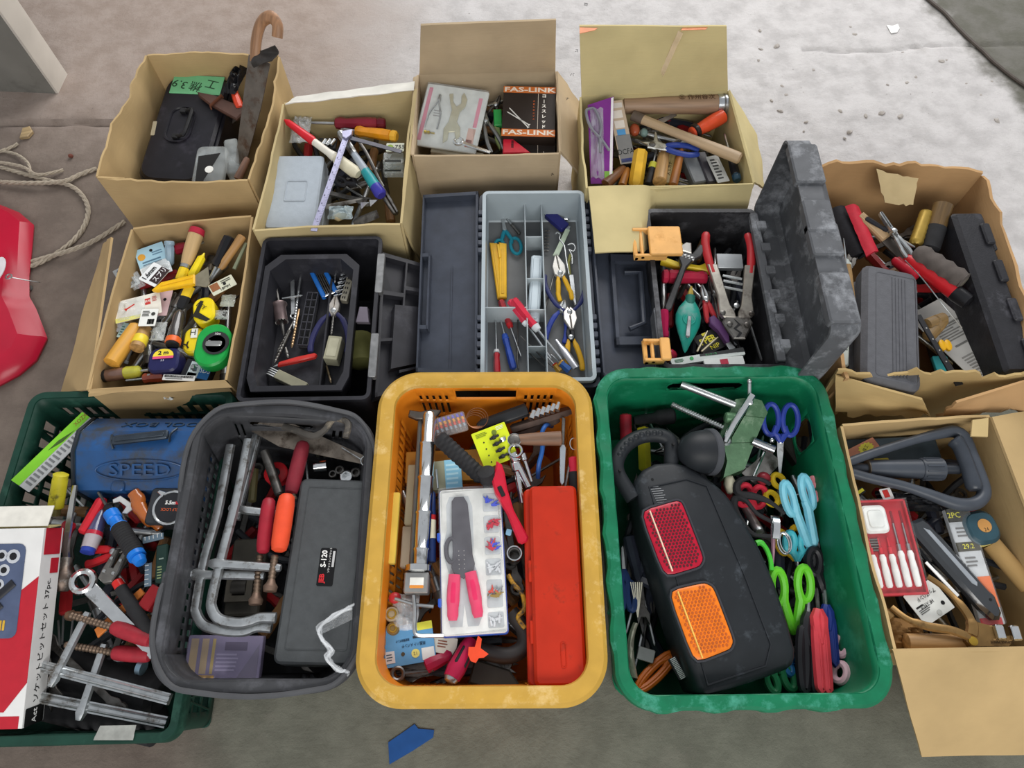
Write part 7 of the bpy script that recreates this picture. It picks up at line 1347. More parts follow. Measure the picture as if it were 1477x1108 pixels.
rodt('screwdriver', 'thick crimson and black screwdriver with a steel butt at the front of the yellow basket', 'screwdriver', kz(575, 835), kz(700, 590), .24, .225, [('steel_butt', STEEL, [(0, .006), (.02, .010), (.08, .0125), (.12, .012)], 14), ('handle', plas('b8204a'), [(.1, .014), (.3, .0165), (.8, .014), (1, .010)], 10), ('black_inlay', RUBBER, [(.3, .014), (.4, .0172), (.75, .0152), (.8, .012)], 5)])
drv('second crimson handle lying beside the thick screwdriver', kz(440, 745), kz(620, 660), .22, .215, 'b01f48', .85, .013, .004)
plate('orange_tag', 'torn fluorescent orange tag at the front of the yellow basket', 'tag', kz(685, 690), kz(780, 640), .25, .25, [('tag', mat('f0512e', .5, 0, .06), [(0, -.25), (.0, .1), (.2, .45), (.5, .3), (.9, .75), (1, .5), (.75, .1), (1, -.35), (.7, -.4), (.45, -.3), (.2, -.45)], 0, .0012)])
M, L = fr(kz(700, 640), kz(1000, 600), .21); t = thing('clamp', 'black cast C clamp behind the orange tag', 'clamp', M); b = MB(); b.tube(smooth([(0, 0, 0), (L*.6, -.02, 0), (L*.95, -.01, 0), (L, .02, 0), (L*.8, .05, 0)], 5), .014, 10, flat=.8); part(t, 'frame', b, mat('3a3736', .5, .2)); 
M, L = fr(kz(700, 770), kz(985, 850), .20); b = MB(); b.prism([(0, -.02), (0, .02), (L*.7, .018), (L, -.004), (L*.6, -.02)], -.008, .006, .003); solo('pruner', 'dark grey plastic tool at the bottom front of the yellow basket', 'tool', M, b, mat('3b3a34', .5))
wrench('black ringed spanner at the front left corner of the yellow basket', kz(245, 790), kz(490, 765), .225, .22, ring=.17, w=.07, openend=False, m=mat('5a5654', .3, .8, .2, 40), name='ring_wrench')
M, L = fr(kz(960, 140), kz(915, 85), .25, .262); b = MB(); b.lathe([(0, .011), (0, .013), (L*1.2, .013), (L*1.25, .0115), (L*1.25, .0095), (L*.5, .009)], 20); t = thing('socket', 'large open socket with a bright rim beside the crimping kit', 'socket', Matrix.Translation(at(kz(940, 115), .245))); b = MB(); b.lathez([(-.03, .012), (-.001, .0125), (0, .0115), (0, .009), (-.02, .0085)], 22); part(t, 'socket', b, DSTEEL); b = MB(); b.ring((0, .0015, .0006), .0125, .0022, 24, 6); part(t, 'bright_rim', b, CHROME)
o = at(kz(960, 380), .235); b = MB(); b.tube(smooth([at(kz(*p), .24)-o for p in ((905, 230), (935, 280), (985, 340), (995, 420), (960, 470), (1000, 530))], 5), .004, 8); solo('cable', 'yellow and black cable between the kit and the red metal case', 'cable', Matrix.Translation(o), b, mat('b5862a', .5, 0, .3, 60, wear='2a2a2c', wa=.6, wsc=50))
card('blue_tag', 'small pale blue tag sticking out right of the crimping kit', 'tag', [kyd(885, 880), kyd(918, 905), kyd(900, 925), kyd(870, 935)], .255, '8fc0dc')
fill(QY, .205, 36, 'the yellow basket', 23, z0=.03)
fill([(555, 915), (756, 915), (752, 990), (545, 985)], .20, 12, 'the yellow basket', 43, z0=.08, kinds=[0, 2, 4, 5])
# ------------------------------------------------------------------ green crate: lantern, vice, scissors
QC = [(895, 590), (1180, 590), (1245, 975), (905, 975)]
ZL = .255
def LP(p, z=ZL): return at(p, z)
M, W, H = quad([(930, 672), (1030, 672), (1118, 968), (985, 1000)], [.26, .25, .235, .25]); Mi = M.inverted()
def pl(p): 
    """pixel to the plane of the lantern's face"""
    o = V((0, 0, CAMH)); d = at(p, 0)-o; n = M.to_3x3() @ V((0, 0, 1)); k = (M.translation-o).dot(n)/d.dot(n); q = Mi @ (o+d*k); return (q.x, q.y)
t = thing('lantern', 'large black emergency lantern with a red and an orange reflector, lying in the green crate', 'lantern', M)
LM = mat('222529', .5, 0, .12, 25, .05, wear='3f444a', wa=.2, wsc=22)
body = rounded([pl(p) for p in ((911, 700), (935, 668), (981, 664), (1017, 684), (1045, 706), (1062, 728), (1112, 815), (1149, 930), (1150, 955), (1135, 968), (1030, 1002), (1012, 1003), (1003, 990))], 1)
b = MB(); q = body if area2(body) > 0 else body[::-1]; r0 = inset(q, .006); r1 = inset(q, -.004)
b.loft([[(x, y, -.10) for x, y in r0], [(x, y, -.012) for x, y in q], [(x, y, -.004) for x, y in inset(q, .003)], [(x, y, 0) for x, y in inset(q, .010)]]); part(t, 'housing', b, LM, ang=50)
pn = [pl(p) for p in ((935, 702), (990, 690), (1020, 700), (1075, 830), (1113, 930), (1105, 962), (1020, 990))]; pn = pn if area2(pn) > 0 else pn[::-1]
b = MB(); b.loft([[(x, y, z) for x, y in inset(pn, d)] for d, z in ((0, .0), (.0005, .0018), (.0025, .0018), (.003, .0))], cap0=False, cap1=False); part(t, 'face_line', b, LM)
hd = [pl(kn(*p)) for p in ((225, 690), (180, 620), (148, 560), (145, 500), (185, 430), (260, 385), (350, 378), (405, 405), (412, 470), (412, 530), (425, 620))]
b = MB(); b.tube(smooth([(x, y, -.02) for x, y in hd], 4), .0145, 12, flat=.9); part(t, 'carry_handle', b, LM)
b = MB()
for i in range(9):
    a = smooth([(x, y, -.02) for x, y in hd[3:8]], 3); p = a[min(i+1, len(a)-1)]; b.ball((p.x, p.y, -.016), .009, .009, .011, 8, 5)
part(t, 'finger_grip', b, LM)
for nm, qs, hx, dp in (('red reflector', ((923, 738), (975, 723), (983, 726), (1014, 806), (1008, 818), (958, 833)), 'b01430', .010), ('orange reflector', ((963, 853), (1015, 841), (1028, 848), (1057, 925), (1052, 937), (1001, 957)), 'e8791c', .010)):
    o = rounded(rounded([pl(p) for p in qs], 1, .12), 1, .2); o = o if area2(o) > 0 else o[::-1]
    b = MB(); b.loft([[(x, y, z) for x, y in inset(o, d)] for d, z in ((-.005, -.001), (-.004, .005), (-.001, .005), (.0, .002))], cap0=False, cap1=False); part(t, 'bezel', b, mat('3a3b40', .3))
    lens = part(t, 'reflector', MB().loft([[(x, y, z) for x, y in inset(o, d)] for d, z in ((0, .000), (.0005, .004), (.004, .006))]), mat(hx, .3, 0, .15, 90), nm)
    xs_, ys_ = [x for x, y in o], [y for x, y in o]; b = MB(); s = .0066; cx_, cy_ = sum(xs_)/len(o), sum(ys_)/len(o); j = 0; y = min(ys_); oi = inset(o, .006)
    def inside(x, y): 
        return all((oi[k][0]-oi[k-1][0])*(y-oi[k-1][1])-(oi[k][1]-oi[k-1][1])*(x-oi[k-1][0]) > 0 for k in range(len(oi)))
    while y < max(ys_):
        x = min(xs_)+(s/2 if j % 2 else 0)
        while x < max(xs_):
            if inside(x, y): b.lathez([(.0055, s*.40), (.0068, s*.36)], 6, (x, y))
            x += s
        y += s*.866; j += 1
    h = part(lens, 'prism_cells', b, mat('4a0612' if 'red' in nm else 'b5540f', .15, 0, .2, 60, coat=.5)); h['kind'] = 'stuff'
    e = MB(); a_ = V((*pl(qs[0]), .007)); b_ = V((*pl(qs[-1]), .007)); m_ = V((*pl(qs[1]), .007)); sh = (m_-a_)*.22; e.tube([a_+sh+(b_-a_)*.04, b_+sh-(b_-a_)*.04], .0016, 6); part(lens, 'lens_ridge', e, mat('e8c8b0' if 'red' in nm else 'f0c060', .15))
b = MB()
for i in range(10): 
    x, y = pl((946+i*1.6, 742-40+i*3.2)); b.rbox(x-.012, x+.012*(.4+.6*((i*7) % 5)/5), y-.0006, y+.0006, .0, .0006, .0002, .0001, 1)
part(t, 'small_print', b, mat('8d8f92', .5))['kind'] = 'stuff'
for p in ((941, 692), (895, 678), (972, 640)): x, y = pl(p); b = MB(); b.lathez([(-.006, .003), (-.0, .003)], 10, (x, y)); part(t, 'screw_hole', b, BLACK)
o = at((1012, 652), .245); e_ = at((1040, 652), .235)
t = thing('round_lamp', 'round black lamp head with a grey rim behind the lantern', 'lamp', frame(o, e_-o, V((0, 0, 1))))
b = MB(); b.lathe([(-.048, .004), (-.044, .016), (-.034, .029), (-.018, .038), (0, .0415), (.012, .0425)], 24); part(t, 'shell', b, LM); b = MB(); b.lathe([(.010, .0428), (.012, .045), (.022, .045), (.024, .043), (.024, .038), (.018, .036)], 24); part(t, 'rim', b, mat('47494e', .4)); b = MB(); b.lathe([(.017, .002), (.017, .037), (.019, .037), (.020, .01)], 24); part(t, 'lens', b, mat('1a1a1c', .1))
# vice
VG = mat('4f7253', .38, .35, .15, 60, .1, wear='7d967c', wa=.3, wsc=30)
zV = .235; o = at(kn(745, 400), zV); t = thing('vice', 'hammered green steel vice jaw with bare steel rods', 'vice', Matrix.Translation(o)); PV = lambda x, y, z=zV: at(kn(x, y), z)-o
def slab(name, pts, z, th, m):
    a = [PV(*p, z if len(p) < 3 else p[2]) for p in [(q[0], q[1]) for q in pts]]; b = MB(); n = len(a); b.loft([[v-V((0, 0, th)) for v in a][::-1], a[::-1]]); return part(t, name, b, m)
def slabz(name, pts, th, m): a = [PV(x, y, z) for x, y, z in pts]; b = MB(); b.loft([[v+V((.0, 0, -th)) for v in a][::-1], a[::-1]]); return part(t, name, b, m)
slabz('left_plate', [(708, 222, .27), (752, 215, .27), (775, 225, .268), (712, 360, .25), (650, 432, .235), (628, 412, .235), (640, 372, .24)], .03, VG)
slabz('right_plate', [(790, 215, .26), (835, 228, .258), (864, 285, .25), (852, 312, .245), (800, 305, .25), (755, 300, .25)], .02, VG)
slabz('right_plate', [(752, 302, .25), (800, 306, .25), (850, 314, .245), (800, 430, .225), (690, 432, .23), (690, 408, .235)], .02, VG)
slabz('lower_jaw', [(650, 436, .23), (800, 432, .225), (752, 560, .205), (650, 600, .20), (668, 520, .212)], .03, VG)
b = MB(); b.tube([PV(655, 425, .252), PV(700, 340, .268), PV(790, 200, .288)], .0068, 12); part(t, 'spindle', b, CHROME)
b = MB(); b.T = Matrix.Translation(PV(662, 425, .245)); b.lathez([(-.004, .008), (.002, .010), (.006, .007)], 14); part(t, 'spindle_foot', b, STEEL)
b = MB(); P0, P1 = PV(655, 310, .262), PV(742, 318, .262); b.T = frame(P0, P1-P0, V((0, 0, 1))); b.lathe([(0, .008), (.003, .011), (.022, .011), (.025, .009)], 14); part(t, 'boss', b, VG)
b = MB(); b.tube([PV(775, 132, .295), PV(775, 215, .28)], .0036, 8); b.ball(PV(775, 135, .295), .0048); part(t, 'tommy_bar', b, STEEL)
b2 = MB(); b2.T = Matrix.Translation(PV(778, 238, .285)); b2.lathez([(-.004, .005), (.003, .006), (.005, .004)], 10); part(t, 'bolt', b2, CHROME)
b = MB(); b.tube([PV(445, 148, .272), PV(705, 250, .268)], .0072, 12); part(t, 'long_bar', b, STEEL)
P0, P1 = PV(398, 245, .258), PV(645, 358, .245); L = (P1-P0).length; n = int(L/.0026); b = MB(); b.T = frame(P0, P1-P0, V((0, 0, 1))); b.lathe([(i*L/n, .0062 if i % 2 else .0042) for i in range(n+1)], 10); part(t, 'threaded_rod', b, STEEL)
b = MB(); b.tube([PV(790, 425, .228), PV(895, 468, .228)], .0085, 14); part(t, 'guide_bar', b, mat('b5b7ba', .22, .95)); b = MB(); b.ball(PV(884, 420, .232), .0055); part(t, 'ball_end', b, CHROME)
# scissors
scis('scissors with navy blue handles standing upright at the rear of the green crate', ks(362, 560), ks(368, 82), .185, .245, '2c3f96', piv=.50, rw=.135, rl=.235, sp=.125, tr=.0055, bw=.085)
scis('big scissors with long light cyan handles', ks(600, 1130), ks(440, 540), .15, .245, '74bcd0', piv=.26, rw=.085, rl=.20, sp=.10, tr=.0075, bw=.07, bm=DSTEEL)
scis('scissors with bright lime green handles beside the lantern', km(1000, 560), km(970, 150), .14, .215, '63c02c', piv=.22, rw=.125, rl=.24, sp=.155, tr=.0075, bw=.07, bm=DSTEEL)
scis('scissors with red ring handles under the black cord', ks(160, 850), ks(200, 582), .15, .20, 'cc2c40', piv=.25, rw=.21, rl=.30, sp=.16, tr=.006)
scis('scissors with yellow ring handles beside the light cyan ones', ks(520, 760), ks(285, 590), .155, .195, 'd8b62a', piv=.3, rw=.17, rl=.2, sp=.20, tr=.0055)
scis('scissors with salmon pink handles against the crate side', ks(450, 660), ks(630, 610), .19, .215, 'd8848c', piv=.3, rw=.25, rl=.22, sp=.26, tr=.0075)
scis('small scissors with a turquoise ring below the light cyan ones', ks(470, 1110), ks(470, 868), .16, .19, '49b5c4', piv=.25, rw=.20, rl=.32, sp=.19, tr=.006)
scis('small scissors with mustard yellow rings under the steel ring', ks(470, 1110), ks(400, 850), .145, .175, 'cfa824', piv=.25, rw=.2, rl=.33, sp=.19, tr=.006)
scis('kitchen scissors with long red handles standing at the front right of the green crate', km(1100, 260), km(1140, 790), .19, .20, 'd2424c', piv=.24, rw=.06, rl=.34, sp=.03, tr=.0095, bm=DSTEEL)
scis('scissors with dark blue handles right of the long red ones', km(1140, 270), km(1172, 650), .185, .185, '22357e', piv=.24, rw=.07, rl=.34, sp=.05, tr=.008)
scis('big black handled scissors left of the long red ones', km(1060, 300), km(1072, 790), .185, .18, '232327', piv=.2, rw=.09, rl=.36, sp=.06, tr=.009)
scis('scissors with pale pink ring handles in the front right corner of the green crate', km(1050, 595), km(1268, 612), .125, .20, 'e2bcc4', piv=.25, rw=.24, rl=.22, sp=.25, tr=.0065)
scis('scissors with blue and green rings at the front of the green crate', km(860, 520), km(950, 780), .12, .13, '2f8a5a', piv=.3, rw=.17, rl=.26, sp=.17, tr=.007)
scis('sky blue handled scissors just showing in front of the lantern', km(960, 500), km(1010, 700), .11, .13, '2f7fc0', piv=.3, rw=.15, rl=.22, sp=.16, tr=.007)
scis('scissors with orange rings in the front left corner of the green crate', km(430, 560), km(225, 765), .15, .165, 'c8641c', piv=.15, rw=.13, rl=.46, sp=.02, tr=.0055)
scis('dark blue scissors standing along the left wall of the green crate', km(160, 60), km(180, 385), .15, .17, '23365f', piv=.4, rw=.10, rl=.25, sp=.08, tr=.006)
scis('black scissors with a silver screw at the right wall of the green crate', km(1140, 420), km(1130, 60), .15, .185, '1f1f23', piv=.4, rw=.14, rl=.22, sp=.12, tr=.0075)
scis('black handled scissors with a dotted grip beside the cyan pair', km(1090, 330), km(1070, 20), .14, .18, '2a2c30', piv=.5, rw=.1, rl=.2, sp=.08, tr=.006)
for i, pts in enumerate(([(300, 590), (240, 560), (150, 555), (100, 590), (110, 650), (200, 665), (300, 700), (390, 770)], [(310, 820), (220, 770), (150, 690), (90, 680), (80, 740), (130, 830), (200, 900), (300, 910)])):
    o = at(ks(*pts[3]), .21); b = MB(); P = smooth([at(ks(*p), .21+.008*math.sin(k*1.3)-.006*i)-o for k, p in enumerate(pts)], 5); b.tube(P, [.004+.004*max(0, math.sin(math.pi*k/len(P)*1.6-1.2)) for k in range(len(P))], 8); solo('cord', ('upper','lower')[i]+' loop of black rubber cord over the red scissors', 'cord', Matrix.Translation(o), b, RUBBER)
M, L = fr(ks(335, 925), ks(335, 785), .205); t = thing('nail_clipper', 'shiny chrome nail clipper beside the small turquoise scissors', 'nail clipper', M)
b = MB(); b.prism([(0, -.006), (0, .006), (L, .0085), (L, -.0085)], -.003, .0, .001); part(t, 'body', b, CHROME); b = MB(); b.patch(lambda u, v: (L*u, -.006+.012*v, .003+.006*math.sin(math.pi*u)), 8, 2, .0015); part(t, 'lever', b, CHROME)
rodt('tweezers', 'pink and steel tweezers under the chrome nail clipper', 'tweezers', ks(320, 1080), ks(322, 850), .18, .19, [('arm', mat('c89aac', .35, .4), [(0, .002), (.5, .004), (1, .005)], 6)])
o = at(ks(385, 955), .20); b = MB(); b.ring((0, 0, 0), .0145, .0022, 24, 7, .75, 1.35); b.ring((.002, .001, .004), .0145, .0018, 24, 6, .7, 1.3); solo('steel_ring', 'bright steel double ring over the mustard yellow scissors', 'ring', Matrix.Translation(o), b, CHROME)
o = at(ks(260, 990), .21); b = MB(); b.tube(smooth([at(ks(*p), .215)-o for p in ((215, 955), (245, 950), (280, 990), (305, 1060), (310, 1120))], 4), [.0055]*6+[.0045]*11, 8); solo('hook', 'bright green plastic hook beside the lantern', 'hook', Matrix.Translation(o), b, plas('48b83a'))
rodt('file', 'grey steel rod end standing by the red scissors', 'rod', ks(130, 700), ks(235, 880), .16, .20, [('rod', mat('8c8484', .35, .6), [(0, .008), (.97, .009), (1, .007)], 10), ('bright_tip', STEEL, [(.96, .0092), (1.02, .008)], 10)])
plate('trowel', 'bright mottled steel blade below the vice', 'blade', ks(185, 575), ks(330, 420), .18, .175, [('blade', mat('a5a19c', .35, .8, .2, 60, wear='6a655f', wa=.35), [(0, -.2), (0, .3), (1, .22), (1, -.22)], 0, .002)])
M, L = fr(ks(265, 395), ks(200, 545), .20); b = MB(); b.tube([(0, 0, 0), (L, 0, 0)], .003, 8); solo('steel_rod', 'thin bright steel rod below the vice guide bar', 'rod', M, b, CHROME)
rough('dull red knob under the black cord', 'round_stopper', 'knob', ks(262, 555), .20, .014, .013, .012, plas('8c2a34'), 3, .05)
rough('cream plastic lump between the lantern and the vice', 'plastic_piece', 'part', ks(55, 590), .19, .012, .02, .012, mat('c9c4ac', .5), 6, .2)
M, W, H = quad([kn(975, 400), kn(1030, 385), kn(1020, 520), kn(965, 560)], .16); b = MB(); b.rbox(-W/2, W/2, -H/2, H/2, -.03, 0, .008, .004); solo('sheath', 'black sheath behind the navy handled scissors', 'sheath', M, b, mat('26241f', .45))
rodt('chisel', 'red ribbed handle standing in the left rear corner of the green crate', 'handle', kn(175, 292), kn(178, 470), .20, .18, [('handle', plas('9a1f2e', .4), [(0, .008), (.04, .012)]+[(.08+i*.88/16, .0128 if i % 2 else .0118) for i in range(17)]+[(1, .008)], 14)])
M, L = fr(kn(215, 325), kn(412, 300), .185); t = thing('rubber_mallet', 'black rubber mallet head along the rear wall of the green crate', 'hammer', M); b = MB(); b.lathe([(0, .008), (.01, .010), (L*.5, .011), (L*.6, .016), (L*.95, .017), (L, .013)], 14); part(t, 'head', b, RUBBER)
rodt('flat_tool', 'yellow green flat handle seen through the lantern grip', 'handle', kn(262, 355), kn(270, 570), .17, .16, [('handle', plas('b5ae2c'), [(0, .007), (.03, .0125), (.95, .0125), (1, .008)], 4)])
o = at(km(225, 330), .17); t = thing('comb', 'white fan shaped wire comb at the left of the green crate', 'comb', Matrix.Translation(o))
for i in range(6): b = MB(); P0, P1 = at(km(235, 405), .165)-o, at(km(200+11*i, 235), .175)-o; b.tube([P0, P1], .0011, 5); part(t, 'tine', b, mat('c9c4b4', .4))
M, L = fr(km(195, 690), km(250, 440), .165, .175); t = thing('tape_dispenser', 'clear tape dispenser blade with crinkled silver tape at the left of the green crate', 'dispenser', M); b = MB(); b.patch(lambda u, v: (L*u, .016*math.sin(u*2.2)-.014*v*(1-u*.5), .006*math.sin(3*v)+.003*nz(u*9, v*9)), 14, 5, .001); part(t, 'clear_strip', b, mat('a9a695', .18, .4, .3, 90)); b = MB(); b.rbox(L*.35, L*.6, -.035, -.005, -.006, 0, .002, .001); part(t, 'tape_piece', b, mat('8a8a88', .3, .3))
M, L = fr(km(455, 700), km(400, 600), .20); b = MB(); 
for i in range(14): b.rbox(i*L/14, i*L/14+.0016, -.005, .005, 0, .002, .0004, .0002, 1)
t = thing('zip', 'short white toothed strip beside the lantern bottom edge', 'zip', M); part(t, 'teeth', b, mat('d8d8d6', .4))['kind'] = 'stuff'; b = MB(); b.rbox(0, L, -.008, .008, -.002, .0002, .001, .0003); part(t, 'strip', b, BLACK)
fill(QC, .15, 55, 'the green crate', 24, kinds=[1, 2, 3, 4, 5, 5, 5])
fill([(893, 640), (960, 640), (1010, 985), (905, 985)], .15, 16, 'the green crate', 34, kinds=[1, 4, 5, 5])
fill([(1120, 700), (1195, 700), (1240, 980), (1120, 980)], .15, 16, 'the green crate', 35, kinds=[1, 5, 5, 5])
# ------------------------------------------------------------------ right box
Q5 = [(1200, 300), (1405, 300), (1465, 540), (1240, 545)]
G5 = mat('54555a', .55, 0, .1, 70, .2)
t, W, H = kase('tool_case', 'grey grained plastic case with ridges standing in the tall right box', [k5(188, 430), k5(405, 468), k5(592, 968), k5(345, 908)], [.27, .27, .285, .285], .10, G5, r=.02, ch=.010)
for i in range(5): b = MB(); x = W*.02+i*.0065; b.tube([(x, -H*.43, .0), (x, H*.40, .0)], .0018, 6); part(t, 'ridge', b, G5)
b = MB(); o = rrect(-W*.28, W*.44, -H*.45, H*.43, .006, 2); b.loft([[(x, y, z) for x, y in inset(o, d)] for d, z in ((0, .0), (.0005, .001), (.0015, .001), (.002, .0))], cap0=False, cap1=False); part(t, 'moulded_line', b, G5)
B5 = mat('26262a', .45, 0, .15, 60, .2, wear='4a4a50', wa=.2, wsc=8)
t, W, H = kase('drill_case', 'big black moulded case standing on its side along the right wall', [k5(712, 232), k5(800, 248), k5(915, 860), k5(735, 885)], [.30, .30, .285, .285], .22, B5, r=.010, ch=.008)
for i in range(4): b = MB(); y = H*(.36-.24*i); b.rbox(W*.18, W*.46, y-.035, y+.018, -.004, .008, .005, .003); part(t, 'rib_block', b, B5)
for y in (.30, -.30): b = MB(); b.rbox(W/2-.004, W/2+.006, y*H-.02, y*H+.02, -.04, -.005, .004, .002); part(t, 'latch', b, B5)
o = at(k5(255, 310), .235); t = thing('tool_pouch', 'red nylon strap on a black pouch at the rear left of the tall right box', 'pouch', Matrix.Translation(o)); P5 = lambda x, y, z: at(k5(x, y), z)-o
a = [P5(190, 215, .26), P5(245, 215, .26), P5(325, 395, .25), P5(275, 415, .25)]; b = MB(); b.patch(lambda u, v: a[3].lerp(a[2], u).lerp(a[0].lerp(a[1], u), v)+V((0, 0, .008*math.sin(math.pi*u)+.003*nz(v*9, u*3))), 6, 10, .006); part(t, 'red_strap', b, mat('b02032', .6, 0, .1, 60, .2))
a = [P5(110, 240, .23), P5(195, 215, .245), P5(280, 410, .235), P5(215, 420, .22)]; b = MB(); b.patch(lambda u, v: a[3].lerp(a[2], u).lerp(a[0].lerp(a[1], u), v)+V((0, 0, .012*math.sin(math.pi*u))), 6, 8, .02); part(t, 'black_pouch', b, mat('202025', .7, 0, .2, 60, .2))
M, L = fr(k5(250, 250), k5(432, 418), .26, .25); t = thing('putty_knife', 'flat tool with a pale wooden handle and a dark steel blade', 'scraper', M); b = MB(); b.prism([(0, -.010), (0, .010), (L*.58, .014), (L*.58, -.014)], -.006, .006, .003); part(t, 'handle', b, wood('a58862', .6)); b = MB(); b.prism([(L*.56, -.014), (L*.56, .014), (L, .018), (L, -.016)], -.001, .001); part(t, 'blade', b, mat('4d4742', .45, .7))
pliers('long bright steel shears lying over the red tool', k5(330, 240), k5(450, 415), .275, .262, 'aaa8a6', STEEL, sp=.07, jl=.45, gr=.0045, bare=True, jw=.04)
drv('dark screwdriver lying beside the long steel shears', k5(270, 265), k5(470, 380), .262, .255, '25252a', .45, .008, .003)
rodt('brass_tube', 'ribbed brass coloured handle at the rear of the tall right box', 'handle', k5(518, 238), k5(470, 372), .27, .25, [('handle', mat('a3873c', .35, .5, .15, 40), [(0, .010), (.03, .0145)]+[(.06+i*.88/14, .0148 if i % 2 else .0138) for i in range(15)]+[(1, .010)], 14)])
rodt('hammer', 'dark wooden handle with a black sleeve at the rear of the tall right box', 'hammer', k5(585, 205), k5(525, 395), .285, .245, [('wood', wood('6b5332', .35), [(0, .013), (.03, .0205), (.5, .0200)], 14), ('sleeve', RUBBER, [(.5, .0215), (.95, .021), (1, .014)], 14)])
rodt('foam_grip_tool', 'fat grey foam grip with finger waves', 'handle', k5(665, 520), k5(470, 395), .275, .262, [('foam_grip', mat('57504c', .85, 0, .12, 60, .2), [(0, .017), (.02, .0215)]+[(.04+i*.9/16, .0215-.002*math.cos(i*math.pi/2)) for i in range(17)]+[(1, .013)], 16), ('end_ring', mat('6d665c', .8), [(-.012, .007), (-.008, .0135), (.01, .0135)], 16)])
rodt('red_tool', 'long red tube handle with a black end cap', 'handle', k5(690, 602), k5(432, 420), .262, .25, [('black_cap', plas('1d1d20'), [(0, .008), (.03, .0165), (.2, .0175), (.28, .015)], 14), ('red_tube', plas('b51f26'), [(.24, .0165), (.95, .0135), (1, .009)], 14)])
rodt('red_tool', 'short second red handle under the long red tube', 'handle', k5(480, 500), k5(385, 425), .245, .24, [('handle', plas('a81c2c'), [(0, .009), (.06, .014), (.9, .012), (1, .008)], 10)])
rodt('spoon', 'rounded white plastic spoon end below the red handles', 'spoon', k5(465, 570), k5(450, 505), .235, .24, [('bowl', mat('dcdcd8', .35), [(0, .003), (.15, .009), (.6, .011), (1, .006)], 12, .35)])
o = at(k5(430, 430), .275); b = MB(); b.tube(smooth([at(k5(*p), z)-o for p, z in (((430, 430), .275), ((500, 505), .282), ((575, 600), .275), ((658, 700), .25))], 5), .0011, 5); solo('wire', 'thin bare wire slanting across the red handles', 'wire', Matrix.Translation(o), b, STEEL)
card('instruction_sheet', 'folded grey white instruction sheet with line drawings', 'paper', [k5(590, 620), k5(720, 550), k5(734, 905), k5(585, 985)], [.20, .22, .22, .20], 'b9b8b4', [('lines', -.3, .05, .45, .3, 9, '7d7c78'), ('lines', -.3, -.4, .2, -.12, 9, '8a8985'), ('r', .1, .22, .4, .225, '5c5c58'), ('r', -.2, -.02, .4, .0, '6c6c68')], th=.002)
for i, (a, b_) in enumerate((((545, 635), (590, 660)), ((520, 740), (585, 668)))): rodt('cork_tool', ('upper', 'lower')[i]+' of two short knobbly wooden handles on the instruction sheet', 'handle', k5(*a) if i else k5(515, 690), k5(*b_), .235-.004*i, .235-.004*i, [('handle', wood('8d7146', .6), [(0, .008), (.05, .013), (.45, .0135), (.5, .0115), (.55, .0135), (.95, .012), (1, .007)], 12)])
M, W, H = quad([k5(562, 728), k5(625, 728), k5(625, 808), k5(562, 808)], .23); t = thing('yellow_disc', 'yellow oval plastic disc in halves on the instruction sheet', 'disc', M)
for s in (-1, 1): b = MB(); b.lathez([(-.008, .010), (-.007, .013), (-.001, .013), (0, .011)], 18, (s*.006, 0), .55, 1.0); part(t, 'half', b, plas('e2ab22'))
M, L = fr(k5(482, 650), k5(648, 930), .255, .255); t = thing('black_strap', 'flat black perforated strap in front of the grey case', 'strap', M); b = MB(); b.prism([(0, -.006), (0, .006), (L*.4, .005), (L, .008), (L, -.008), (L*.4, -.006)], -.002, .002, .0008); part(t, 'strap', b, mat('202023', .5))
for i in range(5): b = MB(); b.lathez([(.002, .0016), (.0024, .0016)], 8, (L*(.2+.16*i), 0)); part(t, 'hole', b, mat('9a9a98', .5))
M, W, H = quad([k5(540, 812), k5(628, 818), k5(606, 915), k5(575, 925)], .21); b = MB(); b.rbox(-W/2, W/2, -H/2, H/2, -.008, 0, .003, .001); solo('teal_packet', 'teal packet under the black strap', 'packet', M, b, plas('2b8f94'))
rodt('awl', 'long awl with a rough wooden handle beside the grey case', 'awl', k5(222, 690), k5(185, 342), .26, .30, [('handle', wood('9c7a4a', .6), [(0, .008), (.03, .0105), (.6, .0095), (.68, .0085), (.69, .004)], 10), ('spike', STEEL, [(.68, .002), (.9, .0016), (1, .0004)], 8)])
M, W, H = quad([k5(150, 420), k5(185, 430), k5(245, 860), k5(205, 855)], [.25, .25, .26, .26]); t = thing('plastic_holder', 'pale grey green plastic holder along the left wall of the tall right box', 'holder', M); b = MB(); b.rbox(-W/2, W/2, -H/2, H/2, -.03, 0, .006, .003); part(t, 'body', b, mat('a7ada6', .4)); b = MB(); b.rbox(-W/2-.006, W*.1, -.01, H/2, -.02, .006, .005, .002); part(t, 'arm', b, mat('9fa6a2', .4))
for i in range(6): b = MB(); b.rbox(-W*.4, W*.3, -H*.36+i*.0045, -H*.36+i*.0045+.002, 0, .0008, .0003, .0002, 1); part(t, 'dark_rib', b, mat('4a4c4c', .5))
fill(Q5, .19, 22, 'the tall right box', 25, z0=.05)
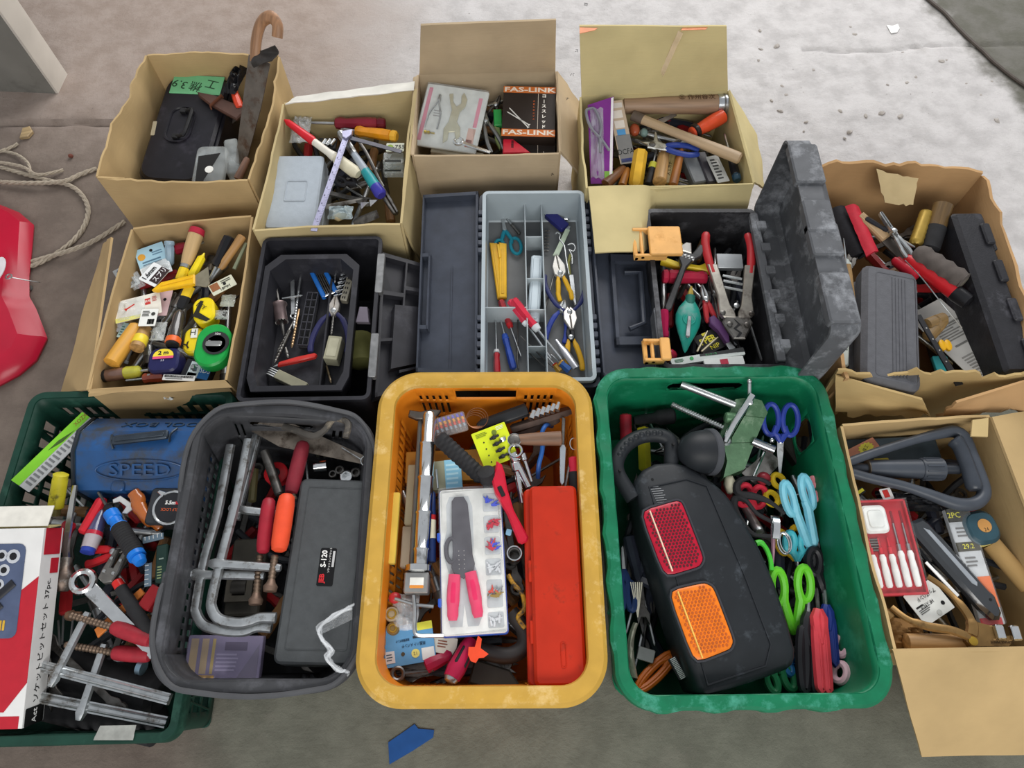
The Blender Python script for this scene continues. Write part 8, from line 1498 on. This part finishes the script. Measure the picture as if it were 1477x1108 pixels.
# ------------------------------------------------------------------ bottom right box
Q6 = [(1225, 640), (1440, 640), (1500, 915), (1295, 920)]
o = at(kp(700, 500), .22); t = thing('floor_pump', 'dark blue grey foot pump with a looped frame handle and a ribbed barrel', 'pump', Matrix.Translation(o)); PB = mat('42474f', .38, 0, .1, 30)
q = [(110, 440), (300, 370), (600, 275), (800, 225), (890, 215), (960, 260), (1010, 380), (1070, 530), (1105, 650), (1075, 715), (1000, 745), (880, 735), (700, 670), (520, 610), (300, 560), (140, 515)]
P = smooth([at(kp(*p), .245)-o for p in q], 4); b = MB(); b.tube(P, [.0085+.0035*max(0, min(1, (k-8)/6))*(1 if k < 44 else max(.2, 1-(k-44)/8)) for k in range(len(P))], 12); part(t, 'frame_handle', b, PB)
P = smooth([at(kp(*p), .248)-o for p in ((880, 270), (930, 330), (990, 480), (1040, 640))], 5); b = MB(); b.tube(P, [.010]+[.0145]*3+[.0135]*8+[.0145]*3+[.010], 14); part(t, 'grip', b, mat('3a3f47', .3))
P0, P1 = at(kp(120, 482), .225)-o, at(kp(925, 490), .235)-o; L = (P1-P0).length; F_ = frame(P0, P1-P0, V((0, 0, 1)))
for nm, pr, m_ in (('piston_rod', [(-.02, .010), (L*.19, .010)], PB), ('barrel', [(L*.17, .012), (L*.18, .0165), (L*.66, .0185)], PB), ('ribbed_collar', [(L*.65, .0195), (L*.66, .021), (L*.84, .0215), (L*.85, .018)], mat('3d424a', .4)), ('nozzle', [(L*.84, .009), (L, .009)], mat('2c3037', .4))): b = MB(); b.T = F_; b.lathe(pr, 16); part(t, nm, b, m_)
for i in range(12): b = MB(); a = 2*math.pi*i/12; b.T = F_ @ Matrix.Rotation(a, 4, 'X'); b.rbox(L*.67, L*.82, -.0016, .0016, .020, .0225, .0006, .0004, 1); part(t, 'collar_rib', b, PB)
b = MB(); b.T = F_; b.lathe([(L*.165, .013), (L*.167, .0175), (L*.175, .0175), (L*.178, .013)], 16); part(t, 'end_ring', b, mat('5c5245', .4))
M, W, H = quad([kp(130, 280), kp(760, 235), kp(790, 420), kp(110, 440)], .20); b = MB(); b.rbox(-W/2, W/2, -H/2, H/2, -.02, 0, .006, .002); solo('folded_board', 'dark slate folded board lying under the foot pump', 'board', M, b, mat('3d4850', .45))
card('star_card', 'orange brown card with a yellow starburst under the foot pump', 'card', [kp(105, 355), kp(300, 250), kp(355, 340), kp(150, 440)], .225, 'b97c62', [('p', [((.1+(.3 if i % 2 else .24)*math.cos(i*math.pi/12)*.9), (.0+(.48 if i % 2 else .38)*math.sin(i*math.pi/12)*.9)) for i in range(24)], 'd6cf4a'), ('t', '鉄工', .08, .0, .3, '2a2a20', .5)])
card('yellow_slip', 'yellow and brown slip poking out above the pump barrel', 'card', [kp(300, 415), kp(400, 405), kp(425, 425), kp(310, 430)], .215, 'b5a33c', [])
M, W, H = quad([(1237, 722), (1306, 719), (1341, 857), (1262, 860)], [.245, .245, .235, .235])
t = thing('screwdriver_set', 'red tray screwdriver set with white handles under a clear lid', 'tool set', M); RT = mat('b01f2c', .5, 0, .08)
b = MB(); b.rbox(-W/2, W/2, -H/2, H/2, -.022, -.010, .004, .001); part(t, 'red_tray', b, RT)
for q in ((-W/2, -W/2+.004, -H/2, H/2), (W/2-.004, W/2, -H/2, H/2), (-W/2, W/2, H/2-.004, H/2), (-W/2, W/2, -H/2, -H/2+.004)): b = MB(); b.rbox(*q, -.012, -.002, .001, .0005); part(t, 'tray_edge', b, RT)
b = MB(); b.rbox(-W*.44, W*.06, H*.14, H*.44, -.010, .002, .010, .004, 5); part(t, 'white_knob', b, mat('e4e6e3', .35)); b = MB(); b.rbox(-W*.34, -W*.04, H*.20, H*.38, .002, .004, .006, .002, 4); part(t, 'knob_cap', b, mat('dcdfdc', .35))
for i in range(5):
    x = -W*.38+i*W*.185; y0 = -H*.42; y1 = -H*.08+(.03*H if i > 2 else 0); L = y1-y0
    b = MB(); b.T = Matrix.Translation((x, y0, -.006)) @ Matrix.Rotation(math.pi/2, 4, 'Z'); b.lathe([(0, .004), (.003, .0058), (L*.5, .0062), (L*.75, .005), (L*.9, .0058), (L, .004)], 10); part(t, 'white_handle', b, mat('e6e6e4', .35))
    b = MB(); b.T = Matrix.Translation((x, y1, -.007)) @ Matrix.Rotation(math.pi/2, 4, 'Z'); b.lathe([(0, .003), (.012, .0035), (.013, .0015), (.03+.02*(i > 2), .0015)], 8); part(t, 'shaft', b, plas('c8303c') if i < 3 else STEEL)
for i in range(5): b = MB(); b.T = Matrix.Translation((-W*.30, H*(.08-.028*i), -.008)); b.lathe([(-.016+.004*(i % 2), .0018), (.012, .0018)], 8); part(t, 'bit', b, mat('55514e', .35, .8))
for x in (.20, .38): b = MB(); b.rbox(x*W-.002, x*W+.002, -H*.02, H*.38, -.0102, -.0085, .001, .0004); part(t, 'slot', b, mat('7a1520', .5))
b = MB(); b.rbox(-W/2-.001, W/2+.001, -H/2-.001, H/2+.001, -.014, .003, .004, .001); part(t, 'clear_lid', b, clear('f0f0f0', .06, .04))
M, L = fr(kp(600, 850), kq(860, 355), .245, .235); t = thing('wiper_case', 'long glossy black clear topped case lying diagonally', 'case', M)
b = MB(); b.prism([(0, -.008), (.006, .016), (.02, .020), (L*.85, .020), (L*.97, .008), (L, -.004), (L*.97, -.014), (L*.85, -.018), (.02, -.018)], -.022, 0, .006); part(t, 'shell', b, mat('2c2f33', .12, 0, .1, 20, coat=.6)); b = MB(); b.prism([(.02, .001), (.03, .008), (L*.68, .009), (L*.70, .004), (L*.66, .0)], -.0005, .0012, .0005); part(t, 'pale_stripe', b, mat('8d939a', .3))
b = MB(); b.lathez([(-.002, .0025), (.0008, .0025)], 10, (L*.84, .006)); part(t, 'hole', b, BLACK)
M, W, H = quad([kp(690, 810), kp(870, 800), kq(960, 360), kq(850, 370)], [.23, .23, .22, .22]); t = thing('drill_pack', 'long clear pack with white, yellow and orange print behind the black case', 'packet', M); b = MB(); b.rbox(-W/2, W/2, -H/2, H/2, -.012, -.001, .003, .001); part(t, 'card', b, mat('b9bdc0', .5)); printed(t, W, H, -.0006, [('r', -.5, .38, .5, .5, '2a2a22'), ('t', '2PC', -.2, .44, .07, 'd9d23c'), ('r', -.5, .12, .5, .20, '3a382a'), ('t', '29.2', .0, .16, .06, 'd9d23c'), ('r', -.5, -.36, .5, -.10, 'd86a2e'), ('r', -.5, -.5, .4, -.44, 'c23a3e'), ('lines', -.3, .24, .3, .34, 3, '6a6a6a'), ('lines', -.3, -.02, .3, .08, 3, '6a6a6a')]); b = MB(); b.rbox(-W/2, W/2, -H/2, H/2, -.0004, .004, .004, .001); part(t, 'clear_cover', b, clear('f0f0f0', .10, .06))
M, W, H = quad([kp(930, 800), kp(1165, 770), kp(1262, 1000), kp(1040, 1055)], .235); t = thing('tape_measure', 'dark teal tape measure with a yellow side and a red crest sticker', 'tape measure', M); b = MB(); b.rbox(-W/2, W/2, -H/2, H/2, -.016, 0, .024, .006, 6); part(t, 'case', b, mat('2d4954', .4)); b = MB(); b.rbox(-W/2, W/2, -H/2, H/2, -.034, -.017, .024, .003, 6); part(t, 'yellow_side', b, mat('c8bc72', .4)); printed(t, W, H, .0003, [('c', .05, .02, .20, 'b8864a'), ('p', [(-.12, .14), (.2, .14), (.22, .02), (.05, -.02), (-.12, .02)], 'b03a30'), ('t', '24', .05, -.1, .15, '2a2a20')])
BRZ = mat('8a6c42', .35, .75, .2, 40, wear='5c452a', wa=.35, wsc=20)
o = at(kq(790, 440), .255); t = thing('saw_set', 'bronze pliers type tool with two chrome knobs along the front edge', 'pliers', Matrix.Translation(o)); PQ = lambda x, y, z=.25: at(kq(x, y), z)-o
b = MB(); b.tube(smooth([PQ(480, 145, .235), PQ(560, 200, .24), PQ(640, 280, .25), PQ(690, 350, .255), PQ(705, 400, .256), PQ(700, 440, .256)], 4), [.0055]*8+[.0075]*6+[.010]*7, 8, flat=.7); part(t, 'handle', b, BRZ)
b = MB(); b.tube(smooth([PQ(300, 300, .235), PQ(380, 360, .245), PQ(480, 395, .25), PQ(600, 415, .254), PQ(690, 450, .256)], 4), [.006]*6+[.0078]*11, 8, flat=.7); part(t, 'handle', b, BRZ)
a = [PQ(*p, .258) for p in ((690, 420), (720, 372), (800, 392), (838, 400), (840, 440), (872, 445), (905, 440), (912, 470), (890, 495), (780, 495), (700, 495), (675, 470))]; b = MB(); a = a[::-1]; b.loft([[v-V((0, 0, .018)) for v in a], a]); part(t, 'head', b, BRZ)
b = MB(); b.T = Matrix.Translation(PQ(710, 470, .2595)); b.lathez([(-.004, .007), (.001, .0075), (.002, .004)], 14); part(t, 'brass_bolt', b, BRS)
for x, y in ((842, 425), (922, 430)): P0 = PQ(x, y, .262); b = MB(); b.T = Matrix.Translation(P0) @ Matrix.Rotation(math.pi/2, 4, 'Z'); b.lathe([(-.012, .006), (-.010, .008), (.010, .008), (.012, .006)], 14); part(t, 'chrome_knob', b, CHROME)
q = text(t, 'SOMAX MADE', PQ(840, 478).x, PQ(840, 478).y, .0036, .006, mat('4a3820', .5), math.pi)
card('label_card', 'white label printed with characters and a black hang hole', 'card', [kq(322, 258), kq(505, 170), kq(612, 282), kq(512, 382)], [.225, .225, .225, .225], 'd9dbd6', [('t', 'アップハンド', .05, .20, .15, '2b2b2b', math.pi, .8), ('t', 'HFス付き', -.1, -.02, .15, '2b2b2b', math.pi, .8), ('lines', -.4, -.2, .0, -.05, 3, '5a5a58'), ('r', -.42, .0, -.2, .05, '2a2a2a'), ('c', .05, -.38, .08, 'b9bbb6')], hole=(.3, -.22))
plate('plastic_strip', 'white plastic strip beside the long black case', 'strip', kq(470, 75), kq(632, 245), .232, .232, [('strip', WHITE, [(0, -.02), (0, .05), (1, .05), (1, -.03)], -.001, .001)])
rodt('wooden_tool', 'pale round wooden handle along the front edge of the bottom right box', 'handle', kq(368, 475), kq(660, 480), .235, .235, [('handle', wood('b98f5c', .5), [(0, .009), (.02, .0145), (.5, .0145), (1, .013)], 14)])
rodt('paper_roll', 'brown kraft paper roll at the right of the bottom right box', 'roll', kq(800, -20), kq(990, 200), .20, .20, [('roll', kraft('a98a5a'), [(0, .014), (0, .0165), (1, .0165), (1, .014)], 16)])
bag('paper_lump', 'crumpled brown paper at the front left of the bottom right box', kq(370, 430), .215, .06, .05, .012, kraft('8f6c42'), 9)
rodt('brass_hook', 'dark brass hook end at the left edge of the bottom right box', 'hook', kq(235, 300), kq(300, 370), .23, .23, [('hook', BRZ, [(0, .006), (.2, .010), (.8, .012), (1, .005)], 10)])
for lab, pts, z, c_, items in (('small black label with yellow print under the pump frame', (kp(160, 655), kp(225, 612), kp(245, 650), kp(180, 700)), .225, '22231f', [('r', -.3, -.2, .4, .3, 'c9c43a')]), ('small white label with a red panel under the pump frame', (kp(338, 650), kp(385, 630), kp(490, 690), kp(380, 700)), .235, 'e0dedb', [('r', -.3, -.3, .2, .35, 'c2342f')])):
    card('label', lab, 'label', pts, z, c_, items)
bag('black_bag', 'crumpled glossy black plastic under the pump frame', kp(560, 720), .205, .12, .04, .016, mat('1c1d20', .15, 0, .2), 15)
fill(Q6, .185, 26, 'the bottom right box', 26)
# ------------------------------------------------------------------ things on the floor
def rope(lab, pts, r=.006, seed=0, z=.007):
    P = smooth([at(p, z+dz) if not isinstance(p, V) else p for p, dz in pts], 10); o = P[0].copy(); t = thing('rope', lab, 'rope', Matrix.Translation(o))
    # resample evenly
    Q = [P[0]]; 
    for p in P[1:]:
        while (p-Q[-1]).length > .005: Q.append(Q[-1]+(p-Q[-1]).normalized()*.005)
    for k in range(3):
        S = []
        for i, p in enumerate(Q):
            d = (Q[min(i+1, len(Q)-1)]-Q[max(i-1, 0)]).normalized(); u = d.cross(V((0, 0, 1))).normalized(); n_ = u.cross(d); a = i*.55+k*2.094; S.append(p-o+(u*math.cos(a)+n_*math.sin(a))*r*.52)
        b = MB(); b.tube(S, r*.58, 5); part(t, 'strand', b, mat('a79c8c', .9, 0, .15, 120, .2))
rope('pale twisted rope curving from the tangle to the red bag', [((-20, 235), 0), ((60, 258), 0), ((105, 270), 0), ((126, 296), 0), ((122, 325), 0), ((100, 352), 0), ((60, 378), 0), ((20, 392), 0), ((-10, 402), 0)])
rope('pale twisted rope running under the cardboard box from the red bag', [((-5, 392), 0), ((50, 376), 0), ((105, 360), .012), ((140, 345), 0), ((182, 318), 0)])
rope('pale twisted rope end stretching to the far left box', [((-20, 262), .0), ((40, 264), .008), ((90, 262), .008), ((115, 252), 0), ((142, 242), 0)])
rope('thin rope tangle strand on the left floor', [((-15, 232), .006), ((30, 240), .012), ((55, 252), .01), ((92, 245), 0)], .0045)
rope('thin rope loop above the tangle', [((-5, 217), 0), ((22, 222), 0), ((40, 235), .008), ((44, 250), .012)], .004)
rope('short thin rope end near the wood chip', [((-5, 220), .003), ((15, 213), .0), ((28, 206), 0)], .0045)
# red bag
pts = [(-60, 270), (0, 291), (22, 300), (43, 318), (40, 352), (36, 392), (36, 422), (46, 440), (62, 482), (46, 514), (20, 536), (-10, 552), (-60, 560)]
o = at((0, 420), 0); P = [at(p, .03)-o for p in pts]; q = [(p.x, p.y) for p in P]; q = q if area2(q) > 0 else q[::-1]
t = thing('vinyl_bag', 'glossy red vinyl bag with an eyelet at the left edge', 'bag', Matrix.Translation(o)); RV = mat('b01a34', .25, 0, .12, 9, .25, bsc=14)
b = MB(); rg = []
for d, z in ((.004, .002), (0, .012), (.006, .022), (.02, .034), (.045, .044), (.07, .05)): rg.append([(x, y, z+.016*nz(x*14, y*14, d*30)*(z > .02)) for x, y in inset(q, d)])
b.loft(rg); part(t, 'bag_body', b, RV, ang=24)
p = at((17, 403), .055)-o; b = MB(); b.ring((p.x, p.y, p.z+.012), .007, .002, 16, 6); part(t, 'eyelet', b, STEEL); b = MB(); b.tube(smooth([(p.x, p.y, p.z+.010), (p.x+.03, p.y+.004, p.z-.01), (p.x+.045, p.y+.012, p.z-.03), (p.x+.04, p.y+.02, p.z-.04)], 4), .0012, 5); part(t, 'wire_hook', b, STEEL)
b = MB(); p = at((-4, 390), .08)-o; b.lathez([(p.z, .03), (p.z+.002, .03)], 20, (p.x, p.y), .6, 1.3); part(t, 'white_patch', b, mat('d8d4d6', .4))
# blue tape
kt = crop(520, 1020, 9.23); o = at(kt(650, 480), 0); a = [at(kt(*p), .002)-o for p in ((370, 470), (560, 340), (720, 228), (772, 290), (980, 305), (968, 405), (700, 580), (385, 765))][::-1]; b = MB(); b.loft([[v-V((0, 0, .0015)) for v in a], [v+V((0, 0, .004*max(0, nz(v.x*30, v.y*30)))) for v in a]]); solo('blue_tape', 'torn piece of blue tape on the floor in front of the yellow basket', 'tape', Matrix.Translation(o), b, mat('1f4f8e', .3, 0, .1, 40))
o = at((1400, 60), .005); b = MB(); b.tube(smooth([at(p, .006)-o for p in ((1300, -40), (1338, -2), (1362, 18), (1380, 38), (1400, 58), (1420, 76), (1434, 90), (1470, 118), (1520, 150))], 5), .0055, 8); solo('cable', 'dark cable running across the floor in the top right corner', 'cable', Matrix.Translation(o), b, mat('4d4640', .6))
M, W, H = quad([(24, 185), (42, 183), (50, 192), (30, 200)], .012); t = thing('wood_chip', 'small chip of pale wood on the left floor', 'chip', M); b = MB(); b.prism([(-W/2, -H*.4), (-W*.2, H/2), (W*.35, H*.5), (W/2, -H*.1), (W*.1, -H/2)], -.011, 0, .002); part(t, 'chip', b, wood('b59c74'))
rough('small rust brown pebble on the left floor', 'pebble', 'pebble', (102, 225), .006, .007, .006, .006, mat('6d3f34', .8), 2)
rough('grey black flake beside the red bag', 'flake', 'flake', (40, 416), .003, .012, .010, .003, mat('4a4a48', .7), 4)
b = MB(); M, W, H = quad([(1282, 36), (1300, 34), (1297, 44), (1281, 48)], .003); b.prism([(-W/2, -H/2), (-W*.4, H/2), (0, H*.3), (W/2, H*.4), (W*.4, -H*.1), (0, -H*.5)], -.002, 0); solo('paint_flake', 'white paint flake on the rough floor at the top right', 'flake', M, b, WHITE)
rr = random.Random(8); MC = mat('a8a29c', .9, 0, .15, 60, .3)
for i in range(34):
    p = (rr.uniform(1090, 1450), rr.uniform(15, 225))
    if p[1] < (p[0]-1340)*1.0+20: continue
    s = rr.uniform(.003, .008); b = MB(); b.ball((0, 0, 0), 1, 1, 1, 7, 4); b.v = [V((v.x*s*1.5, v.y*s, v.z*s*.6))*(1+.5*nz(v.x*2+i, v.y*2, v.z)) for v in b.v]
    solo('mortar_crumb', 'crumb of grey mortar on the rough floor at the top right', 'crumb', Matrix.Translation(at(p, -.001)) @ Matrix.Rotation(rr.uniform(0, 3), 4, 'Z'), b, MC, 'mortar crumbs on the rough floor')
texts_to_meshes()
